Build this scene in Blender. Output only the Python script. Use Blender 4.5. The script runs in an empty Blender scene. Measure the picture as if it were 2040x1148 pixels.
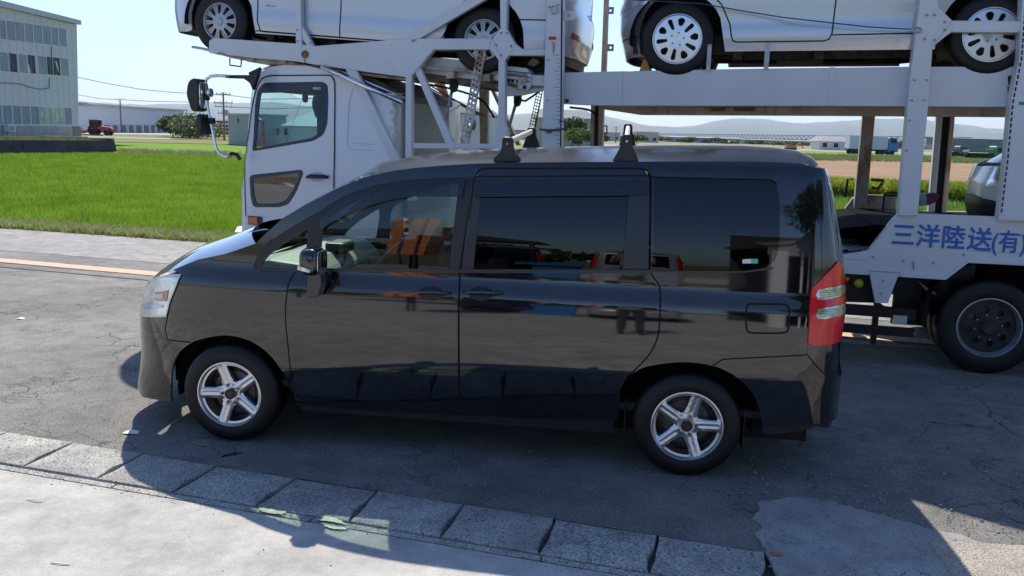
import bpy, bmesh, math, random
import numpy as np
from mathutils import Vector, Matrix
from mathutils.geometry import delaunay_2d_cdt
R = math.radians
random.seed(7); rng = np.random.default_rng(7)
S = bpy.context.scene
COL = S.collection

# ------------------------------------------------------------------ camera
CAMP = np.array([2.41198, -5.03861, 1.97213])
YAW, PIT, ROL, FPX = -0.127359, 0.173297, 0.029556, 1750.86
def _rot():
    cy, sy = math.cos(YAW), math.sin(YAW)
    f = np.array([sy*math.cos(PIT), cy*math.cos(PIT), -math.sin(PIT)])
    r = np.array([cy, -sy, 0.]); u = np.cross(r, f)
    c, s = math.cos(ROL), math.sin(ROL)
    return c*r+s*u, -s*r+c*u, f
CR, CU, CF = _rot()
cam = bpy.data.cameras.new('camera'); camo = bpy.data.objects.new('camera', cam); COL.objects.link(camo)
cam.sensor_width = 36; cam.lens = FPX/2040*36; cam.clip_start = .05; cam.clip_end = 60000
M4 = Matrix.Identity(4)
for i in range(3):
    M4[i][0] = CR[i]; M4[i][1] = CU[i]; M4[i][2] = -CF[i]; M4[i][3] = CAMP[i]
camo.matrix_world = M4
S.camera = camo

# ------------------------------------------------------------------ light
SUNV = np.array([-.28, .85, 1.0]); SUNV /= np.linalg.norm(SUNV)     # towards the sun
sl = bpy.data.lights.new('sun', 'SUN'); so = bpy.data.objects.new('sun', sl); COL.objects.link(so)
sl.energy = 3.55; sl.angle = R(.53); sl.color = (1, .94, .85)
so.rotation_euler = Vector(SUNV).to_track_quat('Z', 'Y').to_euler(); so.location = (0, 0, 30)
W = bpy.data.worlds.new('World'); S.world = W; W.use_nodes = True
wn = W.node_tree.nodes; wl = W.node_tree.links; wn.clear()
sky = wn.new('ShaderNodeTexSky'); sky.sky_type = 'NISHITA'; sky.sun_disc = False
sky.sun_elevation = math.asin(SUNV[2]); sky.sun_rotation = math.atan2(SUNV[0], SUNV[1])
sky.air_density = 1.1; sky.dust_density = .7; sky.ozone_density = 2.5
bg = wn.new('ShaderNodeBackground'); bg.inputs[1].default_value = .081
wo = wn.new('ShaderNodeOutputWorld'); wb_ = wn.new('ShaderNodeMixRGB'); wb_.blend_type = 'MULTIPLY'; wb_.inputs[0].default_value = 1; wb_.inputs[2].default_value = (.745, .895, 1.19, 1)   # the camera's cool white balance
wl.new(sky.outputs[0], wb_.inputs[1]); wl.new(wb_.outputs[0], bg.inputs[0]); wl.new(bg.outputs[0], wo.inputs[0])
S.view_settings.view_transform = 'Standard'; S.view_settings.look = 'None'
S.view_settings.gamma = 1; S.view_settings.use_curve_mapping = False
S.view_settings.exposure = 0.95
S.cycles.max_bounces = 8; S.cycles.transparent_max_bounces = 24; S.cycles.use_denoising = True
S.cycles.volume_bounces = 0; S.cycles.caustics_reflective = False; S.cycles.caustics_refractive = False

# ------------------------------------------------------------------ materials
MATS = {}
def mat(name, col, rough=.6, metal=0, var=.0, vs=6., bump=0., bs=60., coat=0, spec=.5, col2=None, vlo=.35, vhi=.7, trans=0, emit=0, dirt=None):
    if name in MATS: return MATS[name]
    m = bpy.data.materials.new(name); m.use_nodes = True; nt = m.node_tree; N = nt.nodes; L = nt.links
    b = N['Principled BSDF']
    b.inputs['Roughness'].default_value = rough; b.inputs['Metallic'].default_value = metal
    b.inputs['Coat Weight'].default_value = coat; b.inputs['Coat Roughness'].default_value = .03
    b.inputs['Specular IOR Level'].default_value = spec
    b.inputs['Base Color'].default_value = (*col, 1)
    tc = N.new('ShaderNodeTexCoord')
    if var or col2:
        n = N.new('ShaderNodeTexNoise'); n.inputs['Scale'].default_value = vs; n.inputs['Detail'].default_value = 5; n.inputs['Roughness'].default_value = .65
        L.new(tc.outputs['Object'], n.inputs['Vector'])
        cr = N.new('ShaderNodeValToRGB'); L.new(n.outputs[0], cr.inputs[0])
        c2 = col2 if col2 else tuple(min(1, c*(1+var)) for c in col)
        c1 = col if col2 else tuple(c*(1-var) for c in col)
        cr.color_ramp.elements[0].position = vlo; cr.color_ramp.elements[0].color = (*c1, 1)
        cr.color_ramp.elements[1].position = vhi; cr.color_ramp.elements[1].color = (*c2, 1)
        L.new(cr.outputs[0], b.inputs['Base Color'])
        src = cr.outputs[0]
    if dirt:      # (colour, scale, threshold) rust or grime stains with their own shape
        n2 = N.new('ShaderNodeTexNoise'); n2.inputs['Scale'].default_value = dirt[1]; n2.inputs['Detail'].default_value = 6; n2.inputs['Roughness'].default_value = .7
        mp = N.new('ShaderNodeMapping'); mp.inputs['Scale'].default_value = (1, 1, .45); mp.inputs['Location'].default_value = (3.1, 1.7, 9)
        L.new(tc.outputs['Object'], mp.inputs[0]); L.new(mp.outputs[0], n2.inputs['Vector'])
        mr = N.new('ShaderNodeMapRange'); mr.inputs[1].default_value = dirt[2]; mr.inputs[2].default_value = dirt[2]+.12
        mr.inputs[4].default_value = dirt[3] if len(dirt) > 3 else .8
        L.new(n2.outputs[0], mr.inputs[0])
        mx = N.new('ShaderNodeMixRGB'); L.new(mr.outputs[0], mx.inputs[0]); mx.inputs[2].default_value = (*dirt[0], 1)
        if var or col2: L.new(src, mx.inputs[1])
        else: mx.inputs[1].default_value = (*col, 1)
        L.new(mx.outputs[0], b.inputs['Base Color'])
    if bump:
        n = N.new('ShaderNodeTexNoise'); n.inputs['Scale'].default_value = bs; n.inputs['Detail'].default_value = 4
        L.new(tc.outputs['Object'], n.inputs['Vector'])
        bp = N.new('ShaderNodeBump'); bp.inputs['Strength'].default_value = bump; bp.inputs['Distance'].default_value = .01
        L.new(n.outputs[0], bp.inputs['Height']); L.new(bp.outputs[0], b.inputs['Normal'])
    if emit: b.inputs['Emission Color'].default_value = (*col, 1); b.inputs['Emission Strength'].default_value = emit
    MATS[name] = m; return m
def glass(name, tint, ior=1.5, rough=0.0, boost=1.0):
    if name in MATS: return MATS[name]
    m = bpy.data.materials.new(name); m.use_nodes = True; nt = m.node_tree; N = nt.nodes; L = nt.links; N.clear()
    o = N.new('ShaderNodeOutputMaterial'); mx = N.new('ShaderNodeMixShader'); t = N.new('ShaderNodeBsdfTransparent'); g = N.new('ShaderNodeBsdfGlossy')
    f = N.new('ShaderNodeFresnel'); ge = N.new('ShaderNodeNewGeometry'); m1 = N.new('ShaderNodeMath'); m1.operation = 'MULTIPLY_ADD'; L.new(ge.outputs['Backfacing'], m1.inputs[0]); m1.inputs[1].default_value = -2; m1.inputs[2].default_value = 1
    m2 = N.new('ShaderNodeMath'); m2.operation = 'POWER'; m2.inputs[0].default_value = ior; L.new(m1.outputs[0], m2.inputs[1]); L.new(m2.outputs[0], f.inputs[0])   # thin pane: same index from both sides
    t.inputs[0].default_value = (*tint, 1)
    g.inputs['Roughness'].default_value = rough; g.inputs[0].default_value = (.95*boost, .97*boost, 1.0*boost, 1)
    L.new(f.outputs[0], mx.inputs[0]); L.new(t.outputs[0], mx.inputs[1]); L.new(g.outputs[0], mx.inputs[2]); L.new(mx.outputs[0], o.inputs[0])
    MATS[name] = m; return m
def leafmat(name, c1, c2, trl=.5, vs=3., rough=.5):
    if name in MATS: return MATS[name]
    m = bpy.data.materials.new(name); m.use_nodes = True; nt = m.node_tree; N = nt.nodes; L = nt.links; b = N['Principled BSDF']
    tc = N.new('ShaderNodeTexCoord'); n = N.new('ShaderNodeTexNoise'); n.inputs['Scale'].default_value = vs; n.inputs['Detail'].default_value = 6; n.inputs['Roughness'].default_value = .75
    L.new(tc.outputs['Object'], n.inputs['Vector'])
    cr = N.new('ShaderNodeValToRGB'); L.new(n.outputs[0], cr.inputs[0])
    cr.color_ramp.elements[0].position = .33; cr.color_ramp.elements[0].color = (*c1, 1); cr.color_ramp.elements[1].position = .68; cr.color_ramp.elements[1].color = (*c2, 1)
    L.new(cr.outputs[0], b.inputs['Base Color']); b.inputs['Roughness'].default_value = rough; b.inputs['Specular IOR Level'].default_value = .3
    t = N.new('ShaderNodeBsdfTranslucent'); L.new(cr.outputs[0], t.inputs[0]); mx = N.new('ShaderNodeMixShader'); mx.inputs[0].default_value = trl
    L.new(b.outputs[0], mx.inputs[1]); L.new(t.outputs[0], mx.inputs[2]); L.new(mx.outputs[0], N['Material Output'].inputs[0])
    MATS[name] = m; return m

# ------------------------------------------------------------------ frames, pixels to points
def ray(x, y): return CF+(x-1020)/FPX*CR+(574-y)/FPX*CU
def proj(P):
    d = np.asarray(P)-CAMP; k = d@CF
    return 1020+FPX*(d@CR)/k, 574-FPX*(d@CU)/k
def at(x, y, depth): return CAMP+ray(x, y)*depth
def G(x, y, z=0.):
    d = ray(x, y); return CAMP+d*((z-CAMP[2])/d[2])
class Frame:
    def __init__(s, O, e, z=(0, 0, 1)):
        s.O = np.array(O, float); s.e = np.array(e, float); s.e /= np.linalg.norm(s.e)
        s.z = np.array(z, float); s.z -= s.e*(s.z@s.e); s.z /= np.linalg.norm(s.z); s.n = np.cross(s.z, s.e)
    def pt(s, u, v, z): return s.O+s.e*u+s.n*v+s.z*z
    def px(s, x, y, v=0.):
        d = ray(x, y); t = ((s.O-CAMP)@s.n+v)/(d@s.n); q = CAMP+d*t-s.O
        return float(q@s.e), float(q@s.z)
    def pxs(s, pts, v=0.): return [s.px(a, b, v) for a, b in pts]
WF = Frame((0, 0, 0), (1, 0, 0))
TA = R(-7); TE = np.array([math.cos(TA), math.sin(TA), 0]); TN = np.array([-math.sin(TA), math.cos(TA), 0])
TF = Frame(TN*(TN@np.array([5.65, 2.93, 0])), TE)       # the carrier: u along, v inward, z up

# ------------------------------------------------------------------ objects
def tag(o, label=None, cat=None, group=None, kind=None):
    if label: o['label'] = label
    if cat: o['category'] = cat
    if group: o['group'] = group
    if kind: o['kind'] = kind
    return o
def thing(name, loc, label, cat, group=None):
    o = bpy.data.objects.new(name, None); COL.objects.link(o); o.location = loc; o.empty_display_size = .2
    return tag(o, label, cat, group)
WLOC = {}
def wloc(o):
    p = np.zeros(3)
    while o is not None: p = p+np.array(o.location); o = o.parent
    return p
def empty(name, loc, parent):
    o = bpy.data.objects.new(name, None); COL.objects.link(o); o.parent = parent; o.location = np.array(loc)-wloc(parent); return o
def mk(name, V, F, m, parent=None, smooth=False, normals=None, loc=None, ang=None, bevel=0):
    V = np.asarray(V, float)
    base = wloc(parent) if parent is not None else (np.array(loc, float) if loc is not None else np.array([V[:, 0].mean(), V[:, 1].mean(), V[:, 2].min()]))
    me = bpy.data.meshes.new(name)
    me.from_pydata((V-base).tolist(), [], F if isinstance(F, list) else F.tolist())
    me.materials.append(m if not isinstance(m, list) else m[0])
    if isinstance(m, list):
        for x in m[1:]: me.materials.append(x)
    o = bpy.data.objects.new(name, me); COL.objects.link(o)
    if parent is not None: o.parent = parent
    else: o.location = base
    if smooth or ang:
        me.polygons.foreach_set('use_smooth', [True]*len(me.polygons))
        if ang: me.set_sharp_from_angle(angle=R(ang))
    if normals is not None: me.normals_split_custom_set_from_vertices([tuple(n) for n in normals])
    if bevel:
        b = o.modifiers.new('bevel', 'BEVEL'); b.width = bevel; b.segments = 2; b.limit_method = 'ANGLE'; b.angle_limit = R(40)
    return o
class MB:
    def __init__(s, fr=WF): s.f = fr; s.V = []; s.F = []; s.mi = []; s.cm = 0
    def add(s, V, F):
        k = len(s.V); s.V += [s.f.pt(*p) for p in V]; s.F += [tuple(i+k for i in f) for f in F]; s.mi += [s.cm]*len(F); return s
    def addw(s, V, F):
        k = len(s.V); s.V += [np.array(p) for p in V]; s.F += [tuple(i+k for i in f) for f in F]; s.mi += [s.cm]*len(F); return s
    def box(s, u0, u1, v0, v1, z0, z1):
        return s.add([(u, v, z) for z in (z0, z1) for v in (v0, v1) for u in (u0, u1)],
                     [(0, 2, 3, 1), (4, 5, 7, 6), (0, 1, 5, 4), (2, 6, 7, 3), (0, 4, 6, 2), (1, 3, 7, 5)])
    def plate(s, uz, v0, v1):      # polygon in the frame's side plane, extruded from v0 to v1
        a = sum(uz[i][0]*uz[(i+1) % len(uz)][1]-uz[(i+1) % len(uz)][0]*uz[i][1] for i in range(len(uz)))
        if a < 0: uz = uz[::-1]
        n = len(uz)
        return s.add([(u, v0, z) for u, z in uz]+[(u, v1, z) for u, z in uz],
                     [tuple(range(n)), tuple(range(2*n-1, n-1, -1))]+[(i+n, (i+1) % n+n, (i+1) % n, i) for i in range(n)])
    def bar(s, p, q, w, h):       # rectangular bar between two frame points; w across (v), h the other way
        p = s.f.pt(*p); q = s.f.pt(*q); d = q-p; L = np.linalg.norm(d); d /= L
        a = s.f.n-d*(s.f.n@d)
        if np.linalg.norm(a) < 1e-3: a = s.f.z-d*(s.f.z@d)
        a /= np.linalg.norm(a); b = np.cross(d, a)
        V = [c+a*i*w/2+b*j*h/2 for c in (p, q) for i, j in ((-1, -1), (1, -1), (1, 1), (-1, 1))]
        return s.addw(V, [(3, 2, 1, 0), (4, 5, 6, 7), (0, 1, 5, 4), (1, 2, 6, 5), (2, 3, 7, 6), (3, 0, 4, 7)])
    def tube(s, pts, r, n=8, world=False, caps=True):
        P = [np.array(p, float) if world else s.f.pt(*p) for p in pts]; V = []; F = []
        prev = None
        for i, p in enumerate(P):
            d = P[min(i+1, len(P)-1)]-P[max(i-1, 0)]; d /= np.linalg.norm(d)+1e-12
            if prev is None:
                a = np.cross(d, [0, 0, 1.]); 
                if np.linalg.norm(a) < .1: a = np.cross(d, [1., 0, 0])
            else: a = prev-d*(prev@d)
            a /= np.linalg.norm(a); prev = a; b = np.cross(d, a); rr = r[i] if hasattr(r, '__len__') else r
            V += [p+rr*(a*math.cos(2*math.pi*j/n)+b*math.sin(2*math.pi*j/n)) for j in range(n)]
        for i in range(len(P)-1):
            for j in range(n): F.append((i*n+j, i*n+(j+1) % n, (i+1)*n+(j+1) % n, (i+1)*n+j))
        if caps: F += [tuple(range(n-1, -1, -1)), tuple(range((len(P)-1)*n, len(P)*n))]
        return s.addw(V, F)
    def lathe(s, prof, c, n=48, a0=0, a1=2*math.pi):     # profile (radius, v) about the frame's v axis through c=(u,v,z)
        V = []; F = []; full = abs(a1-a0-2*math.pi) < 1e-6; k = n if full else n+1
        for j in range(k):
            a = a0+(a1-a0)*j/n
            V += [(c[0]+r*math.cos(a), c[1]+v, c[2]+r*math.sin(a)) for r, v in prof]
        m = len(prof)
        for j in range(n):
            j2 = (j+1) % k
            for i in range(m-1): F.append((j*m+i, j2*m+i, j2*m+i+1, j*m+i+1))
        return s.add(V, F)
    def lathez(s, prof, c, n=16):                        # profile (radius, z) about the z axis
        V = []; F = []; m = len(prof)
        for j in range(n):
            a = 2*math.pi*j/n; V += [(c[0]+r*math.cos(a), c[1]+r*math.sin(a), c[2]+z) for r, z in prof]
        for j in range(n):
            for i in range(m-1): F.append((j*m+i, (j+1) % n*m+i, (j+1) % n*m+i+1, j*m+i+1))
        return s.add(V, F)
    def split(s, name, m, parent=None, nv=None, **k):      # same pieces, one object each
        nv = nv or 8; o = None; M_ = None
        for i in range(0, len(s.V), nv):
            o = mk(name, s.V[i:i+nv], [tuple(q-i for q in f) for f in s.F if i <= f[0] < i+nv], m, parent, **k)
        return o
    def build(s, name, m, parent=None, **k):
        o = mk(name, s.V, s.F, m, parent, **k)
        if isinstance(m, list): o.data.polygons.foreach_set('material_index', s.mi)
        return o

def inside(P, loops):
    P = np.asarray(P); c = np.zeros(len(P), int)
    for lp in loops:
        A = np.asarray(lp); B = np.roll(A, -1, 0)
        x, y = P[:, 0][:, None], P[:, 1][:, None]
        cond = (A[:, 1] > y) != (B[:, 1] > y)
        with np.errstate(divide='ignore', invalid='ignore'):
            xi = A[:, 0]+(y-A[:, 1])*(B[:, 0]-A[:, 0])/(B[:, 1]-A[:, 1])
        c += (cond & (x < xi)).sum(1)
    return c % 2 == 1
def resamp(p, h):
    o = []
    for i in range(len(p)):
        a = np.array(p[i], float); b = np.array(p[(i+1) % len(p)], float); n = max(1, int(math.ceil(np.linalg.norm(b-a)/h)))
        o += [a+(b-a)*k/n for k in range(n)]
    return o
def rounded(p, n=3, rad=.35):      # smooth a polygon's corners a little (Chaikin)
    for _ in range(n):
        q = []
        for i in range(len(p)):
            a = np.array(p[i], float); b = np.array(p[(i+1) % len(p)], float); q += [a+(b-a)*.25, a+(b-a)*.75]
        p = q
    return p
def cr(p, k=4):      # smooth open curve through points
    P = [np.array(q, float) for q in p]; P = [2*P[0]-P[1]]+P+[2*P[-1]-P[-2]]; o = []
    for i in range(1, len(P)-2):
        a, b, c, d = P[i-1], P[i], P[i+1], P[i+2]
        for j in range(k): t = j/k; o.append(tuple(.5*(2*b+(c-a)*t+(2*a-5*b+4*c-d)*t*t+(3*b-a-3*c+d)*t**3)))
    return o+[tuple(P[-2])]
def fil(p, r=6, k=4):      # fillet a polygon's corners
    o = []
    for i in range(len(p)):
        a, b, c = (np.array(p[j % len(p)], float) for j in (i-1, i, i+1))
        u = a-b; w = c-b; lu, lw = np.linalg.norm(u), np.linalg.norm(w); d = min(r, lu*.45, lw*.45); A = b+u/lu*d; C = b+w/lw*d
        for j in range(k+1): t = j/k; o.append(tuple((1-t)**2*A+2*t*(1-t)*b+t*t*C))
    return o
def cdt(outer, holes, h):
    L = [resamp(outer, h)]+[resamp(x, h) for x in holes]
    A = np.array(outer); x0, y0 = A.min(0); x1, y1 = A.max(0)
    g = [(x+(h/2 if j % 2 else 0), y) for j, y in enumerate(np.arange(y0+h*.5, y1, h*.87)) for x in np.arange(x0+h*.5, x1, h)]
    P = []; E = []
    for lp in L:
        k = len(P); P += [tuple(q) for q in lp]; E += [(k+i, k+(i+1) % len(lp)) for i in range(len(lp))]
    if g:
        g = np.array(g); g = g[inside(g, L)]; B = np.array(P)
        if len(g):
            d = np.sqrt(((g[:, None, :]-B[None])**2).sum(2)).min(1) if len(g)*len(B) < 4e7 else np.ones(len(g))*h
            P += [tuple(q) for q in g[d > h*.45]]
    r = delaunay_2d_cdt([Vector(p) for p in P], E, [], 0, 1e-7)
    V = np.array([tuple(v) for v in r[0]]); T = np.array(r[2])
    T = T[inside(V[T].mean(1), L)]
    return V, T
def boundary(T):
    d = {}
    for t in T.tolist():
        for a, b in ((t[0], t[1]), (t[1], t[2]), (t[2], t[0])):
            if (b, a) in d: del d[(b, a)]
            else: d[(a, b)] = 1
    return list(d)
def disc(mb, poly, holes, fn, h, skirt):
    """flat pattern (x,z) with holes; fn(x,z)->(u,v,z) positions; skirt goes back along v"""
    V, T = cdt(poly, holes, h); Q = [fn(*p) for p in V]; k = len(Q); F = [tuple(t) for t in T.tolist()]
    bd = boundary(T); m = {}
    for a, b in bd:
        for q in (a, b):
            if q not in m: m[q] = k+len(m)
    Q += [(Q[q][0], Q[q][1]+skirt, Q[q][2]) for q in m]
    F += [(b, a, m[a], m[b]) for a, b in bd]
    return mb.add(Q, F)

# ------------------------------------------------------------------ car bodies
class Body:
    """side + rounded ends as one surface over (s, z); s equals x on the straight flank"""
    def __init__(b, fr, x0, x1, W, xa, xb, nf, nr, tilt, front, rear, v0=0.):
        b.f = fr; b.W = W; b.v0 = v0; b.H = 1.
        def end(xc, xe, n):
            ph = np.linspace(0, math.pi/2, 1500); ph = np.concatenate([np.geomspace(1e-7, ph[1], 300)[:-1], ph[1:]]); ph[0] = 0
            a = xe-xc; x = xc+a*np.sin(ph)**(2/n); y = W/2-W/2*np.clip(np.cos(ph), 0, 1)**(2/n); return x, y
        fx, fy = end(xa, x0, nf); rx, ry = end(xb, x1, nr)
        fs = xa-np.concatenate([[0], np.cumsum(np.hypot(np.diff(fx), np.diff(fy)))]); rs_ = xb+np.concatenate([[0], np.cumsum(np.hypot(np.diff(rx), np.diff(ry)))])
        b.S = np.concatenate([fs[::-1], rs_]); b.X = np.concatenate([fx[::-1], rx]); b.Y = np.concatenate([fy[::-1], ry])
        b.s0, b.s1 = b.S[0], b.S[-1]; b.xa, b.xb = xa, xb
        zz = np.linspace(0, 2.3, 461)
        tl = np.interp(zz, [t[0] for t in tilt], [t[1] for t in tilt]); d = np.concatenate([[0], np.cumsum(np.tan(np.radians(tl[:-1]))*np.diff(zz))])
        k = np.array([.05, .25, .4, .25, .05]); d = np.convolve(np.pad(d, 2, 'edge'), k/k.sum(), 'valid')
        b.zz = zz; b.d = d-d.min(); b.fr_ = front; b.re_ = rear
    def plan(b, s):
        x = np.interp(s, b.S, b.X); y = np.interp(s, b.S, b.Y); h = .01
        dx = np.interp(s+h, b.S, b.X)-np.interp(s-h, b.S, b.X); dy = np.interp(s+h, b.S, b.Y)-np.interp(s-h, b.S, b.Y)
        L = np.hypot(dx, dy)+1e-9
        return x, y, dy/L, -dx/L       # outward normal
    def P(b, s, z, off=0.):
        s = np.asarray(s, float); z = np.asarray(z, float)
        x, y, nx, ny = b.plan(s); d = np.interp(z, b.zz, b.d)
        df = np.interp(z, [t[0] for t in b.fr_], [t[1] for t in b.fr_]); dr = np.interp(z, [t[0] for t in b.re_], [t[1] for t in b.re_])
        wf = np.clip(-nx, 0, 1)**2; wr = np.clip(nx, 0, 1)**2
        D = d*(1-wf-wr)+df*wf+dr*wr-off
        X = x-nx*D; Y = y-ny*D+b.v0; z = np.where(z > .7, .7+(z-.7)*b.H, z)
        return b.f.O+np.multiply.outer(X, b.f.e)+np.multiply.outer(Y, b.f.n)+np.multiply.outer(z, b.f.z)
    def N(b, s, z):
        h = .006
        a = b.P(np.asarray(s)+h, z)-b.P(np.asarray(s)-h, z); c = b.P(s, np.asarray(z)+h)-b.P(s, np.asarray(z)-h)
        n = np.cross(a, c); return n/(np.linalg.norm(n, axis=-1, keepdims=True)+1e-12)
    def inv(b, p):
        if len(p) == 3: return (p[1], p[2])
        u, z = b.f.px(p[0], p[1], .06+b.v0); q = np.array([min(max(u, b.s0+.4), b.s1-.4), z]); lam = 1e-2
        def r(q): X = b.P(q[0], q[1]); a, c = proj(X); return np.array([a-p[0], c-p[1]])
        e = r(q)
        for _ in range(40):
            J = np.stack([(r(q+[1e-4, 0])-e)/1e-4, (r(q+[0, 1e-4])-e)/1e-4], 1)
            st = np.linalg.solve(J.T@J+lam*np.eye(2)*1e3, -J.T@e); st = np.clip(st, -.15, .15); q2 = q+st; q2[0] = min(max(q2[0], b.s0), b.s1); e2 = r(q2)
            if e2@e2 < e@e: q, e, lam = q2, e2, lam*.3
            else: lam *= 4
            if e@e < 1e-3: break
        return (float(q[0]), float(q[1]))
    def poly(b, pts, rnd=0):
        q = [b.inv(p) for p in pts]
        return rounded(q, rnd) if rnd else q
    def mirror(b, V):
        V = np.asarray(V); q = (V-b.f.O)@b.f.n; return V+np.multiply.outer(2*(b.v0+b.W/2-q), b.f.n)
    def sheet(b, name, poly, m, parent, holes=(), h=.05, off=0., skirt=.012, both=True, mfar=None, gap=.0):
        V, T = cdt(poly, holes, h)
        a = V[T]; ar = (a[:, 1, 0]-a[:, 0, 0])*(a[:, 2, 1]-a[:, 0, 1])-(a[:, 2, 0]-a[:, 0, 0])*(a[:, 1, 1]-a[:, 0, 1])
        T[ar < 0] = T[ar < 0][:, ::-1]
        s, z = V[:, 0], V[:, 1]; P = b.P(s, z, off); N = b.N(s, z)
        bd = boundary(T); idx = {}; k = len(P); extra = []; en = []
        Q = [tuple(t) for t in T.tolist()]
        for i, j in bd:
            t = P[j]-P[i]; nn = np.cross(t, N[i]); nn /= np.linalg.norm(nn)+1e-12
            e = k+len(extra)
            extra += [P[i], P[j], P[j]-N[j]*skirt, P[i]-N[i]*skirt]; en += [nn]*4; Q.append((e+1, e, e+3, e+2))
        V3 = np.vstack([P, extra]); NN = np.vstack([N, en])
        o = mk(name, V3, Q, m, parent, smooth=True, normals=NN)
        if both:
            mn = NN-2*np.multiply.outer(NN@b.f.n, b.f.n)
            mk(name, b.mirror(V3), [t[::-1] for t in Q], mfar or m, parent, smooth=True, normals=mn)
        return o
def cross_sheet(fr, edge, W, v0, ny, bow, crown, pw=2.4, endp=None):
    """sheet across the car from a near edge curve [(u,v,z)] to its mirror; bow forward, crown up"""
    V = []; F = []; n = len(edge)
    for i, (u, v, z) in enumerate(edge):
        bo = bow[i] if hasattr(bow, '__len__') else bow; cr = crown[i] if hasattr(crown, '__len__') else crown
        for j in range(ny+1):
            t = j/ny; t = .5-.5*math.cos(math.pi*t); q = 1-abs(2*t-1)**pw
            V.append(fr.pt(u-bo*q, v0+v+(W-2*v)*t, z+cr*q))
    for i in range(n-1):
        for j in range(ny): a = i*(ny+1)+j; F.append((a, a+ny+1, a+ny+2, a+1))
    return V, F
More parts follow.
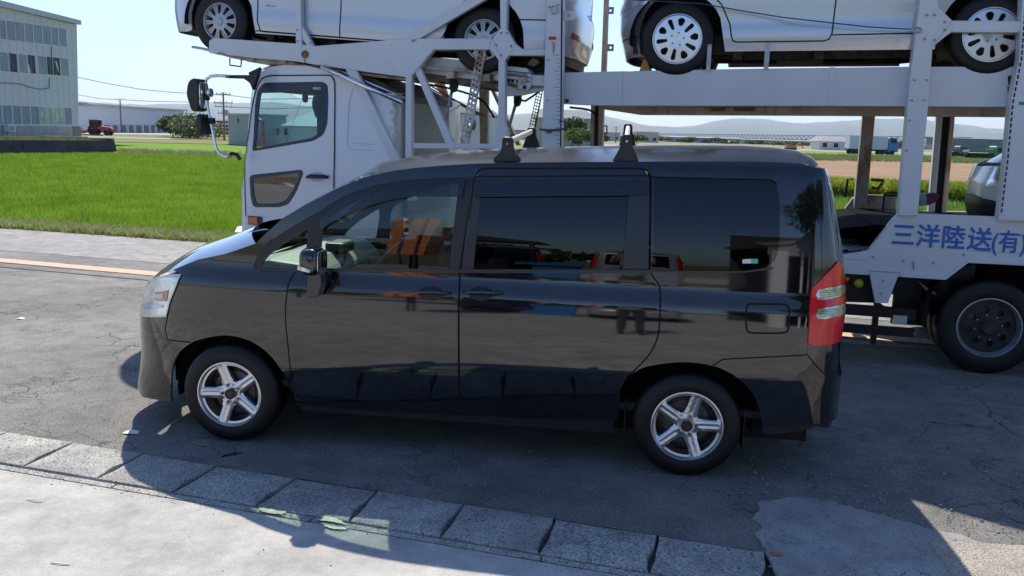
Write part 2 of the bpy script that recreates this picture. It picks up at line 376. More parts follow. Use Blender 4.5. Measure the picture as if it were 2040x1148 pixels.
# ------------------------------------------------------------------ shared car pieces
def wheel(fr, u, v, z, Rt, Rr, wd, style, parent, ang=0., nm='wheel', lug=5, rimmat=None, turn=0):
    w = empty(nm, fr.pt(u, v, z), parent)
    mb = MB(fr); c = (u, v, z)
    sh = Rt-Rr
    mb.lathe([(Rr-.012, .03), (Rr-.002, .006), (Rr+.008, -.001), (Rr+sh*.35, -.006), (Rr+sh*.6, -.003), (Rt-.028, .006), (Rt-.012, .015), (Rt-.003, .030), (Rt, .05), (Rt, wd-.05), (Rt-.003, wd-.03), (Rt-.03, wd), (Rr, wd)], c, 72)
    mb.build('tyre', mat('tyre', (.018, .018, .019), .8, var=.35, vs=25, bump=.25, bs=140), w, smooth=True, ang=35)
    mb = MB(fr)       # lug pattern: thin raised blocks round the shoulder
    for i in range(64):
        a = 2*math.pi*i/64; mb.addw([*[fr.pt(u+(r)*math.cos(a+da), v+vv, z+r*math.sin(a+da)) for r, vv in ((Rt-.004, .028), (Rt+.003, .055)) for da in (-.018, .018)]], [(0, 1, 3, 2)])
    tag(mb.build('tread', mat('tyre', (0, 0, 0)), w), kind='stuff')
    mb = MB(fr)
    mb.lathe([(Rr+.004, .004), (Rr+.002, -.003), (Rr-.005, -.004), (Rr-.010, .002), (Rr-.012, .02), (Rr-.026, .035), (Rr-.03, .11), (Rr-.02, wd-.01)], c, 72)
    rm = rimmat or mat('alloy', (.68, .69, .71), .30, 1)
    mb.build('rim', rm, w, smooth=True, ang=40)
    mb = MB(fr)
    R0 = Rr-.012; P = [(R0*math.cos(t), R0*math.sin(t)) for t in np.linspace(0, 2*math.pi, 61)[:-1]]; H = []
    if style == 'five':
        for k in range(5):
            a = ang+k*2*math.pi/5; b = a+2*math.pi/5; q = []
            for r in (.078, .092, .11, .14, .165, Rr-.03): q.append((r, a+math.asin((.038 if r < .1 else .033)/r)))
            for t in np.linspace(q[-1][1]+.06, b-(q[-1][1]-a)-.06, 6): q.append((Rr-.026, t))
            for r in (Rr-.03, .165, .14, .11, .092, .078): q.append((r, b-math.asin((.038 if r < .1 else .033)/r)))
            H.append([(r*math.cos(t), r*math.sin(t)) for r, t in q])
        def fn(x, y):
            r = math.hypot(x, y); t = (math.atan2(y, x)-ang) % (2*math.pi/5); t = min(t, 2*math.pi/5-t); off = abs(r*math.sin(t))
            g = 0
            if .07 < r < Rr-.02: g = .005*math.exp(-(off/.006)**2)-.006*math.exp(-((off-.019)/.005)**2)*0
            g2 = .012*min(1, max(0, (off-.022)/.010)) if r > .06 else 0
            return (u+x, v+.012+.016*(1-(r/R0)**2)+g+g2*.8, z+y)
        disc(mb, P, H, fn, .011, .03)
    elif style == 'cover':      # ten pairs of flat spokes
        for k in range(10):
            a = ang+(k+.5)*math.pi/5; q = []
            for r in (Rr*.47, Rr*.88): q.append((r, a-.15 if r < .1 else a-.16))
            q.append((Rr*.92, a)); q += [(Rr*.88, a+.16), (Rr*.47, a+.15), (Rr*.42, a)]
            H.append([(r*math.cos(t), r*math.sin(t)) for r, t in q])
            a = ang+k*math.pi/5; H.append([(r*math.cos(t), r*math.sin(t)) for r, t in ((Rr*.5, a-.022), (Rr*.88, a-.018), (Rr*.88, a+.018), (Rr*.5, a+.022))])
        disc(mb, P, H, lambda x, y: (u+x, v-.004+.02*(math.hypot(x, y)/R0)**2, z+y), .016, .016)
        mb.lathe([(.0, -.012), (.034, -.011), (.04, -.004), (.04, .006)], c, 24)
    elif style == 'slots':      # alloy with pairs of oval openings
        for k in range(5):
            for da, w1, ri in ((-.0, .030, .52), (math.pi/5, .019, .40)):
                a = ang+k*2*math.pi/5+da; ca, sa = math.cos(a), math.sin(a); q = []
                r0, r1 = Rr*ri, Rr*.86
                for t in np.linspace(math.pi/2, 3*math.pi/2, 6): q.append((r0+w1*.8+w1*.8*math.cos(t), w1*.8*math.sin(t)))
                for t in np.linspace(-math.pi/2, math.pi/2, 6): q.append((r1-w1+w1*1.0*math.cos(t), w1*1.1*math.sin(t)))
                H.append([(x*ca-y*sa, x*sa+y*ca) for x, y in q])
        disc(mb, P, H, lambda x, y: (u+x, v+.0+.012*abs(math.hypot(x, y)/R0-.3), z+y), .014, .03)
    elif style == 'truck':
        for k in range(8):
            a = ang+k*math.pi/4; H.append([(.155*math.cos(a)+.03*math.cos(t), .155*math.sin(a)+.03*math.sin(t)) for t in np.linspace(0, 2*math.pi, 13)[:-1]])
        disc(mb, P, H, lambda x, y: (u+x, v+.07+.05*(1-math.hypot(x, y)/R0)*-1, z+y), .03, .02)
        mb.lathe([(0, -.02), (.05, -.02), (.07, .0), (.075, .06)], c, 20)
    mb.build('spokes', rm if style != 'truck' else mat('hub_dark', (.035, .03, .03), .7, var=.5, vs=12), w, smooth=True, ang=42)
    nut = MB(fr)
    nr = {'five': .057, 'cover': 0, 'slots': .057, 'truck': .11}[style]; nn = {'five': 5, 'slots': lug, 'truck': 8, 'cover': 0}[style]
    for k in range(nn):
        a = ang+k*2*math.pi/nn; vv = {'five': -.002, 'slots': -.012, 'truck': .03}[style]
        nut.lathe([(0, vv), (.008, vv), (.0105, vv+.004), (.011, vv+.03)], (u+nr*math.cos(a), v, z+nr*math.sin(a)), 8)
    if nn: nut.split('wheel_nut', mat('chrome_dark', (.35, .36, .38), .25, 1), w, 32, smooth=True, ang=40)
    if style == 'five':
        h = MB(fr); h.lathe([(0, .004), (.024, .004), (.028, .008), (.030, .004), (.033, .004), (.034, .03)], c, 24); h.build('hub_cap', mat('cap_dark', (.03, .03, .032), .35), w, smooth=True, ang=40)
    h = MB(fr); h.lathe([(0, .1), (.05, .1), (.06, .085), (min(.135, Rr-.05), .085), (min(.135, Rr-.05), .1), (Rr-.03, .125), (Rr-.03, .13), (0, .13)], c, 40)
    h.build('brake_disc', mat('brake', (.10, .095, .09), .5, .6, var=.5, vs=30), w, smooth=True, ang=30)
    return w
def blob(mb, c, rad, pw=2.6, n=20, m=14):
    V = []; F = []
    f = lambda t: math.copysign(abs(t)**(2/pw), t)
    for i in range(m+1):
        a = -math.pi/2+math.pi*i/m
        for j in range(n):
            b = 2*math.pi*j/n; V.append((c[0]+rad[0]*f(math.cos(a))*f(math.cos(b)), c[1]+rad[1]*f(math.cos(a))*f(math.sin(b)), c[2]+rad[2]*f(math.sin(a))))
    for i in range(m):
        for j in range(n): F.append((i*n+j, i*n+(j+1) % n, (i+1)*n+(j+1) % n, (i+1)*n+j))
    return mb.add(V, F)
def strip(b, pts, w, off, mb, m=None):        # ribbon on a body's surface through px points
    q = [b.inv(p) for p in pts]; Q = []
    for i in range(len(q)-1):
        a = np.array(q[i]); c = np.array(q[i+1]); n = max(1, int(np.linalg.norm(c-a)/.03)); Q += [a+(c-a)*k/n for k in range(n)]
    Q.append(np.array(q[-1])); Q = np.array(Q)
    d = np.gradient(Q, axis=0); d /= np.linalg.norm(d, axis=1)[:, None]+1e-9; nn = np.stack([-d[:, 1], d[:, 0]], 1)*w/2
    A = b.P(*(Q+nn).T, off); B = b.P(*(Q-nn).T, off); n = len(Q)
    return mb.addw(list(A)+list(B), [(i, i+n, i+n+1, i+1) for i in range(n-1)])
def seat(fr, parent, u, v, z, m, w=.5, rake=.22):
    s = MB(fr)
    blob(s, (u-.02, v, z+.12), (.27, w/2, .10), 3.5); s.build('seat_cushion', m, parent, smooth=True)
    s = MB(fr); k = len(s.V)
    V = []; n = 20; hh = [.1, .25, .4, .55, .68]
    blob(s, (u+.25, v, z+.42), (.09, w/2-.01, .36), 3.5)
    base = fr.pt(u+.2, v, z+.1)
    for i in range(len(s.V)):
        h = (s.V[i]-base)@fr.z; s.V[i] = s.V[i]+fr.e*rake*max(0, h)
    s.build('seat_back', m, parent, smooth=True)
    s = MB(fr); blob(s, (u+.25+rake*.85, v, z+.88), (.05, .12, .09), 3); s.build('headrest', m, parent, smooth=True)

# ------------------------------------------------------------------ the black minivan
def black_van():
    T = thing('minivan', (1.4, .85, 0), 'black minivan with two roof bars parked side on in the foreground', 'van')
    paint = mat('black_paint', (.003, .0035, .006), .05, 0, coat=1, spec=.5, col2=(.010, .010, .011), vs=3.5, vlo=.45, vhi=.8)
    blk = mat('black_trim', (.012, .013, .015), .45); gls = glass('glass_dark', (.20, .24, .24), 1.8); gls2 = glass('glass_front', (.66, .74, .69), 1.5)
    dark = mat('gap_dark', (.002, .002, .002), .9)
    tilt = [(0, -5), (.18, -6), (.3, -6), (.45, -7), (.56, -6), (.66, -3.5), (.74, -.5), (.82, 1.5), (.9, 3), (.96, 4), (1.005, 5.5), (1.02, 17), (1.06, 20), (1.10, 17), (1.122, 7), (1.135, 3.4), (1.24, 3.7), (1.32, 4.8), (1.5, 8.5), (1.7, 12.5), (1.78, 16), (1.84, 40), (1.9, 60)]
    B = Body(WF, -.885, 3.785, 1.695, .55, 3.30, 3.1, 3.6, tilt,
             [(0, -.02), (.2, -.05), (.33, -.02), (.45, .0), (.62, .0), (.72, .012), (.85, .05), (1., .13), (1.1, .22), (1.5, .5)],
             [(0, .1), (.22, .05), (.35, .01), (.62, .01), (.7, .03), (.8, .035), (1.1, .035), (1.3, .06), (1.5, .11), (1.7, .16), (1.8, .19), (1.9, .25)])
    s0, s1 = B.s0, B.s1
    def SH(name, pts, m, rnd=0, **k): return B.sheet(name, B.poly(pts, rnd), m, T, **k)
    arch_f = cr([(341, 800), (341, 770), (343, 738), (353, 709), (367, 693), (388, 680), (423, 671), (458, 669), (500, 680), (536, 706), (560, 737), (575, 765), (583, 785)])
    arch_r = cr([(1232, 812), (1236, 778), (1246, 758), (1262, 744), (1284, 732), (1332, 723.5), (1372, 722), (1420, 729), (1456, 744), (1484, 766), (1502, 788), (1514, 818), (1519, 848)])
    AF = arch_f; iL = min(range(len(AF)), key=lambda i: abs(AF[i][0]-379)+(AF[i][1] > 700)*99); AR = arch_r; iR = min(range(len(AR)), key=lambda i: abs(AR[i][0]-1420))
    pil = cr([(510, 485), (521, 474), (557, 441), (590, 420), (621, 402), (675, 374), (715, 358), (757, 346), (809, 337), (870, 331), (948, 326)])
    pin = cr([(932, 353), (833, 357), (752, 369), (692, 388), (633, 422), (616, 432), (551, 472), (513, 509)])
    # front bumper wraps to the centre line
    SH('front_bumper', AF[:iL+1][::-1]+[(316, 797), (283, 790), ('m', s0+.35, .19), ('m', s0, .19), ('m', s0, .70), ('m', s0+.35, .70), (282, 628), (332, 630), (329, 657), (334, 677)], paint, h=.045)
    SH('front_grille', [('m', s0, .70), ('m', s0+.35, .70), ('m', s0+.33, .9), ('m', s0, .93)], mat('grille', (.25, .26, .27), .25, 1), h=.08)
    SH('front_fender', [(361, 547), (345, 538), (392, 518), (449, 506), (470, 499), (510, 485), (503, 510), (504, 534), (530, 541), (588, 540), (574, 568), (569, 640), (573, 683), (583, 785)]+AF[iL:][::-1]+[(334, 677), (329, 657), (332, 630), (339, 600), (349, 575)], paint, h=.04)
    # headlamp: reflector bowl, inner lamp units, clear cover
    hp = [(298, 561), (328, 550), (361, 547), (349, 575), (339, 600), (332, 629), (306, 630), (281, 627), (283, 603), (289, 579)]
    SH('headlamp', hp, mat('lamp_chrome', (.75, .78, .82), .16, .85, var=.25, vs=9), off=.004, h=.03)
    inner = [(311, 582), (337, 578), (333, 600), (310, 598)]
    SH('indicator_unit', inner, mat('lamp_amber', (.62, .34, .24), .3, .2), off=.009, h=.03, both=False)
    SH('lamp_unit', [(312, 586), (328, 584), (327, 596), (312, 595)], mat('lamp_cream', (.75, .68, .52), .25), off=.013, h=.03, both=False)
    SH('lamp_unit', [(284, 606), (300, 602), (327, 608), (325, 613), (290, 616)], mat('lamp_blue', (.52, .58, .74), .15, .7), off=.010, h=.03, both=False)
    mb = MB(); strip(B, hp+[hp[0]], .012, .008, mb); mb.build('lamp_bezel', mat('lamp_edge', (.75, .74, .62), .3, .3), T)
    # front pillar and roof rail
    SH('front_pillar', pil+[(946, 352)]+pin+[(507, 524), (504, 534), (503, 510)], paint, h=.035)
    SH('roof_rail', [(948, 326), (1040, 324), (1300, 322), (1304, 354), (1296, 347), (1288, 337), (1270, 334), (965, 334), (955, 337), (949, 348), (946, 352)], paint, h=.04)
    # doors
    SH('front_door', [(589, 541), (915, 542), (912, 600), (912, 700), (913, 803), (750, 798), (594, 790), (585, 783), (573, 683), (569, 640), (574, 568)], paint, h=.035)
    SH('sliding_door', [(918, 542)]+cr([(1294, 543), (1302, 556), (1313, 577), (1312, 648), (1305, 682), (1288, 711), (1252, 748), (1240, 768), (1236, 778)])+[(1232, 818), (1100, 814), (917, 803), (916, 700), (916, 600)], paint, h=.035)
    SH('door_frame', [(951, 352), (956, 340), (966, 337), (1268, 337), (1284, 340), (1291, 350), (1294, 358), (1292, 536), (1240, 536), (1253, 383), (958, 385), (943, 536), (919, 536), (930, 450), (940, 360)],
       mat('pillar_film', (.018, .02, .028), .3, spec=.5), h=.04, off=-.001)
    SH('sill', [(583, 787), (594, 793), (750, 801), (914, 806), (1100, 817), (1232, 821), (1233, 838), (1100, 836), (900, 828), (740, 820), (590, 808)], paint, h=.04, off=-.012)
    # rear quarter
    q = [(1300, 322), (1500, 322), (1598, 326), (1622, 334), (1633, 352), (1646, 400), (1657, 450), (1665, 500), (1667, 520), (1645, 545), (1617, 574), (1612, 620), (1609, 684), (1608, 706), (1593, 709), (1440, 716)]+[p for p in AR[:iR+1][::-1] if p[0] > 1257]+cr([(1256, 748), (1291, 712), (1308, 682), (1315, 648), (1316, 577), (1305, 556), (1297, 541)])
    wq = B.poly([(1302, 354), (1400, 354)]+cr([(1500, 356.5), (1530, 359), (1544, 366), (1550, 382), (1553, 410), (1553, 470), (1549, 505), (1535, 526), (1505, 537), (1470, 540)])+[(1299, 540)])
    B.sheet('rear_quarter_panel', B.poly(q), paint, T, holes=[wq], h=.035)
    B.sheet('rear_quarter_glass', wq, gls, T, h=.05, off=-.003, skirt=.004)
    rb = [(1593, 709), (1609, 707), (1618, 722), (1640, 744), (1668, 752), ('m', s1-.62, .66), ('m', s1, .66), ('m', s1, .33), ('m', s1-.4, .33), (1657, 838), (1600, 845)]+AR[iR:][::-1]+[(1440, 716)]
    SH('rear_bumper', rb, paint, h=.04)
    SH('bumper_skirt', [(1519, 851), (1600, 845), (1655, 838), ('m', s1-.4, .33), ('m', s1, .33), ('m', s1, .24), ('m', s1-.45, .25), (1630, 851), (1600, 860), (1540, 868), (1520, 866)], blk, off=-.02, h=.06)
    # tail lamp, wraps round the corner
    tl = [(1667, 520), (1672, 524), (1680, 560), (1681, 620), (1673, 676), (1653, 686), (1625, 688), (1609, 684), (1612, 620), (1617, 574), (1645, 545)]
    red = mat('lamp_red', (.72, .010, .012), .18, coat=.5, var=.18, vs=70); SH('tail_lamp', tl, red, off=.010, h=.03)
    for y0 in (0, 38):
        SH('reverse_lamp', [(1624, 588+y0), (1628, 577+y0), (1645, 573+y0), (1675, 567+y0), (1680, 569+y0), (1679, 584+y0), (1660, 592+y0), (1640, 597+y0), (1628, 596+y0)], mat('lamp_clear', (.62, .64, .56), .14, .6, var=.4, vs=40), off=.014, h=.02)
        mb = MB()
        for k in range(4): strip(B, [(1630, 580+y0+4*k), (1655, 577+y0+4*k), (1677, 572+y0+4*k)], .005, .0165, mb)
        mb.build('lens_rib', mat('rib_green', (.22, .28, .06), .2), T)
    # tailgate and rear glass between the lamps
    zt = [B.inv(p) for p in ((1622, 334), (1633, 352), (1646, 400), (1657, 450), (1665, 500), (1667, 520))]
    zl = [B.inv(p) for p in ((1681, 560), (1681, 620), (1672, 678), (1653, 687), (1609, 686))]
    SH('tailgate', [('m', *z) for z in zt]+[('m', *z) for z in zl]+[(1609, 706), (1618, 722), (1640, 744), (1668, 752), ('m', s1-.62, .66), ('m', s1, .66), ('m', s1, 1.12), ('m', s1-.6, 1.12), ('m', s1-.58, 1.72), ('m', s1, 1.74), ('m', s1, 1.83), ('m', s1-.5, 1.82)], paint, h=.05)
    SH('rear_glass', [('m', s1-.6, 1.12), ('m', s1, 1.12), ('m', s1, 1.74), ('m', s1-.58, 1.72)], gls, h=.08)
    # side glass inside a black seal
    fg = B.poly([(637, 536), (641, 470)]+cr([(650, 441), (692, 410), (758, 380), (833, 366), (908, 362)])+[(914, 366), (905, 440), (895, 536)])
    qg = B.poly(fil([(518, 533), (530, 514), (562, 487), (613, 455), (612, 480), (602, 533)], 8))
    B.sheet('window_seal', B.poly([(504, 536), (507, 524)]+pin[::-1]+[(946, 352), (939, 372), (928, 450), (917, 536), (917, 541), (530, 541)]), blk, T, holes=[fg, qg], h=.035, off=-.002)
    B.sheet('front_door_glass', fg, gls2, T, h=.05, off=-.006, skirt=.004)
    B.sheet('quarter_light', qg, gls2, T, h=.05, off=-.006, skirt=.004)
    rg = B.poly(fil([(957, 386), (1252, 384), (1239, 537), (944, 537)], 7))
    B.sheet('sliding_door_glass', rg, gls, T, h=.05, off=-.006, skirt=.004)
    smoke = glass('visor_smoke', (.16, .17, .2), 1.55)
    SH('wind_visor', [(946, 358), (1290, 358), (1292, 385), (1248, 388), (947, 391)], smoke, off=.022, skirt=.004, h=.05)
    SH('wind_visor', [(638, 452)]+cr([(642, 436), (690, 396), (758, 371), (833, 360), (928, 357)])+cr([(921, 391), (830, 389), (760, 402), (700, 424), (655, 447), (640, 463)]), smoke, off=.022, skirt=.004, h=.05)
    mb = MB()
    for pts in ([(947, 391), (1248, 388), (1292, 385)], cr([(640, 463), (655, 447), (700, 424), (760, 402), (830, 389), (921, 391)])): strip(B, pts, .006, .0235, mb)
    mb.build('visor_edge', blk, T)
    mb = MB(); strip(B, [(520, 537), (640, 538), (917, 540), (1300, 541)], .022, .006, mb); strip(B, [(1300, 541), (1480, 542), (1540, 534)], .01, .004, mb)
    mb.build('belt_moulding', mat('moulding', (.025, .027, .032), .25), T)
    # seams
    mb = MB()
    for pts in (cr([(589, 541), (576, 562), (570, 600), (569, 640), (573, 683), (584, 783)]), [(916, 536), (915, 560), (914, 640), (914, 806)], [(934, 440), (943, 365)]+cr([(944, 360), (951, 344), (962, 336), (985, 335)])+cr([(1262, 335), (1282, 337), (1293, 345), (1297, 358)])+[(1296, 541)]+cr([(1297, 545), (1304, 556), (1315, 577), (1314, 648), (1307, 682), (1290, 711), (1254, 748)]),
                [(1420, 728), (1440, 716), (1593, 708)], [(334, 629), (329, 657), (334, 677), (379, 682)], [(586, 786), (750, 799), (914, 804), (1100, 815), (1232, 819)], [(945, 352), (1290, 350), (1304, 353), (1536, 358), (1549, 368)],
                [(1593, 708), (1609, 707), (1620, 723), (1642, 745), (1668, 752)], [(916, 536), (926, 470)]):
        strip(B, pts, .0075, .0012, mb)
    fl = cr([(1487, 625), (1488, 611), (1494, 606), (1540, 606), (1564, 607), (1571, 613), (1573, 640), (1570, 656), (1562, 663), (1530, 664), (1496, 663), (1488, 657), (1486, 640), (1487, 625)])
    strip(B, fl, .010, .0015, mb); mb.build('panel_gap', dark, T)
    for y, x0, x1 in ((585, 826, 899), (585, 924, 1002)):
        c = (x0+x1)/2
        SH('handle_recess', [(c-26+26+25*math.cos(t)-4, 585+15*math.sin(t)) for t in np.linspace(0, 2*math.pi, 19)[:-1]][::-1], mat('recess', (.001, .001, .0015), .35), off=.0015, h=.02, skirt=.002, both=False)
        a = B.P(*B.inv((x0, 581)), .012); bq = B.P(*B.inv(((x0+x1)/2, 580)), .038); cq = B.P(*B.inv((x1, 583)), .014)
        mb = MB(); mb.tube([a, a*.6+bq*.4+[0, -.01, 0], bq, cq*.6+bq*.4+[0, -.01, 0], cq], [.006, .012, .014, .012, .008], 10, world=True); mb.build('door_handle', paint, T, smooth=True)
    # wheel wells and floor
    for u, rr in ((0, .39), (2.825, .39)): 
        for v0 in (.09, 1.695-.36):
            mb = MB(); mb.lathe([(rr, v0), (rr, v0+.27), (0, v0+.27)] if v0 < 1 else [(rr, v0+.27), (rr, v0), (0, v0)], (u, 0, .31), 24, a0=-.15, a1=math.pi+.15); mb.build('wheel_well', mat('well', (.006, .006, .006), .9), T)
    mb = MB(); mb.box(-.35, 3.55, .22, 1.47, .20, .34); mb.box(.45, 2.4, .06, 1.63, .22, .36); mb.box(3.2, 3.45, .45, 1.25, .38, .5); mb.box(-.6, -.4, .45, 1.25, .24, .6)
    mb.build('underbody', mat('under', (.01, .01, .01), .9), T)
    SH('arch_lip', arch_f+[(x+3*(1 if x > 458 else -1)*0, y+5) for x, y in arch_f[::-1]], blk, off=-.006, h=.05) if False else None
    # roof, hood, windscreen across the car
    def edge(pts, off=0): return [((lambda P: (P[0], P[1], P[2]))(B.P(*B.inv(p), off))) for p in pts]
    re = edge([(757, 346), (783, 341), (809, 337), (870, 331), (948, 326), (1040, 324), (1170, 323), (1300, 322), (1400, 322), (1500, 322), (1560, 324), (1598, 326), (1614, 330), (1622, 334)])
    top = [.05, .055, .06, .068, .074, .08, .085, .088, .088, .085, .08, .07, .05, .02]
    V, F = cross_sheet(WF, re, 1.695, 0, 22, [.16, .13, .1, .06, .02, 0, 0, 0, 0, -.01, -.03, -.06, -.1, -.12], top, 2.0)
    mk('roof_panel', V, F, mat('roof_paint', (.022, .022, .022), .17, coat=.0, var=.5, vs=2.2, spec=.42), T, smooth=True)
    we = edge([(510, 486), (521, 474), (557, 441), (590, 420), (621, 402), (675, 374), (715, 358), (757, 346)])
    V, F = cross_sheet(WF, we, 1.695, 0, 16, [.12, .11, .10, .09, .09, .09, .10, .16], [.02]*6+[.03, .05], 2.0)
    mk('windscreen', V, F, gls2, T, smooth=True)
    he = edge([(300, 560), (312, 552), (328, 545), (345, 538), (392, 518), (449, 506), (480, 496), (510, 486)])
    he = [(a, max(b, .02), c) for a, b, c in he]
    V, F = cross_sheet(WF, he, 1.695, 0, 20, [.12, .14, .16, .18, .20, .22, .23, .24], [.015, .025, .03, .035, .045, .055, .06, .06], 2.2)
    mk('bonnet', V, F, paint, T, smooth=True)
    mb = MB()
    for (p, q, h) in (((.0, .35, 1.10), (.25, .95, 1.2), .02), ((-.1, .85, 1.14), (.2, 1.4, 1.2), .02)): mb.bar(p, q, .012, h)
    mb.split('wiper', blk, T)
    # mirrors
    for sgn, v in ((1, -.13), (-1, 1.695+.13)):
        mb = MB(); blob(mb, (.60, v, 1.205), (.060, .10, .082), 3.6); mb.build('door_mirror', paint, T, smooth=True)
        mb = MB(); mb.plate([(.565, 1.13), (.64, 1.13), (.645, 1.06), (.62, .985), (.56, .975), (.55, 1.03)], min(v+sgn*.02, v+sgn*.12), max(v+sgn*.02, v+sgn*.12)); mb.build('mirror_bracket', mat('bracket', (.05, .052, .055), .22), T, bevel=.008)
        mb = MB(); mb.plate([(.546, 1.165), (.62, 1.150), (.625, 1.172), (.55, 1.192)], min(v-sgn*.07, v-sgn*.108), max(v-sgn*.07, v-sgn*.108)); mb.build('mirror_indicator', mat('lamp_clear', (0, 0, 0)), T, bevel=.004)
        mb = MB(); blob(mb, (.659, v, 1.205), (.004, .085, .068), 4); mb.build('mirror_glass', mat('mirror', (.8, .82, .85), .02, 1), T, smooth=True)
    # roof bars
    for u, zb, zf_ in ((1.69, 1.925, 1.995), (2.39, 1.96, 2.04)):
        rbp = empty('roof_bar', (u, .85, 1.8), T)
        mb = MB(); mb.bar((u, .225, zb), (u, 1.47, zf_), .028, .030); mb.bar((u, .23, zb+.014), (u, 1.465, zf_+.014), .008, .016); mb.build('crossbar', mat('bar_alu', (.62, .63, .65), .32, 1), rbp, bevel=.004)
        for v, sg in ((.215, 1), (1.48, -1)):
            zt_ = zb if sg > 0 else zf_; d_ = zt_-1.94
            mb = MB(); pf = [(-.08, 1.79), (-.08, 1.83), (-.062, 1.855+d_*.5), (-.042, 1.885+d_), (-.034, 1.91+d_), (-.032, zt_+.02), (-.018, zt_+.03), (.018, zt_+.03), (.03, zt_+.018), (.033, 1.91+d_), (.044, 1.885+d_), (.064, 1.855+d_*.5), (.08, 1.83), (.08, 1.79)]
            mb.plate([(u+a, z) for a, z in pf], v-.035, v+.035); mb.box(u-.04, u+.04, v-.04, v+.04, 1.765, 1.795)
            mb.build('foot', mat('foot_black', (.012, .012, .013), .5), rbp, bevel=.008)
            mb = MB(); mb.lathe([(0, -.0), (.007, .0), (.008, .004)], (u+.0, v-.039*sg if sg > 0 else v+.036, zt_-.01), 10); mb.build('lock', mat('chrome', (.8, .8, .82), .12, 1), rbp)
    # wheels
    wheel(WF, 0, .0, .312, .315, .208, .2, 'five', T, R(37)); wheel(WF, 2.825, .0, .312, .315, .208, .2, 'five', T, R(2))
    MF = Frame((0, 1.695, 0), (-1, 0, 0))
    wheel(MF, 0, .0, .312, .315, .208, .2, 'five', T, R(20)); wheel(MF, -2.825, .0, .312, .315, .208, .2, 'five', T, R(50))
    mb = MB(); mb.box(3.16, 3.165, .08, .3, .16, .42); mb.box(2.46, 2.465, .1, .3, .2, .42); mb.split('mud_flap', blk, T)
    # cabin
    fab = mat('seat_cloth', (.028, .028, .03), .85, var=.3, vs=40)
    for u, z in ((.98, .62), (1.9, .64), (2.75, .66)):
        for v in ((.48, 1.21) if u < 2.5 else (.42, .85, 1.28)): seat(WF, T, u, v, z, fab, .5 if u < 2.5 else .4)
    dash = mat('dash', (.42, .46, .38), .5)
    mb = MB(); mb.plate([(-.05, 1.02), (-.02, 1.12), (.22, 1.16), (.42, 1.14), (.52, 1.06), (.55, .85), (.5, .8), (-.05, .8)], .14, 1.55); mb.build('dashboard', dash, T, bevel=.03)
    mb = MB(); mb.box(.36, .50, .75, 1.0, 1.12, 1.2); mb.build('meter_hood', blk, T, bevel=.02)
    mb = MB()
    c = np.array([.66, 1.24, 1.03]); ax = np.array([-.5, 0, .45]); ax /= np.linalg.norm(ax); e2 = np.cross(ax, [0, 1, 0])
    mb.tube([c+.19*(np.array([0, 1, 0])*math.cos(t)+e2*math.sin(t)) for t in np.linspace(0, 2*math.pi, 25)], .016, 8, world=True)
    mb.tube([c+.18*np.array([0, 1, 0]), c-.18*np.array([0, 1, 0])], .02, 8, world=True); mb.tube([c, c+[-.16, 0, -.02]], .03, 8, world=True)
    mb.build('steering_wheel', mat('wheel_beige', (.16, .15, .14), .5), T, smooth=True)
    mb = MB(); blob(mb, (.62, .85, 1.62), (.02, .12, .04), 3); mb.build('rear_view_mirror', blk, T, smooth=True)
    mb = MB(); mb.box(.0, 3.5, .1, 1.6, .36, .4); mb.build('cabin_floor', fab, T)
    V, F = cross_sheet(WF, [(a, b+.03, c-.035) for a, b, c in re[1:]], 1.695, 0, 10, 0, [t*.9 for t in top[1:]], 2.0); mk('headlining', V, F, mat('headlining', (.22, .215, .2), .9), T, smooth=True)
    SH('door_trim', [(600, 548), (1290, 548), (1300, 560), (1240, 760), (600, 760)], mat('door_card', (.03, .03, .032), .8), off=-.09, h=.15)
    mb = MB(); q = B.P(*B.inv((1479, 525)), .002)
    SH('window_sticker', [(1479, 517), (1496, 516), (1496, 525), (1479, 525)], mat('sticker_white', (.7, .72, .74), .5), off=.001, skirt=.001, h=.05, both=False)
    SH('window_sticker', [(1496, 516), (1510, 516), (1510, 525), (1496, 525)], mat('sticker_green', (.08, .5, .32), .5), off=.001, skirt=.001, h=.05, both=False)
    return T
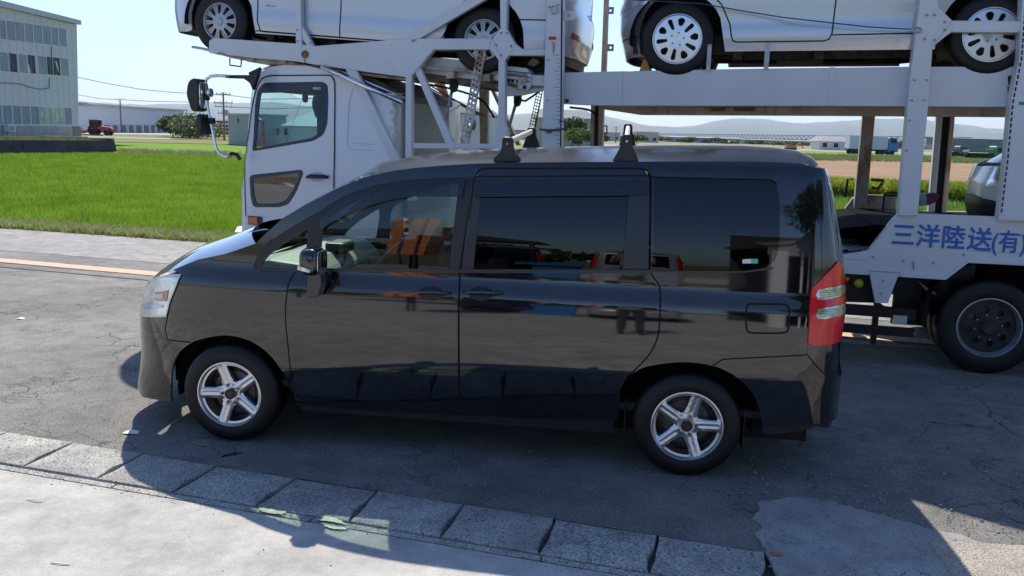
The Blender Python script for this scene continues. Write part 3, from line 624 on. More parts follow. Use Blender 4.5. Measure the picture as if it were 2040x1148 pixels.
# ------------------------------------------------------------------ vans carried on the upper deck
def arc(u, z, r, a0, a1, n=14): return [('m', u+r*math.cos(t), z+r*math.sin(t)) for t in np.linspace(a0, a1, n)]
def deck_van(fr, label, WB, fo, ro, W_, sill, ar, style, Rt, Rr, paint, seams, ang=0., group=None, rear_low=.28, fbot=.2, xa=.4, belt=1.0, lamp_h=.4, wcol=None, H=1.0, k=0.):
    o = fr.pt(WB/2, W_/2, 0); T = thing('minivan', o, label, 'van', group)
    tilt = [(0, -14), (.2, -10), (.3, -5), (.34, -2), (.42, 6), (.5, -3), (.62, -3), (.8, 0), (.95, 3), (1., 8), (1.05, 8), (1.2, 6), (1.6, 10), (1.72, 20), (1.8, 40), (1.9, 60)]
    B = Body(fr, -fo, WB+ro, W_, xa, WB+ro-.5, 3.0, 3.6, tilt, [(0, .12), (.25, .05), (.45, 0), (.65, 0), (.85, .06), (1.05, .2), (1.5, .5)], [(0, .1), (.25, .03), (.4, 0), (.62, 0), (.72, .04), (1.0, .05), (1.3, .08), (1.75, .2)])
    B.H = H; hz = lambda z: z if z < .7 else .7+(z-.7)*H
    s0, s1 = B.s0, B.s1; m = lambda *p: ('m', *p)
    B.sheet('body_side', B.poly([m(s0, fbot), m(-fo*.55, fbot)]+[m(-ar+.01, fbot+.02)]+arc(0, Rt+.01, ar, math.pi-.2, .42)+[m(ar+.02, sill), m(WB-ar-.02, sill)]+arc(WB, Rt+.01, ar, math.pi-.42, .1)+[m(WB+ar+.01, rear_low), m(s1-.6, rear_low-.02), m(s1, rear_low-.02), m(s1, 1.02), m(WB+ro-.5, belt+.02), m(WB*.5, belt), m(.1+k, belt-.03), m(-fo*.3+k*.3, .93), m(s0+.5, .82), m(s0, .8)]), paint, T, h=.06)
    gl = glass('glass_dark', (.20, .24, .24), 1.8)
    wins = [[(.42+k, 1.03), (WB*.36, 1.04), (WB*.36, 1.5), (.95+k, 1.46)], [(WB*.39, 1.04), (WB*.72, 1.05), (WB*.72, 1.52), (WB*.39, 1.51)], [(WB*.75, 1.05), (WB+ro-.35, 1.08), (WB+ro-.38, 1.5), (WB*.75, 1.52)]]
    wins = [[(a, b) for a, b in w] for w in wins]
    B.sheet('greenhouse', [(.1+k, belt-.03), (WB*.5, belt), (WB+ro-.5, belt+.02), (s1, 1.02), (s1, 1.1), (s1-.6, 1.1), (s1-.6, 1.6), (s1, 1.62), (s1, 1.72), (WB+ro-.5, 1.70), (WB*.6, 1.7), (1.25+k, 1.68), (1.05+k, 1.62), (.35+k, 1.13)], paint, T, holes=wins, h=.08)
    for w in wins: B.sheet('side_window', w, gl, T, h=.12, off=-.006, skirt=.003)
    B.sheet('rear_window', [(s1-.6, 1.1), (s1, 1.1), (s1, 1.62), (s1-.6, 1.6)], gl, T, h=.15)
    re = [(s, float(np.interp(z, B.zz, B.d)), hz(z)) for s, z in ((1.05+k, 1.62), (1.25+k, 1.68), (WB*.6, 1.7), (WB+ro-.5, 1.7))]+[(WB+ro-.22, .22, hz(1.68))]
    V, F = cross_sheet(fr, re, W_, 0, 14, [.25, .1, 0, 0, -.1], [.08, .1, .13, .12, .06], 2.2); mk('roof_panel', V, F, paint, T, smooth=True)
    we = [(.1+k, .05, hz(.97)), (.35+k, .07, hz(1.13)), (1.05+k, .16, hz(1.62))]; V, F = cross_sheet(fr, we, W_, 0, 10, [.25+k*.3]*3, .05, 2.); mk('windscreen', V, F, gl, T, smooth=True)
    he = [(-fo+.42, .12, hz(.82)), (-fo*.3+k*.3, .05, hz(.93)), (.1+k, .045, hz(.97))]; V, F = cross_sheet(fr, he, W_, 0, 12, [.3, .25, .25], [.02, .04, .05], 2.2); mk('bonnet', V, F, paint, T, smooth=True)
    mb = MB(fr)
    for sm in seams: strip(B, [m(*q) for q in sm], .012, .0018, mb)
    mb.build('panel_gap', mat('gap_dark', (0, 0, 0)), T)
    # lamps low on the rear corner and at the front
    B.sheet('headlamp', [(s0+.35, .62), (s0+.95, .66), (s0+1.05, .84), (s0+.4, .8)], mat('lamp_chrome', (0, 0, 0)), T, off=.006, h=.06)
    B.sheet('tail_lamp', [(WB+ro-.42, 1.0), (WB+ro-.1, 1.0), (WB+ro-.1, 1.55), (WB+ro-.3, 1.5)], mat('lamp_red', (0, 0, 0)), T, off=.006, h=.06)
    B.sheet('rear_reflector', [(s1-.62, lamp_h), (s1-.36, lamp_h-.01), (s1-.38, lamp_h+.045), (s1-.6, lamp_h+.055)], mat('reflector_red', (.35, .02, .03), .2, coat=.5), T, off=.006, h=.04)
    B.sheet('rear_valance', [(WB+ar+.02, rear_low+.01), (s1-.6, rear_low-.015), (s1, rear_low-.015), (s1, rear_low-.1), (s1-.6, rear_low-.1), (WB+ar+.1, rear_low-.06)], mat('black_trim', (0, 0, 0)), T, off=-.03, h=.08)
    for u in (0, WB):
        mb = MB(fr); mb.lathe([(ar+.03, .03), (ar+.03, .34), (0, .34)], (u, 0, Rt), 20, a0=-.1, a1=math.pi+.1); mb.build('wheel_well', mat('well', (0, 0, 0)), T); mb = MB(fr); mb.lathe([(0, W_-.34), (ar+.03, W_-.34), (ar+.03, W_-.03)], (u, 0, Rt), 20, a0=-.1, a1=math.pi+.1); mb.build('wheel_well', mat('well', (0, 0, 0)), T)
    ub = mat('under_brown', (.045, .035, .026), .8, var=.7, vs=14, bump=.4, bs=30)
    mb = MB(fr); mb.box(-.3, WB+ro-.35, .2, W_-.2, .24, .38); mb.box(.5, WB-.45, .04, W_-.04, .26, .36); mb.box(-fo+.3, -.42, .2, W_-.2, .22, .5)
    mb.box(.6, WB-.6, .25, .32, .17, .24); mb.box(.9, 1.3, .3, .9, .15, .24); mb.box(WB+.35, WB+ro-.25, .45, 1.2, .2, .3)
    mb.tube([(.3, .75, .2), (1.2, .8, .19), (2.0, .7, .18), (WB-.3, .6, .2)], .03); mb.tube([(.4, .3, .19), (1., .33, .17), (1.8, .28, .2), (WB-.4, .3, .18)], .012); mb.tube([(-.15, .15, .26), (.35, .4, .2), (.7, .5, .2)], .02)
    mb.tube([(WB, .15, .3), (WB, W_-.15, .3)], .04)
    mb.build('underbody', ub, T)
    mb = MB(fr)
    for u in (.5, 1.2, 2.0): mb.box(u, u+.08, .1, .2, .15, .27)
    mb.split('bracket', ub, T)
    rm = wcol
    wheel(fr, 0, .015, Rt, Rt, Rr, .2, style, T, ang, rimmat=rm); wheel(fr, WB, .015, Rt, Rt, Rr, .2, style, T, ang+.35, rimmat=rm)
    MF = Frame(fr.pt(0, W_, 0), -fr.e, fr.z); wheel(MF, 0, .015, Rt, Rt, Rr, .2, style, T, rimmat=rm); wheel(MF, -WB, .015, Rt, Rt, Rr, .2, style, T, rimmat=rm)
    fab = mat('seat_cloth', (0, 0, 0))
    for u in (1.0, 1.95): 
        for v in (.45, 1.2): seat(fr, T, u, v, .6, fab)
    for v in (-.1, W_+.1): mb = MB(fr); blob(mb, (.62, v, 1.15), (.07, .1, .09), 3); mb.build('door_mirror', paint, T, smooth=True)
    return T, B
def px_frame(h1, h2, v, Rt):
    a = TF.px(*h1, v); b = TF.px(*h2, v); e = TF.e*(b[0]-a[0])+TF.z*(b[1]-a[1]); O = TF.pt(a[0], v, a[1])
    f = Frame(O, e); f.O = O-f.z*Rt-f.n*.0; return f, float(np.linalg.norm(e))
def carried_vans():
    silver = mat('silver_paint', (.52, .55, .60), .30, .35, coat=1)
    pearl = mat('pearl_paint', (.50, .51, .53), .24, .55, coat=1)
    fr, wb = px_frame((436, 43), (962, 79), .06, .315)
    TA_, B = deck_van(fr, 'silver minivan with ten spoke wheel covers on the front deck above the cab', wb, .87, .86, 1.69, .225, .40, 'cover', .315, .188, silver,
                  [[(.43, 1.0), (.44, .35), (.47, .26), (.5, .245), (1.36, .24)], [(1.36, 1.), (1.36, .24)], [(1.36, .24), (wb-.5, .235), (wb-.42, .3), (wb-.36, .42)], [(wb+.33, .52), (wb+.8, .54)], [(.42, .25), (wb-.4, .235)]], ang=.1, group=None, rear_low=.25, fbot=.2, wcol=mat('cover_silver', (.42, .43, .45), .35, .5), H=1.08)
    # small eco badge on the front door
    b = MB(fr)
    for k in range(3): b.plate([(.535+.012*k, .492), (.549+.012*k, .492), (.562+.012*k, .505), (.548+.012*k, .505)], -.004, -.002)
    P = B.P(.55, .5, 0); dv = float((P-fr.O)@fr.n); b2 = MB(fr)
    for k in range(3): b2.plate([(.525+.012*k, .497), (.539+.012*k, .497), (.552+.012*k, .512), (.538+.012*k, .512)], dv-.005, dv-.003)
    b2.build('eco_badge', mat('badge_teal', (.05, .35, .45), .3), TA_)
    text('HYBRID', fr, .575, dv-.004, .494, .020, mat('badge_grey', (.2, .21, .23), .3), TA_, 'badge_lettering')
    fr, wb = px_frame((1349, 77.5), (1976, 68.6), .06, .33)
    deck_van(fr, 'pearl grey minivan with slotted alloy wheels on the rear upper deck', wb, .62, 1.0, 1.83, .215, .41, 'slots', .33, .221, pearl,
             [[(.0, 1.0), (.38, .62), (.46, .45), (.475, .36), (.49, .31), (.52, .295), (1.27, .295), (1.31, .31), (1.33, .36), (1.36, 1.0)], [(1.33, .345), (wb-.43, .35)], [(-.8, .36), (-.41, .37)]], ang=.12, rear_low=.25, fbot=.19, H=1.36, k=-.42)  # unseen upper body stretched tall, windscreen set forward, to extend its ground shadow

# ------------------------------------------------------------------ lettering
def text(s, fr, u, v, z, size, m, parent, name='lettering', bold=0., ext=.001, sx=1.):
    c = bpy.data.curves.new(name, 'FONT'); c.body = s; c.size = 1; c.extrude = 0
    c.resolution_u = 3; o = bpy.data.objects.new(name, c); COL.objects.link(o); bpy.context.view_layer.update()
    me = bpy.data.meshes.new_from_object(o.evaluated_get(bpy.context.evaluated_depsgraph_get())); V = [fr.pt(u+p.co.x*size*sx, v, z+p.co.y*size) for p in me.vertices]; F = [tuple(p.vertices) for p in me.polygons]
    if bold:
        k = len(V); V0 = list(V); F0 = list(F)
        for j, (a, b_) in enumerate(((bold, 0), (-bold, 0), (0, bold), (0, -bold))):
            V += [p+fr.e*a+fr.z*b_-fr.n*.0006*(j+1) for p in V0]; F += [tuple(i+k*(j+1) for i in f) for f in F0]
    bpy.data.objects.remove(o); bpy.data.curves.remove(c); bpy.data.meshes.remove(me)
    return mk(name, V, F, m, parent)

# ------------------------------------------------------------------ the car carrier
def carrier():
    T = thing('car_carrier', TF.pt(1.5, 1.1, 0), 'white double deck car carrier truck standing behind the black minivan', 'truck')
    wh = mat('truck_white', (.66, .67, .68), .45, var=.05, vs=2, dirt=((.30, .17, .09), 2.6, .66, .55))
    cabm = mat('cab_white', (.72, .72, .73), .3, coat=.6, var=.02, vs=1.5)
    cream = mat('deck_cream', (.50, .43, .34), .6, var=.2, vs=5, dirt=((.24, .10, .04), 3.2, .52, .8))
    rusty = mat('rusty_steel', (.26, .13, .06), .8, var=.5, vs=14)
    blk = mat('black_trim', (0, 0, 0)); chrome = mat('chrome', (0, 0, 0)); steel = mat('galv', (.42, .43, .44), .45, .5, var=.25, vs=20)
    dk = mat('chassis_black', (.015, .015, .017), .7, var=.4, vs=8)
    P = TF.pxs
    def plate(name, pts, v0, v1, m=wh, bev=.006): mb = MB(TF); mb.plate(P(pts, v0), v0, v1); return mb.build(name, m, T, bevel=bev)
    def post(name, pts, v0, v1, m=wh, bev=.005, cut=None): return plate(name, pts, v0, v1, m, bev)
    def bars(name, segs, w, h, v, m):
        mb = MB(TF)
        for a, b in segs: pa, pb = TF.px(*a, v), TF.px(*b, v); mb.bar((pa[0], v, pa[1]), (pb[0], v, pb[1]), w, h)
        return mb.build(name, m, T)
    far = 2.15
    # --- cab
    u0 = TF.px(479, 400, .3)[0]
    CB = Body(TF, u0-.03, TF.px(745, 300, .05)[0]+.25, 2.2, u0+.35, TF.px(745, 300)[0]+.1, 2.7, 8, [(0, 0), (1.2, 0), (1.5, 2), (1.9, 4), (2.3, 6), (2.42, 14), (2.5, 40), (2.6, 65)],
              [(0, .04), (.6, 0), (1.3, .0), (1.55, .06), (2., .22), (2.35, .38), (2.5, .48)], [(0, 0), (2.5, 0)], v0=.0)
    s0, s1 = CB.s0, CB.s1
    dw = CB.poly(fil([(503, 302), (506, 270), (509, 209), (514, 180), (526, 165), (644, 163), (653, 169), (655, 199), (653, 246), (645, 269), (625, 281)], 7))
    lw = CB.poly(fil([(498, 349), (602, 338), (605, 345), (592, 381), (576, 407), (559, 413), (505, 413), (500, 391)], 8))
    zr = 2.47
    outline = CB.poly([(486, 309), (490, 259), (500, 209), (517, 144)])+CB.poly([(536, 134), (565, 130), (612, 131), (645, 139), (694, 160), (745, 185)])
    zb = .62
    B_side = [(s0+.75, zb)]+CB.poly([(489, 431), (487.5, 365)])[::1]+outline+[(s1-.9, outline[-1][1]), (s1-.9, zb)]
    CB.sheet('cab_side', B_side, cabm, T, holes=[dw, lw], h=.09)
    door = CB.poly([(493, 520), (491, 431), (489, 365), (489, 318)]+cr([(494, 280), (503, 215), (511, 180), (522, 158), (539, 151)])+cr([(648, 150), (661, 152), (667, 164)])+[(667, 300), (666, 400), (664, 530)])
    CB.sheet('cab_door', door, cabm, T, holes=[dw, lw], h=.09, off=.006)
    CB.sheet('cab_front', [(s0, zb)]+[(s0+.75, zb)]+CB.poly([(489, 431), (487.5, 365), (486, 312)])+[(s0, 1.42)], cabm, T, h=.1, off=-.004)
    fg = [(s0, 1.42)]+CB.poly([(486, 312), (490, 262), (500, 212), (515, 150)])+[(s0, 2.3)]
    CB.sheet('windscreen', fg, glass('glass_cab', (.72, .84, .82), 1.45), T, h=.1, off=-.004)
    CB.sheet('cab_back', [(s1-.9, zb), (s1, zb), (s1, outline[-1][1]), (s1-.9, outline[-1][1])], cabm, T, h=.2)
    ins = lambda q, k: [tuple(np.array(q).mean(0)+(np.array(p)-np.array(q).mean(0))*k) for p in q]
    dwi = CB.poly(fil([(508, 296), (512, 268), (517, 213), (521, 185), (531, 171), (641, 169), (648, 174), (649, 199), (647, 243), (640, 263), (622, 275)], 6))
    lwi = CB.poly(fil([(503, 356), (595, 345), (597, 350), (584, 379), (570, 399), (555, 405), (511, 406), (507, 391)], 7))
    sl_ = mat('seal', (.02, .035, .06), .35)
    CB.sheet('window_seal', dw, sl_, T, holes=[dwi], h=.08, off=.008); CB.sheet('window_seal', lw, sl_, T, holes=[lwi], h=.08, off=.008)
    cg = glass('glass_cab', (0, 0, 0)); CB.sheet('door_window', dwi, cg, T, h=.12, off=.0, skirt=.003); CB.sheet('lower_door_window', lwi, glass('glass_lower', (.25, .27, .28), 2.1), T, h=.12, off=.0, skirt=.003)
    CB.sheet('window_visor', CB.poly([(521, 186), (526, 168), (642, 166), (651, 172), (652, 183), (600, 184)]), sl_, T, h=.06, off=.02, skirt=.003)
    q = CB.inv((626, 176.5)); text('HINO', TF, q[0], float((CB.P(q[0], q[1])-TF.O)@TF.n)-.03, q[1]-.012, .034, mat('badge_white', (.8, .8, .8), .4), T, 'visor_lettering', bold=.001)
    mb = MB(TF); strip(CB, [(491, 431), (489, 365), (489, 318)]+cr([(494, 280), (503, 215), (511, 180), (522, 158), (539, 151)])+cr([(648, 150), (661, 152), (667, 164)])+[(667, 300), (665, 530)], .012, .009, mb)
    mb.build('door_gap', mat('gap_dark', (0, 0, 0)), T)
    mb = MB(TF); strip(CB, [(704, 174), (696, 200), (692, 290), (697, 297), (744, 300)], .006, .004, mb); strip(CB, [(706, 286), (746, 288)], .006, .004, mb); mb.build('panel_crease', mat('crease', (.5, .5, .52), .5), T)
    a = [CB.P(*CB.inv(p), .03) for p in ((613, 353), (620, 351), (648, 352), (656, 353))]
    mb = MB(); mb.tube(a, [.014, .02, .02, .014], 8, world=True); mb.build('door_handle', blk, T, smooth=True)
    CB.sheet('handle_cup', rounded(CB.poly([(618, 343), (646, 342), (648, 361), (618, 362)]), 2), mat('crease', (0, 0, 0)), T, h=.06, off=.008, both=False)
    mb = MB(TF); q = CB.inv((651, 367)); mb.lathe([(0, -.012), (.014, -.012), (.016, .0), (.016, .02)], (q[0], 0.02, q[1]), 14); mb.build('door_lock', chrome, T)
    CB.sheet('indicator_housing', CB.poly([(496, 430), (523, 432), (524, 446), (521, 449), (497, 447)]), mat('ind_house', (.05, .03, .05), .5), T, h=.05, off=.02, skirt=.03)
    CB.sheet('indicator_lens', CB.poly([(498, 432), (515, 433), (516, 446), (499, 445)]), mat('lens_orange', (.62, .13, .015), .25, coat=.5), T, h=.05, off=.032, skirt=.02)
    # chrome corner garnish and bumper
    CB.sheet('corner_garnish', [(s0+.55, 1.3), (s0+.74, 1.36), (s0+.76, 1.2), (s0+.72, .98), (s0+.6, .98)], chrome, T, h=.05, off=.03, skirt=.03)
    CB.sheet('front_bumper', [(s0, .45), (s0+.95, .45), (s0+.95, .84), (s0+.82, .88), (s0, .88)], cabm, T, h=.1, off=.07, skirt=.08)
    CB.sheet('grille', [(s0, .92), (s0+.55, .92), (s0+.5, 1.3), (s0, 1.32)], chrome, T, h=.1, off=.02)
    re = [(float((CB.P(*q)-TF.O)@TF.e), float((CB.P(*q)-TF.O)@TF.n), float((CB.P(*q)-TF.O)[2])) for q in CB.poly([(517, 144), (524, 139), (536, 134), (550, 131.5), (565, 130), (612, 131), (645, 139), (694, 160), (745, 185)])]
    V, F = cross_sheet(TF, re, 2.2, 0, 14, [.28, .27, .25, .22, .18, .1, 0, 0, 0], .08, 2.4); mk('cab_roof', V, F, cabm, T, smooth=True)
    mb = MB(TF)
    for (a, b), r, v in ((((640, 133), (800, 205)), .022, -.02), (((655, 131), (808, 196)), .014, .1), (((700, 147), (806, 187)), .014, .3)):
        pa, pb = TF.px(*a, v), TF.px(*b, v); mb.tube([(pa[0], v, pa[1]), (pb[0], v, pb[1])], r)
    mb.build('roof_tube', chrome, T, smooth=True)
    red = mat('seat_red', (.30, .03, .025), .7, var=.3, vs=12)
    ru = TF.px(560, 300, 1.2)
    seat(TF, T, TF.px(668, 300, .7)[0], .55, .70, mat('cab_seat', (.10, .02, .02), .8)); seat(TF, T, TF.px(668, 300, .7)[0], 1.6, .70, mat('cab_seat', (0, 0, 0)))
    mb = MB(TF); mb.plate([(u0+.15, .9), (u0+.1, 1.30), (u0+.35, 1.36), (u0+.6, 1.28), (u0+.6, .9)], .12, 2.08); mb.build('cab_dashboard', mat('cab_dash', (.34, .06, .04), .6), T, bevel=.03)
    mb = MB(TF); c = TF.pt(u0+.78, .55, 1.30); ax = TF.e*.55+TF.z*.83; e2 = np.cross(ax, TF.n); mb.tube([c+.22*(TF.n*math.cos(t)+e2*math.sin(t)) for t in np.linspace(0, 2*math.pi, 25)], .014, 8, world=True); mb.tube([c, c-ax*.3], .03, 8, world=True)
    mb.build('steering_wheel', blk, T, smooth=True)
    mb = MB(TF)
    for v in (1.98,): 
        pts = [TF.px(*p, v) for p in ((510, 300), (511, 245), (516, 238), (524, 243), (526, 300))]; mb.tube([(a, v, b) for a, b in pts], .018)
    mb.build('grab_handle', mat('rail_red', (.45, .06, .04), .5), T, smooth=True)
    mb = MB(TF); q = TF.px(608, 190, .6); blob(mb, (q[0], .6, q[1]-.02), (.02, .05, .06), 3); q2 = TF.px(560, 178, .8); mb.box(q2[0]-.1, q2[0]+.1, .5, 1.7, q2[1]-.03, q2[1]+.02); mb.build('sun_visor', mat('visor_grey', (.2, .2, .21), .8), T)
    mb = MB(TF); q = TF.px(631, 200, .9); mb.box(q[0], q[0]+.35, .9, 2.05, 1.0, 2.35); mb.build('cab_rear_wall', mat('cab_wall', (.06, .08, .11), .8), T)
    # --- mirrors on the cab
    for mir in (0, 1):
        MFm = TF if mir == 0 else None
        def mp(pts, v):
            q = [TF.px(a, b, v) for a, b in pts]; return [(a, v if mir == 0 else 2.2-v, b) for a, b in q]
        mb = MB(TF); mb.tube(mp([(459, 312), (446, 311), (437, 306), (431, 296), (420, 249), (410, 196), (408, 170), (411, 158), (420, 152), (435, 151), (456, 152)], -.22), .016, 10); mb.build('mirror_tube', chrome, T, smooth=True)
        mb = MB(TF); pts = mp([(452, 150), (500, 150), (518, 140), (516, 150), (506, 180), (500, 166), (488, 157), (452, 156)], -.12); v = pts[0][1]; mb.plate([(a, c) for a, b, c in pts], v-.03, v+.03); mb.tube(mp([(497, 148), (520, 137)], -.1), .02); mb.build('mirror_arm', blk, T, bevel=.006)
        mb = MB(TF); pts = mp([(456, 312), (462, 306), (472, 308), (478, 318)], -.15); mb.tube(pts, .02); mb.build('mirror_hinge', blk, T)
        out = mp([(381, 192), (381, 180), (384, 164), (392, 157), (401, 158), (405, 164), (406, 200), (405, 219), (398, 224), (390, 221), (386, 208)], -.25); v = out[0][1]
        mb = MB(TF); mb.plate(rounded([(a, c) for a, b, c in out], 2), v-.09, v+.09); mb.build('mirror_head', blk, T, bevel=.02)
        q = mp([(405.5, 190)], -.25)[0]; mb = MB(TF); blob(mb, (q[0]+.004, v, q[2]), (.008, .08, .13), 5); mb.build('mirror_glass', mat('mirror', (0, 0, 0)), T, smooth=True)
        out = mp([(400, 232), (403, 228), (409, 228), (411, 236), (412, 266), (408, 271), (402, 268), (400, 250)], -.25)
        mb = MB(TF); mb.plate(rounded([(a, c) for a, b, c in out], 2), v-.09, v+.09); mb.build('mirror_head', blk, T, bevel=.015)
        q = mp([(419, 185)], -.25)[0]; mb = MB(TF); blob(mb, (q[0], v, q[2]), (.02, .05, .045), 2.4); mb.build('mirror_head', chrome, T, smooth=True)
        mb = MB(TF)
        for p in ((410, 194), (421, 241)): q = mp([p], -.22)[0]; mb.box(q[0]-.035, q[0]+.03, q[1]-.03, q[1]+.03, q[2]-.03, q[2]+.03)
        mb.build('mirror_clamp', blk, T, bevel=.005)
    # --- deck ahead of and above the cab
    plate('front_beam', [(425, 75.5), (588, 87), (626, 92), (740, 83), (806, 77), (982, 77), (997, 57), (1009, 57), (1028, 91), (1006, 120), (993, 120), (978, 99), (863, 99), (822, 149), (808, 154), (711, 141), (654, 133), (586, 122), (516, 117), (432, 107), (416, 105), (416, 82)], 0, .1)
    plate('front_beam', [(425, 79), (588, 90), (740, 86), (822, 86), (822, 149), (711, 143), (586, 124), (516, 119), (432, 109), (416, 105)], far-.1, far, cream)
    mb = MB(TF); q = TF.px(608, 108.5); mb.lathe([(0, -.025), (.02, -.028), (.035, -.02), (.04, .0), (.04, .02)], (q[0], 0, q[1]), 12); mb.build('pivot_bolt', rusty, T)
    uL, uR = TF.px(428, 95)[0], TF.px(1085, 150, .2)[0]
    # deck floor of cross members and two tracks, tilted like the front van
    ftz = lambda u: np.interp(u, [TF.px(388, 96)[0], TF.px(600, 115)[0], TF.px(820, 150)[0], TF.px(1060, 170, .3)[0]], [TF.px(388, 96)[1], TF.px(600, 108)[1], TF.px(820, 128)[1], TF.px(1060, 150, .3)[1]])
    mb = MB(TF)
    for v0, v1 in ((.12, .62), (1.5, 2.02)):
        us = np.linspace(uL, TF.px(1060, 150, .3)[0], 12)
        for i in range(11): mb.addw([TF.pt(us[i+a], v, ftz(us[i+a])-.0+dz) for dz in (0, -.03) for a, v in ((0, v0), (1, v0), (1, v1), (0, v1))], [(0, 1, 2, 3), (7, 6, 5, 4), (0, 4, 5, 1), (2, 6, 7, 3), (1, 5, 6, 2), (3, 7, 4, 0)])
    mb.split('wheel_track', cream, T, 88)
    for u in np.linspace(uL+.35, TF.px(1050, 150, .3)[0], 9): mb = MB(TF); z = ftz(u); mb.box(u-.04, u+.04, .1, far-.1, z-.10, z-.035); mb.build('cross_member', cream, T)
    plate('deck_lip', [(381, 91), (390, 92), (416, 97), (416, 103), (400, 99), (381, 96)], .0, .06, steel)
    plate('lower_flange', [(434, 108), (516, 118), (586, 124), (654, 135), (740, 147), (812, 156), (812, 161), (740, 153), (654, 141), (560, 130), (520, 127), (460, 116)], .12, .4, cream)
    plate('lower_flange', [(711, 141), (812, 156), (840, 150), (912, 160), (1010, 182), (1018, 188), (912, 170), (840, 163), (800, 162), (711, 148)], far-.4, far-.3, mat('rust_orange', (.42, .20, .09), .7, var=.35, vs=8))
    mb = MB(TF)
    for p in ([(458, 116), (458, 130), (480, 133), (481, 119)],): mb.tube([(TF.px(*q, .1)[0], .1, TF.px(*q, .1)[1]) for q in p], .008)
    mb.build('tie_ring', dk, T)
    # --- posts and braces of the front frame
    post('deck_post', [(588, -60), (597, -60), (600, 50), (601, 94), (589, 88), (589, 45)], -.012, .06)
    plate('deck_brace', [(600, 50), (604, 56), (625, 93), (612, 93), (601, 76), (601, 66)], .0, .06)
    bars('deck_brace', [((820, 78), (975, -14))], .06, .085, .03, wh)
    post('deck_post', [(995, -60), (1011, -60), (1009, 58), (997, 58)], -.0, .09)
    post('deck_post', [(993, 118), (1006, 118), (1006, 248), (1010, 256), (1010, 330), (986, 330), (988, 256), (992, 248)], .0, .09)
    post('deck_post', [(808, 152), (820, 150), (820, 330), (807, 330)], .0, .08)
    plate('deck_brace', [(688, 138), (710, 141), (799, 322), (830, 400), (812, 400), (782, 328)], -.004, .06)
    plate('deck_brace', [(825, 140), (834, 130), (838, 137), (909, 298), (893, 298)], .01, .07)
    plate('frame_rail', [(817, 285), (990, 287), (990, 297), (817, 296)], .015, .08)
    plate('frame_rail', [(1026, 87), (1041, 98), (1086, 98), (1086, 111), (1012, 111), (1022, 98)], .004, .08)
    for name, quad, v0, m in (('perforated_strut', [(951, 98), (969, 98), (934, 290), (915, 290)], .06, mat('strut_worn', (.52, .50, .46), .55, var=.25, vs=8, dirt=((.22, .08, .04), 7, .5, .9))), ('perforated_strut', [(1070, 180), (1082, 178), (1060, 290), (1046, 290)], far-.2, mat('strut_brown', (.14, .09, .06), .7, var=.4, vs=8))):
        q = P(quad, v0); A = np.array(q); holes = []
        d0 = A[3]-A[0]; w0 = A[1]-A[0]; L = np.linalg.norm(d0); n = 17; h_r = .0125 if v0 < 1 else .016
        for k in range(n):
            for side in (.3, .68):
                t = (k+.6+(.35 if side > .5 else 0))/(n+1); c = A[0]+d0*t+w0*side; holes.append([tuple(c+h_r*np.array([math.cos(a), math.sin(a)])) for a in np.linspace(0, 2*math.pi, 9)[:-1]])
        mb = MB(TF); disc(mb, q, holes, lambda x, y: (x, v0, y), .2, .012); mb.build(name, m, T)
    for a, b, v in (((904, 165), (882, 262), .25), ((1031, 195), (1008, 275), 1.1)):
        pa, pb = TF.px(*a, v), TF.px(*b, v); mb = MB(TF); mb.tube([(pa[0], v, pa[1]), (pb[0], v, pb[1])], .017); mb.build('lift_rod', steel, T, smooth=True)
        mb = MB(TF); mb.plate(rounded([(pa[0]-.035, pa[1]+.06), (pa[0]+.04, pa[1]+.06), (pa[0]+.035, pa[1]-.08), (pa[0]-.03, pa[1]-.1)], 1), v-.04, v+.04); mb.lathe([(0, -.06), (.03, -.06), (.034, -.04)], (pa[0]+.005, v, pa[1]+.02), 10); mb.build('clevis', dk, T)
    plate('slide_girder', [(851, 113), (991, 126), (991, 158), (965, 161), (912, 155), (840, 145)], .2, .34, wh)
    plate('girder_flange', [(840, 146), (912, 156), (965, 162), (1018, 174), (1018, 182), (960, 172), (905, 163), (843, 151)], .24, .5, mat('flange_dirty', (.20, .18, .14), .8, var=.4, vs=12))
    plate('slide_block', [(1006, 131), (1050, 136), (1059, 150), (1058, 170), (1052, 180), (1032, 177), (1032, 168), (1006, 164)], .12, .3, wh)
    plate('slide_block', [(985, 127), (1004, 129), (1004, 163), (985, 160)], .15, .3, wh)
    mb = MB(TF); 
    for p in ((1044, 174), (1020, 162), (1030, 163), (1040, 164), (1013, 161)): q = TF.px(*p, .1); mb.lathe([(0, .0), (.018 if p[0] == 1044 else .007, .0), (.02, .03)], (q[0], .1, q[1]), 10)
    mb.build('bolt', dk, T)
    mb = MB(TF)
    for z in ((1006, 141, 1055, 146), (1006, 149, 1057, 155), (1006, 157, 1056, 163)): a = TF.px(z[0], z[1], .118); b = TF.px(z[2], z[3], .118); mb.bar((a[0], .118, a[1]), (b[0], .118, b[1]), .006, .008)
    mb.split('groove', dk, T)
    plate('girder_end', [(1058, 149), (1084, 150), (1084, 172), (1058, 170)], .14, .2, wh)
    plate('girder_end', [(1007, 168), (1030, 178), (1083, 175), (1083, 180), (1040, 190), (1008, 192)], .2, .26, wh)
    mb = MB(TF); q = TF.px(1056, 122, .5); mb.box(q[0]-.35, q[0]+.3, .4, 1.9, q[1]-.12, q[1]+.1); mb.build('winch_box', dk, T)
    plate('winch_cover', [(1050, 128), (1060, 115), (1072, 118), (1074, 124), (1062, 133)], .36, .42, mat('cream_cover', (.45, .38, .26), .5))
    # --- main columns
    post('deck_column', [(1090, -70), (1121, -70), (1120.5, 0), (1119, 140), (1117.5, 225), (1117, 420), (1076, 420), (1081, 225), (1085, 137), (1089, 0)], -.06, .08)
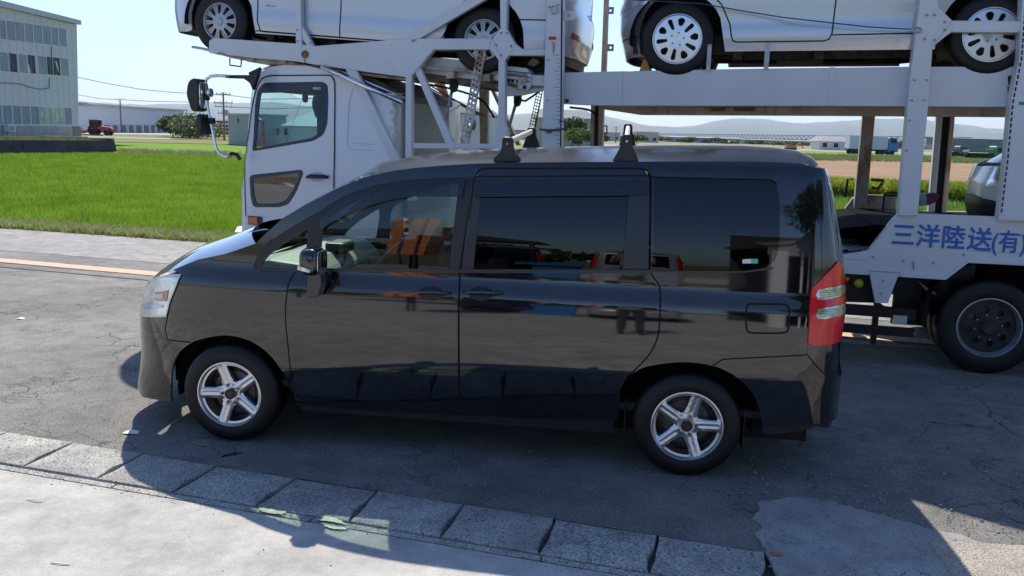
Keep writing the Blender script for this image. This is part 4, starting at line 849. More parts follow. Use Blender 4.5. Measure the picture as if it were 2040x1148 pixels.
    plate('column_slot', [(1118.2, -60), (1121, -60), (1120.8, 0), (1118.4, 225), (1117.8, 300), (1115.4, 300), (1116.6, 180)], -.064, -.05, dk, 0)
    mb = MB(TF)
    for k in range(24): q = TF.px(1115-.012*k, 110+8*k, -.062); L = .055 if k % 4 == 0 else .03; mb.box(q[0]-L, q[0], -.063, -.059, q[1]-.002, q[1]+.002)
    mb.build('scale_mark', mat('mark_grey', (.12, .13, .14), .6), T)
    plate('marker_red', [(1093, 73), (1108, 73), (1108, 79), (1093, 79.5)], -.066, -.055, mat('mark_red', (.5, .03, .03), .5), 0); plate('marker_white', [(1108.5, 73), (1114, 73), (1114, 79), (1108.5, 79)], -.066, -.055, mat('mark_white', (.75, .75, .72), .5), 0)
    plate('marker_green', [(1088, 261), (1099, 261), (1099, 266), (1088, 266)], -.066, -.055, mat('mark_green', (.03, .25, .18), .5), 0)
    mb = MB(TF); mb.tube([(TF.px(1104+7*math.cos(t), 20+8*math.sin(t), -.07)[0], -.075, TF.px(1104, 20+8*math.sin(t), -.07)[1]) for t in np.linspace(0, 2*math.pi, 15)], .005, 6); mb.build('lashing_ring', steel, T)
    q = P([(1121, 22), (1144, 22), (1144, 39), (1136, 40), (1121, 39)], .02); c = np.array(TF.px(1132, 31, .02)); mb = MB(TF); disc(mb, q, [[tuple(c+.02*np.array([math.cos(a), math.sin(a)])) for a in np.linspace(0, 2*math.pi, 11)[:-1]]], lambda x, y: (x, .02, y), .1, .02); mb.build('lashing_plate', wh, T)
    for x0, x1, x2, x3 in ((1206, 1211, 1206, 1196),):
        plate('far_column', [(1205, -60), (1213, -60), (1207, 143), (1197, 143)], far-.1, far, cream)
    plate('far_column', [(1177, 205), (1184, 205), (1183, 300), (1176, 300)], far-.12, far, cream); plate('far_column', [(1193, 205), (1202, 205), (1200, 300), (1191, 300)], far-.12, far, cream)
    plate('column_core', [(1184, 205), (1193, 205), (1191, 300), (1183, 300)], far-.06, far, dk)
    for y in (21, 95):
        q = P([(1211, y-7), (1223, y-7), (1222, y+7), (1209, y+7)], far); c = np.array(TF.px(1216, y, far)); mb = MB(TF); disc(mb, q, [[tuple(c+.016*np.array([math.cos(a), math.sin(a)])) for a in np.linspace(0, 2*math.pi, 9)[:-1]]], lambda x, y: (x, far, y), .1, .02); mb.build('lashing_plate', steel, T)
    mb = MB(TF); mb.tube([(TF.px(*p, far-.2)[0], far-.2, TF.px(*p, far-.2)[1]) for p in ((1203, 251), (1209, 251), (1209, 267), (1203, 266))], .009); mb.build('tie_ring', dk, T)
    mb = MB(TF); mb.tube([(TF.px(*p, -.1)[0], -.1, TF.px(*p, -.1)[1]) for p in ((1114, 242), (1125, 242), (1124, 258), (1114, 258))], .008); mb.tube([(TF.px(*p, -.1)[0], -.1, TF.px(*p, -.1)[1]) for p in ((1075, 258), (1096, 260), (1124, 257))], .010); mb.build('tie_ring', mat('paint_maroon', (.12, .05, .08), .5), T)
    # --- rear upper deck
    plate('upper_beam', [(1119, 145), (1240, 142), (1500, 137), (1816, 133), (2060, 133), (2200, 133), (2200, 216), (2012, 213.5), (1640, 211.5), (1230, 211), (1180, 210), (1119, 207)], .09, .2)
    plate('beam_joint', [(1653, 134), (1665, 134), (1660, 211), (1650, 211)], .084, .1)
    plate('upper_beam', [(1205, 150), (2200, 138), (2200, 218), (1205, 216)], far-.12, far, cream)
    plate('lower_girder', [(1194, 205), (2100, 207), (2100, 234), (1700, 231), (1275, 229), (1196, 217)], .5, .62, cream)
    for a, b in ((1416, 1446), (1460, 1506)):
        mb = MB(TF); mb.plate(P([(a, 214), (b, 214), (b-3, 222), (a+3, 222)], .49), .488, .5); mb.build('girder_pocket', mat('pocket', (.2, .12, .06), .8), T)
    for k, x in enumerate(np.linspace(1135, 2180, 12)): u = TF.px(x, 180, 1)[0]; zt = TF.px(1600, 150, .2)[1]; mb = MB(TF); mb.box(u-.05, u+.05, .2, far-.12, zt-.22, zt-.12); mb.build('cross_member', cream, T)
    zt = TF.px(1500, 140, .2)[1]-.02
    u1, u2 = TF.px(1150, 150, .3)[0], TF.px(2250, 150, .3)[0]
    for v0, v1 in ((.2, .6), (1.6, 2.02)): mb = MB(TF); mb.box(u1, u2, v0, v1, zt-.12, zt-.075); mb.build('wheel_track', cream, T)
    mb = MB(TF); q = TF.px(1135, 200); mb.lathe([(0, .085), (.018, .085), (.018, .1)], (TF.px(1130, 201, .09)[0], 0, TF.px(1130, 201, .09)[1]), 12); mb.build('bolt', dk, T)
    mb = MB(TF)
    for x0, x1, yt, yb in ((1410, 1415, 89, 139), (1525, 1531, 85, 136)): a = TF.px(x0, yt, .07); b = TF.px(x1, yb, .07); mb.box(a[0], b[0], .06, .085, b[1]-.01, a[1])
    mb.split('stake', steel, T)
    plate('wheel_chock', [(1273, 143), (1282, 118), (1290, 120), (1296, 143)], .14, .34, mat('chock_orange', (.45, .22, .04), .6, var=.3, vs=20))
    # post B with its gusset, post C
    post('deck_column', [(1836, -70), (1872, -70), (1868, 0), (1871, 16), (1897, 41), (1896, 64), (1882, 74), (1858, 94), (1849, 214), (1828, 430), (1790, 430), (1808, 214), (1816, 133), (1833, 0)], -.05, .085)
    plate('frame_rail', [(1895, 41), (2200, 44), (2200, 66), (1894, 64)], -.03, .06)
    post('deck_column', [(2040, -60), (2110, -60), (2104, 120), (2094, 240), (2070, 440), (1989, 440), (2004, 316), (2014, 204), (2022, 160), (2031, 118)], -.06, .08)
    mb = MB(TF)
    for k in range(34): 
        t = k/33; x = 2039-48*t*1.0; y = 20+400*t; x = np.interp(y, [0, 118, 204, 316, 440], [2040, 2031, 2014, 2004, 1989])+4; q = TF.px(x, y, -.062); mb.box(q[0]-.006, q[0]+.006, -.064, -.058, q[1]-.017, q[1]+.017)
    mb.build('pin_slot', dk, T)
    plate('marker_green', [(2030, 203), (2048, 203), (2048, 209), (2030, 209)], -.066, -.055, mat('mark_green', (0, 0, 0)), 0)
    plate('beam_pocket', [(2009, 152), (2020, 149), (2022, 168), (2010, 169)], .07, .088, dk, 0); plate('beam_pocket', [(2008, 172), (2021, 170), (2019, 186), (2009, 186)], .07, .088, mat('pocket', (0, 0, 0)), 0)
    # cable
    mb = MB(TF); pts = [(1262, 0), (1335, 4), (1400, 8), (1480, 22), (1560, 35), (1650, 45), (1730, 54), (1802, 58), (1822, 58)]; mb.tube([(TF.px(*p, -.05)[0], -.05, TF.px(*p, -.05)[1]) for p in pts], .0055, 6); mb.build('wire_rope', mat('rope', (.05, .055, .08), .5), T)
    mb = MB(TF); mb.tube([(TF.px(1826+10*math.cos(t), 60+5*math.sin(t), -.06)[0], -.06, TF.px(1826, 60+5*math.sin(t), -.06)[1]) for t in np.linspace(0, 2*math.pi, 15)], .008, 6); mb.build('shackle', steel, T)
    # --- lower rear body
    plate('side_panel', [(1500, 505), (1676, 508), (1728, 500), (1778, 436), (1790, 425), (1822, 426), (2040, 434), (2220, 441), (2220, 536), (2040, 530), (1929, 524), (1884, 558), (1794, 552), (1677, 545), (1500, 538)], .0, .05, wh, .003)
    plate('outrigger', [(1731, 538), (1792, 543), (1769, 604), (1744, 604)], -.012, .05, wh, .003)
    plate('panel_lip', [(1794, 545), (1884, 551), (1930, 517), (2220, 530), (2220, 536), (1929, 524), (1884, 558), (1794, 552)], -.012, .0, wh, .002)
    for s, x, y, sz in (('三', 1776, 484, .215), ('洋', 1825, 487, .215), ('陸', 1875, 490, .215), ('送', 1927, 493.5, .215), ('(有)', 1975, 497, .205)):
        q = TF.px(x, y, -.004); text(s, TF, q[0]-.01, -.004, q[1]-.002, sz, mat('letter_blue', (.012, .12, .46), .45), T, 'lettering', bold=.0042 if s != '(有)' else .003, sx=.93 if s != '(有)' else .84)
    # deck floor, far wall and ramp
    zf = TF.px(1822, 428, .1)[1]; ua = TF.px(1664, 450, .2)[0]; ub = TF.px(2300, 430, .2)[0]
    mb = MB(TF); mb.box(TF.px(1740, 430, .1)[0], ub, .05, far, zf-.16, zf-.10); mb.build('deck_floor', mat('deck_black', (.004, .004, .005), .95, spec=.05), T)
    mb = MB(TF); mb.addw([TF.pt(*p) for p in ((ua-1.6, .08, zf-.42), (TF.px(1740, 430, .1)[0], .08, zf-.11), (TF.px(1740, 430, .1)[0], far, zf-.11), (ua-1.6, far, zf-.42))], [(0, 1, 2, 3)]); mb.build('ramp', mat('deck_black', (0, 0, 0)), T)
    plate('far_wall', [(1560, 520), (1664, 442), (1699, 394), (1727, 388), (1785, 390), (1785, 420), (2100, 424), (2100, 520)], far, far+.05, cream)
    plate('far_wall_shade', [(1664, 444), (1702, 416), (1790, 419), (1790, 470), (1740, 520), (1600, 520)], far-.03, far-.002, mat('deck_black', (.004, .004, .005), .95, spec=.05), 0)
    for quad in ([(1719, 228), (1744, 228), (1726, 416), (1701, 416)],): plate('far_column', quad, far-.1, far, cream)
    plate('far_column', [(1866, 228), (1879, 228), (1862, 425), (1849, 425)], far-.1, far-.02, wh); plate('column_core', [(1879, 228), (1894, 228), (1876, 425), (1861, 425)], far-.06, far, dk); plate('far_column', [(1894, 228), (1903, 228), (1886, 425), (1876, 425)], far-.1, far-.02, cream)
    mb = MB(TF)
    tb = lambda pts, v, r=.012: mb.tube([(TF.px(*p, v)[0], v, TF.px(*p, v)[1]) for p in pts], r)
    tb([(1684, 393), (1689, 357), (1700, 357)], 1.9); mb.build('latch_rod', dk, T)
    mb = MB(TF); tb([(1735, 358), (1760, 360), (1757, 366), (1749, 376), (1737, 374)], 1.8, .016); mb.build('bracket', rusty, T)
    mb = MB(TF); tb([(1759, 420), (1762, 385), (1789, 384), (1790, 400)], .3, .011); tb([(1764, 390), (1788, 390)], .3, .009); mb.build('bracket', dk, T)
    plate('cargo_hook', rounded(TF.pxs([(1846, 386), (1862, 384), (1872, 390), (1866, 402), (1848, 408)], 1.2), 0) and [(1846, 386), (1862, 384), (1872, 390), (1866, 402), (1848, 410)], 1.2, 1.3, mat('hook_magenta', (.25, .04, .09), .5)); plate('cargo_hook', [(1830, 386), (1846, 385), (1848, 408), (1830, 412)], 1.2, 1.26, steel)
    # checker plates on the rear platform
    ck = mat('checker', (.45, .40, .38), .5, var=.5, vs=45, dirt=((.3, .1, .08), 12, .5, .8))
    zc = TF.px(1676, 506, .1)[1]
    mb = MB(TF); mb.box(ua-.8, TF.px(1735, 500, .1)[0]-.02, .03, .5, zc-.03, zc); mb.build('checker_plate', ck, T)
    mb = MB(TF); mb.box(ua-.8, TF.px(1742, 500, .1)[0]-.04, .55, 1.1, zc+.0, zc+.04); mb.build('checker_plate', ck, T)
    mb = MB(TF); 
    for k in range(5): mb.bar((ua-.1+.12*k, .1+.05*k, zc+.03), (ua+.12+.1*k, .35, zc+.05), .03, .02)
    mb.build('chain_link', mat('white_worn', (.6, .6, .62), .5), T)
    # chassis, lamps, guards, wheels
    mb = MB(TF)
    for v in (.62, 1.5): mb.box(-1.0, 9.5, v, v+.09, .62, .86)
    for u in np.arange(-.5, 9.4, .9): mb.box(u, u+.08, .3, 1.9, .66, .8)
    mb.build('chassis_rail', dk, T)
    mb = MB(TF); mb.box(2.6, 5.1, .3, .36, .62, .98); mb.box(TF.px(1796, 555)[0], TF.px(1870, 560)[0], .28, .34, .35, .95); mb.build('inner_guard', dk, T)
    mb = MB(TF); z1 = TF.px(1700, 618, .05)[1]; mb.box(-.4, TF.px(1830, 600)[0], .04, .09, z1-.045, z1+.05); mb.box(-.4, TF.px(1830, 600)[0], .04, .09, z1-.21, z1-.13); mb.box(TF.px(1744, 600)[0], TF.px(1756, 600)[0], .05, .1, z1-.3, .88)
    for u in (.2, 1.4, 2.6, 3.6): mb.box(u, u+.06, .09, .14, z1-.25, .88)
    mb.build('side_guard', dk, T)
    mb = MB(TF); a = TF.px(1780, 628, .03); b = TF.px(1806, 648, .03); mb.box(a[0], b[0], .03, .05, b[1], a[1]); mb.build('reflector_plate', mat('refl_plate', (.42, .5, .46), .3, .3), T)
    for p, m, r in (((1686, 556), mat('lens_orange', (0, 0, 0)), .03), ((1711, 565), mat('lens_yellow', (.4, .42, .02), .3), .042)):
        q = TF.px(*p, .05); mb = MB(TF); mb.lathe([(0, .03), (r*.7, .035), (r, .05), (r, .08)], (q[0], 0, q[1]), 16); mb.build('side_marker_lamp', m, T, smooth=True)
    plate('lamp_board', [(1500, 538), (1731, 546), (1745, 604), (1500, 596)], .09, .12, dk)
    plate('mud_shield', [(1828, 560), (1850, 575), (1868, 588), (1846, 580)], .2, .24, mat('white_worn', (0, 0, 0)))
    rimt = mat('truck_rim', (.40, .43, .47), .35, .6, var=.3, vs=10)
    qc = TF.px(1970, 652, .06); wz = .42
    wheel(TF, qc[0], .05, wz, .42, .262, .25, 'truck', T, .2, rimmat=rimt); wheel(TF, qc[0], .34, wz, .42, .262, .25, 'truck', T, .2, rimmat=rimt)
    wheel(TF, qc[0]+1.15, .05, wz, .42, .262, .25, 'truck', T, .5, rimmat=rimt); wheel(TF, -1.55, .08, .45, .45, .27, .25, 'truck', T, .5, rimmat=rimt)
    M2 = Frame(TF.pt(0, 2.2, 0), -TF.e)
    for u in (qc[0], qc[0]+1.15, -1.55): wheel(M2, -u, .06, .43, .43, .265, .25, 'truck', T, .5, rimmat=rimt)
    mb = MB(TF); mb.lathe([(.56, .02), (.56, .6), (.0, .6)], (qc[0], 0, .45), 20, a0=-.1, a1=math.pi+.1); mb.build('wheel_well', mat('well', (0, 0, 0)), T)
    mb = MB(TF); mb.box(.2, 1.4, .1, .6, .45, .9); mb.build('fuel_tank', steel, T, bevel=.05)
    # small hardware, weld lines and rust marks
    bolt = mat('bolt_grey', (.30, .31, .32), .5, .5); rm_ = mat('rust_mark', (.44, .30, .20), .8, var=.25, vs=30); sm_ = mat('weld', (.48, .49, .50), .6)
    def bolts(pts, v, r=.011):
        for p in pts: q = TF.px(*p, v); mb = MB(TF); mb.lathe([(0, -.012), (r*.8, -.012), (r, -.008), (r, .004)], (q[0], v, q[1]), 6); mb.build('bolt', bolt, T)
    bolts([(998, 66), (1010, 66), (1018, 92), (988, 90), (998, 110)], -.001); bolts([(1862, 30), (1882, 44), (1882, 60), (1862, 80), (1846, 30), (1842, 78)], -.051); bolts([(592, 60), (593, 82), (617, 86)], -.013, .009)
    bolts([(1092, 120), (1091, 200), (1112, 10), (1094, 14)], -.061, .009); bolts([(1822, 160), (1817, 200), (1812, 240), (1806, 300), (1846, 160), (1841, 200)], -.051, .009); bolts([(1740, 512), (1800, 520), (1860, 524), (1920, 508), (1750, 470), (1760, 560), (1756, 585)], -.013, .009)
    def mark(pts, v, m=rm_):
        mb = MB(TF); mb.plate(TF.pxs(pts, v), v-.0012, v); mb.build('rust_stain' if m is rm_ else 'weld_seam', m, T)
    mark([(432, 105), (440, 103), (448, 106), (452, 110), (441, 109), (434, 107.5)], -.0005); mark([(604, 114), (607, 114), (609, 120), (611, 126), (607, 125), (605, 120)], -.0005)
    mark([(1100, 84), (1106, 84), (1105, 100), (1103, 112), (1101, 98)], -.0605); mark([(1818, 520), (1822, 520), (1821, 538), (1819, 541)], -.0135); mark([(1732, 539), (1790, 543.5), (1790, 545), (1732, 540.5)], -.0135); mark([(1124, 196), (1131, 198), (1129, 206), (1122, 206)], .0885)
    for x in (1300, 1410, 1520, 1610): mark([(x, 212), (x+9, 212), (x+8, 224+(x % 3)*2), (x+3, 227), (x+1, 219)], .499)
    for a, b, v in (((864, 99), (822, 149), -.0005), ((978, 78), (974, 99), -.0005), ((982, 78), (1000, 118), -.0005), ((1240, 143), (1240, 211), .0895), ((1728, 501), (1778, 437), -.0005), ((1731, 539), (1793, 543), -.0135), ((1896, 42), (1858, 94), -.0505), ((1680, 516), (1731, 519), -.0005), ((1930, 500), (2040, 505), -.0005)):
        p, q = TF.px(*a, v), TF.px(*b, v); mb = MB(TF); mb.bar((p[0], v, p[1]), (q[0], v, q[1]), .003, .007); mb.build('weld_seam', sm_, T)
    for pts, v, r in (([(742, 150), (830, 164), (910, 180), (960, 200), (985, 235)], .6, .012), ([(1010, 172), (1040, 200), (1055, 196), (1080, 178)], .35, .011), ([(700, 146), (760, 158), (820, 160), (870, 172)], .45, .01), ([(1135, 214), (1180, 222), (1190, 250), (1188, 290)], .5, .012), ([(1700, 540), (1760, 612), (1840, 600), (1880, 575)], .22, .014)):
        P3 = [TF.px(*p, v) for p in cr(pts)]; mb = MB(TF); mb.tube([(a, v, b) for a, b in P3], r, 6); mb.build('hose', dk, T, smooth=True)
    # gap box behind the cab
    plate('equipment_box', [(722, 156), (808, 200), (812, 430), (730, 430)], .22, 1.6, mat('box_grey', (.36, .38, .38), .6, var=.12, vs=3))
    mb = MB(TF)
    for x in (766, 783, 797): a = TF.px(x, 190, .21); mb.box(a[0], a[0]+.012, .212, .22, .8, a[1]-.04)
    mb.build('box_seam', mat('seam_grey', (.16, .17, .18), .6), T)
    plate('box_latch', [(768, 243), (783, 243), (783, 278), (768, 278)], .205, .219, mat('latch_grey', (.3, .31, .32), .5)); plate('box_cover', [(722, 150), (745, 156), (808, 190), (808, 204), (722, 162)], .2, 1.7, mat('tarp', (.10, .10, .085), .6, var=.4, vs=9))
    return T
# ------------------------------------------------------------------ ground
def sheet_xy(name, pts, z, m, h=None, kind='structure', jit=0, parent=None):
    if h is None and len(pts) > 4: h = max(np.ptp([p[0] for p in pts]), np.ptp([p[1] for p in pts]))
    if h: V, T = cdt(pts, [], h); V3 = [(a, b, z) for a, b in V]; F = [tuple(t) for t in T.tolist()]
    else: V3 = [(a, b, z) for a, b in pts]; F = [tuple(range(len(pts)))]
    a = sum(V3[F[0][i]][0]*V3[F[0][(i+1) % len(F[0])]][1]-V3[F[0][(i+1) % len(F[0])]][0]*V3[F[0][i]][1] for i in range(len(F[0])))
    if a < 0: F = [f[::-1] for f in F]
    return tag(mk(name, V3, F, m, parent), kind=kind if not parent else None)
def asphalt(name, c1, c2, crack=.5, agg=.5, cs=1.6, lo=.3, hi=.7, pits=0.):
    m = bpy.data.materials.new(name); m.use_nodes = True; nt = m.node_tree; N = nt.nodes; L = nt.links; b = N['Principled BSDF']
    tc = N.new('ShaderNodeTexCoord')
    def noise(s, d=5, r=.6):
        n = N.new('ShaderNodeTexNoise'); n.inputs['Scale'].default_value = s; n.inputs['Detail'].default_value = d; n.inputs['Roughness'].default_value = r; L.new(tc.outputs['Object'], n.inputs['Vector']); return n
    def mix(f, a, c, bt='MIX', fac=None):
        x = N.new('ShaderNodeMixRGB'); x.blend_type = bt
        if f is not None: L.new(f, x.inputs[0])
        else: x.inputs[0].default_value = fac
        for i, q in ((1, a), (2, c)):
            if isinstance(q, tuple): x.inputs[i].default_value = (*q, 1)
            else: L.new(q, x.inputs[i])
        return x.outputs[0]
    def mr(src, a, c, d=0., e=1.):
        x = N.new('ShaderNodeMapRange'); L.new(src, x.inputs[0]); x.inputs[1].default_value = a; x.inputs[2].default_value = c; x.inputs[3].default_value = d; x.inputs[4].default_value = e; return x.outputs[0]
    big = noise(.45, 6, .62); col = mix(mr(big.outputs[0], lo, hi), c1, c2)
    blot = noise(3.2, 7, .75); col = mix(None, col, mix(mr(blot.outputs[0], .35, .65), (.62, .62, .62), (1.25, 1.24, 1.2)), 'MULTIPLY', .75)
    fine = noise(95, 3, .7); ag = mr(fine.outputs[0], .38, .62)
    col = mix(None, col, mix(ag, (.45, .45, .45), (1.5, 1.5, 1.45)), 'MULTIPLY', agg)
    v2 = N.new('ShaderNodeTexVoronoi'); v2.inputs['Scale'].default_value = 120; L.new(tc.outputs['Object'], v2.inputs['Vector'])
    sp = mr(v2.outputs['Distance'], .0, .18, 1, 0); n3 = noise(30, 2); spk = N.new('ShaderNodeMath'); spk.operation = 'MULTIPLY'; L.new(sp, spk.inputs[0]); L.new(mr(n3.outputs[0], .55, .62), spk.inputs[1])
    col = mix(spk.outputs[0], col, tuple(min(.7, q*2.6) for q in c2))
    pt_ = noise(48, 4, .7); pm = mr(pt_.outputs[0], .585, .63, 0, pits); col = mix(pm, col, tuple(q*.25 for q in c1))
    # cracks: voronoi cell borders, warped
    wz = noise(2.5, 4, .6); ad = N.new('ShaderNodeMixRGB'); ad.blend_type = 'ADD'; ad.inputs[0].default_value = .35; L.new(tc.outputs['Object'], ad.inputs[1]); L.new(wz.outputs['Color'], ad.inputs[2])
    h = None
    for sc, w in ((cs, .012), (cs*2.9, .016)):
        v = N.new('ShaderNodeTexVoronoi'); v.feature = 'DISTANCE_TO_EDGE'; v.inputs['Scale'].default_value = sc; L.new(ad.outputs[0], v.inputs['Vector'])
        ln = mr(v.outputs['Distance'], w*.25, w, 1, 0); mk_ = noise(.55 if sc == cs else 1.1, 3); ms = mr(mk_.outputs[0], .48, .60)
        mm = N.new('ShaderNodeMath'); mm.operation = 'MULTIPLY'; L.new(ln, mm.inputs[0]); L.new(ms, mm.inputs[1])
        m2 = N.new('ShaderNodeMath'); m2.operation = 'MULTIPLY'; L.new(mm.outputs[0], m2.inputs[0]); m2.inputs[1].default_value = crack
        col = mix(m2.outputs[0], col, tuple(q*.22 for q in c1)); h = m2.outputs[0] if h is None else h
        if h is not m2.outputs[0]:
            mx = N.new('ShaderNodeMath'); mx.operation = 'MAXIMUM'; L.new(h, mx.inputs[0]); L.new(m2.outputs[0], mx.inputs[1]); h = mx.outputs[0]
    L.new(col, b.inputs['Base Color']); b.inputs['Roughness'].default_value = .88; b.inputs['Specular IOR Level'].default_value = .3
    hs = N.new('ShaderNodeMath'); hs.operation = 'MULTIPLY_ADD'; L.new(h, hs.inputs[0]); hs.inputs[1].default_value = -2.2; hp = N.new('ShaderNodeMath'); hp.operation = 'SUBTRACT'; L.new(fine.outputs[0], hp.inputs[0]); L.new(pm, hp.inputs[1]); L.new(hp.outputs[0], hs.inputs[2])
    bp = N.new('ShaderNodeBump'); bp.inputs['Strength'].default_value = .55; bp.inputs['Distance'].default_value = .008; L.new(hs.outputs[0], bp.inputs['Height']); L.new(bp.outputs[0], b.inputs['Normal'])
    return m
def gp(pts, z=0.): return [tuple(G(x, y, z)[:2]) for x, y in pts]
KD = np.array([.51, -.082]); KD /= np.linalg.norm(KD)
def kl(x, y0, x0=0., sl=-.163): return (x, y0+sl*(x-x0))
far_edge = lambda x: (x, 9.62-.133*(x+9))
def ground_all():
    sheet_xy('ground', [(-16000, -3000), (16000, -3000), (16000, 16000), (-16000, 16000)], -.30, mat('farmland', (.12, .15, .06), .95, spec=.03, col2=(.22, .19, .12), vs=.006, vlo=.4, vhi=.6))
    asp = asphalt('asphalt', (.150, .142, .130), (.262, .250, .230), crack=.8, agg=.75, pits=.5)
    xs = np.linspace(-90, 90, 2)
    kfar = lambda x: (x, -.373-.168*(x-.0)+0)      # edge of the asphalt at the kerb blocks
    sheet_xy('asphalt_road', [(-120, kfar(-120)[1]), (3.2, kfar(3.2)[1]), (3.6, -1.4), (6.0, -1.9), (9, -3), (120, -20), (120, far_edge(120)[1]), (-120, far_edge(-120)[1])], 0, asp)
    sheet_xy('pavement', [(-50, 7.0+.15*43.76), (40, 7.0-.15*46.24), (40, far_edge(40)[1]), (-50, far_edge(-50)[1])], .004, asphalt('pavement', (.27, .25, .235), (.33, .31, .295), crack=.3, cs=.6))
    ol = lambda x: 6.08-.168*(x+6.24)
    sheet_xy('painted_line', [(-60, ol(-60)-.02), (14, ol(14)-.02), (14, ol(14)+.26), (-60, ol(-60)+.26)], .008, mat('line_orange', (.56, .36, .23), .8, var=.15, vs=9, dirt=((.3, .25, .2), 6, .56, .8)))
    sheet_xy('painted_line', [(-60, ol(-60)-.34), (14, ol(14)-.34), (14, ol(14)-.30), (-60, ol(-60)-.30)], .008, mat('line_tar', (.06, .06, .06), .8))
    # concrete apron
    con = asphalt('concrete', (.40, .385, .35), (.50, .485, .45), crack=.0, agg=.16, cs=.4, lo=.35, hi=.65)
    kn = lambda x: (x, -.875-.163*x)
    sheet_xy('concrete_apron', [(-60, kn(-60)[1]), (3.3, kn(3.3)[1]), (3.9, -1.55), (5.2, -2.2), (9, -3.1), (60, -14), (60, -40), (-60, -40)], .004, con)
    sheet_xy('kerb_bed', [(-60, kfar(-60)[1]+.02), (3.25, kfar(3.25)[1]+.02), (3.3, kn(3.3)[1]-.03), (-60, kn(-60)[1]-.03)], -.04, mat('bed', (.10, .095, .085), .95))
    # kerb blocks: each one lies on its own, joints open between them
    bm = [asphalt('block_concrete', (.30, .29, .265), (.40, .39, .36), crack=.0, agg=.8, cs=1., pits=.85), asphalt('block_concrete_pale', (.34, .33, .30), (.44, .43, .40), crack=.35, agg=.8, cs=2., pits=.8)]
    joints = [(-.919, -.262, -.957, -.634), (-.405, -.346, -.451, -.8), (.109, -.435, .048, -.838), (.622, -.506, .553, -.927), (1.123, -.584, 1.09, -.997), (1.628, -.659, 1.583, -1.08), (2.125, -.757, 2.078, -1.16), (2.654, -.824, 2.596, -1.231), (3.17, -.905, 3.12, -1.30)]
    x = -.919
    while x > -7.5: x -= .512; joints.insert(0, (x, kfar(x)[1]-.02, x-.045, kfar(x)[1]-.43))
    K = thing('kerb', (1., -.7, 0), 'row of worn grey concrete kerb blocks with open joints along the asphalt', 'kerb')
    r = random.Random(4)
    for i in range(len(joints)-1):
        a, b = joints[i], joints[i+1]; g = .009
        A = np.array(a[:2]); A2 = np.array(a[2:]); Bp = np.array(b[:2]); B2 = np.array(b[2:])
        A = np.array([A[0], kfar(A[0])[1]-.009]); Bp = np.array([Bp[0], kfar(Bp[0])[1]-.009]); A2 = np.array([A2[0], kn(A2[0])[1]+.075]); B2 = np.array([B2[0], kn(B2[0])[1]+.075])
        n = 14; loop = []
        # outline with ragged joints: each joint opens in the middle as in worn blocks
        def side(p, q, amp, seed, k=n):
            rr = random.Random(seed); o = []; w = 0
            for j in range(k):
                t = j/k; w = w*.6+rr.uniform(-1, 1)*.4; bul = math.exp(-((t-.62)/.2)**2)*rr.choice([1, 1, .9]); o.append((p+(q-p)*t, w, bul, t))
            return o
        e = np.array([1, -.165]); nrm = np.array([.165, 1.])
        for q, w, bul, t in side(A, Bp, 1, i*7+1): loop.append(q+nrm*(-.004+.004*w))
        for q, w, bul, t in side(Bp, B2, 1, i*7+2): loop.append(q-e*(g+.007*w+.019*bul))
        for q, w, bul, t in side(B2, A2, 1, i*7+3): loop.append(q+nrm*(.004+.003*w))
        for q, w, bul, t in side(A2, A, 1, i*7+1003): loop.append(q+e*(g*.6+.005*w+.007*math.exp(-((t-.38)/.2)**2)))
        c = sum(loop)/len(loop); zt = .006+r.uniform(-.003, .003); V = []; m_ = len(loop)
        tx, ty = r.uniform(-.006, .006), r.uniform(-.004, .004)
        for s_, z in ((.965, zt+.002), (.988, zt), (1., zt-.007), (1., -.06)):
            for q in loop: p = c+(q-c)*s_; V.append((p[0], p[1], z+(p[0]-c[0])*tx+(p[1]-c[1])*ty if z > 0 else z))
        F = [tuple(range(m_-1, -1, -1))]
        for k in range(3):
            for j in range(m_): F.append((k*m_+j, k*m_+(j+1) % m_, (k+1)*m_+(j+1) % m_, (k+1)*m_+j))
        # top face must look up: order is clockwise, flip if needed
        ar = sum(loop[j][0]*loop[(j+1) % m_][1]-loop[(j+1) % m_][0]*loop[j][1] for j in range(m_))
        if ar > 0: F = [f[::-1] for f in F]
        mk('kerb_block', V, F, bm[i % 2], K, ang=50)
    for k in range(9):      # narrow gutter strip beside the blocks
        x0 = -7.5+k*1.2; x1 = x0+1.19
        mb = MB(); mb.addw([(x0, kn(x0)[1]+.062, .003), (x1, kn(x1)[1]+.062, .003), (x1, kn(x1)[1]+.012, .003), (x0, kn(x0)[1]+.012, .003), (x0, kn(x0)[1]+.062, -.05), (x1, kn(x1)[1]+.062, -.05), (x1, kn(x1)[1]+.012, -.05), (x0, kn(x0)[1]+.012, -.05)], [(3, 2, 1, 0), (0, 1, 5, 4), (2, 3, 7, 6), (1, 2, 6, 5), (3, 0, 4, 7)])
        mb.build('gutter_strip', bm[1], K)
    pt = mat('green_sunlight', (.60, .64, .42), .7, var=.25, vs=40)  # sunlight through the van's green glass, painted as pale patches on the blocks
    def ragged(cx, cy, a, b, seed, n=26, rough=.3, rot=-.16):
        rr = random.Random(seed); o = []; w = 0
        for k in range(n):
            t = 2*math.pi*k/n; w = w*.5+rr.uniform(-1, 1)*rough; q = (abs(math.cos(t))**.6*math.copysign(a, math.cos(t))*(1+w), abs(math.sin(t))**.6*math.copysign(b, math.sin(t))*(1+w))
            o.append((cx+q[0]*math.cos(rot)-q[1]*math.sin(rot), cy+q[0]*math.sin(rot)+q[1]*math.cos(rot)))
        return o
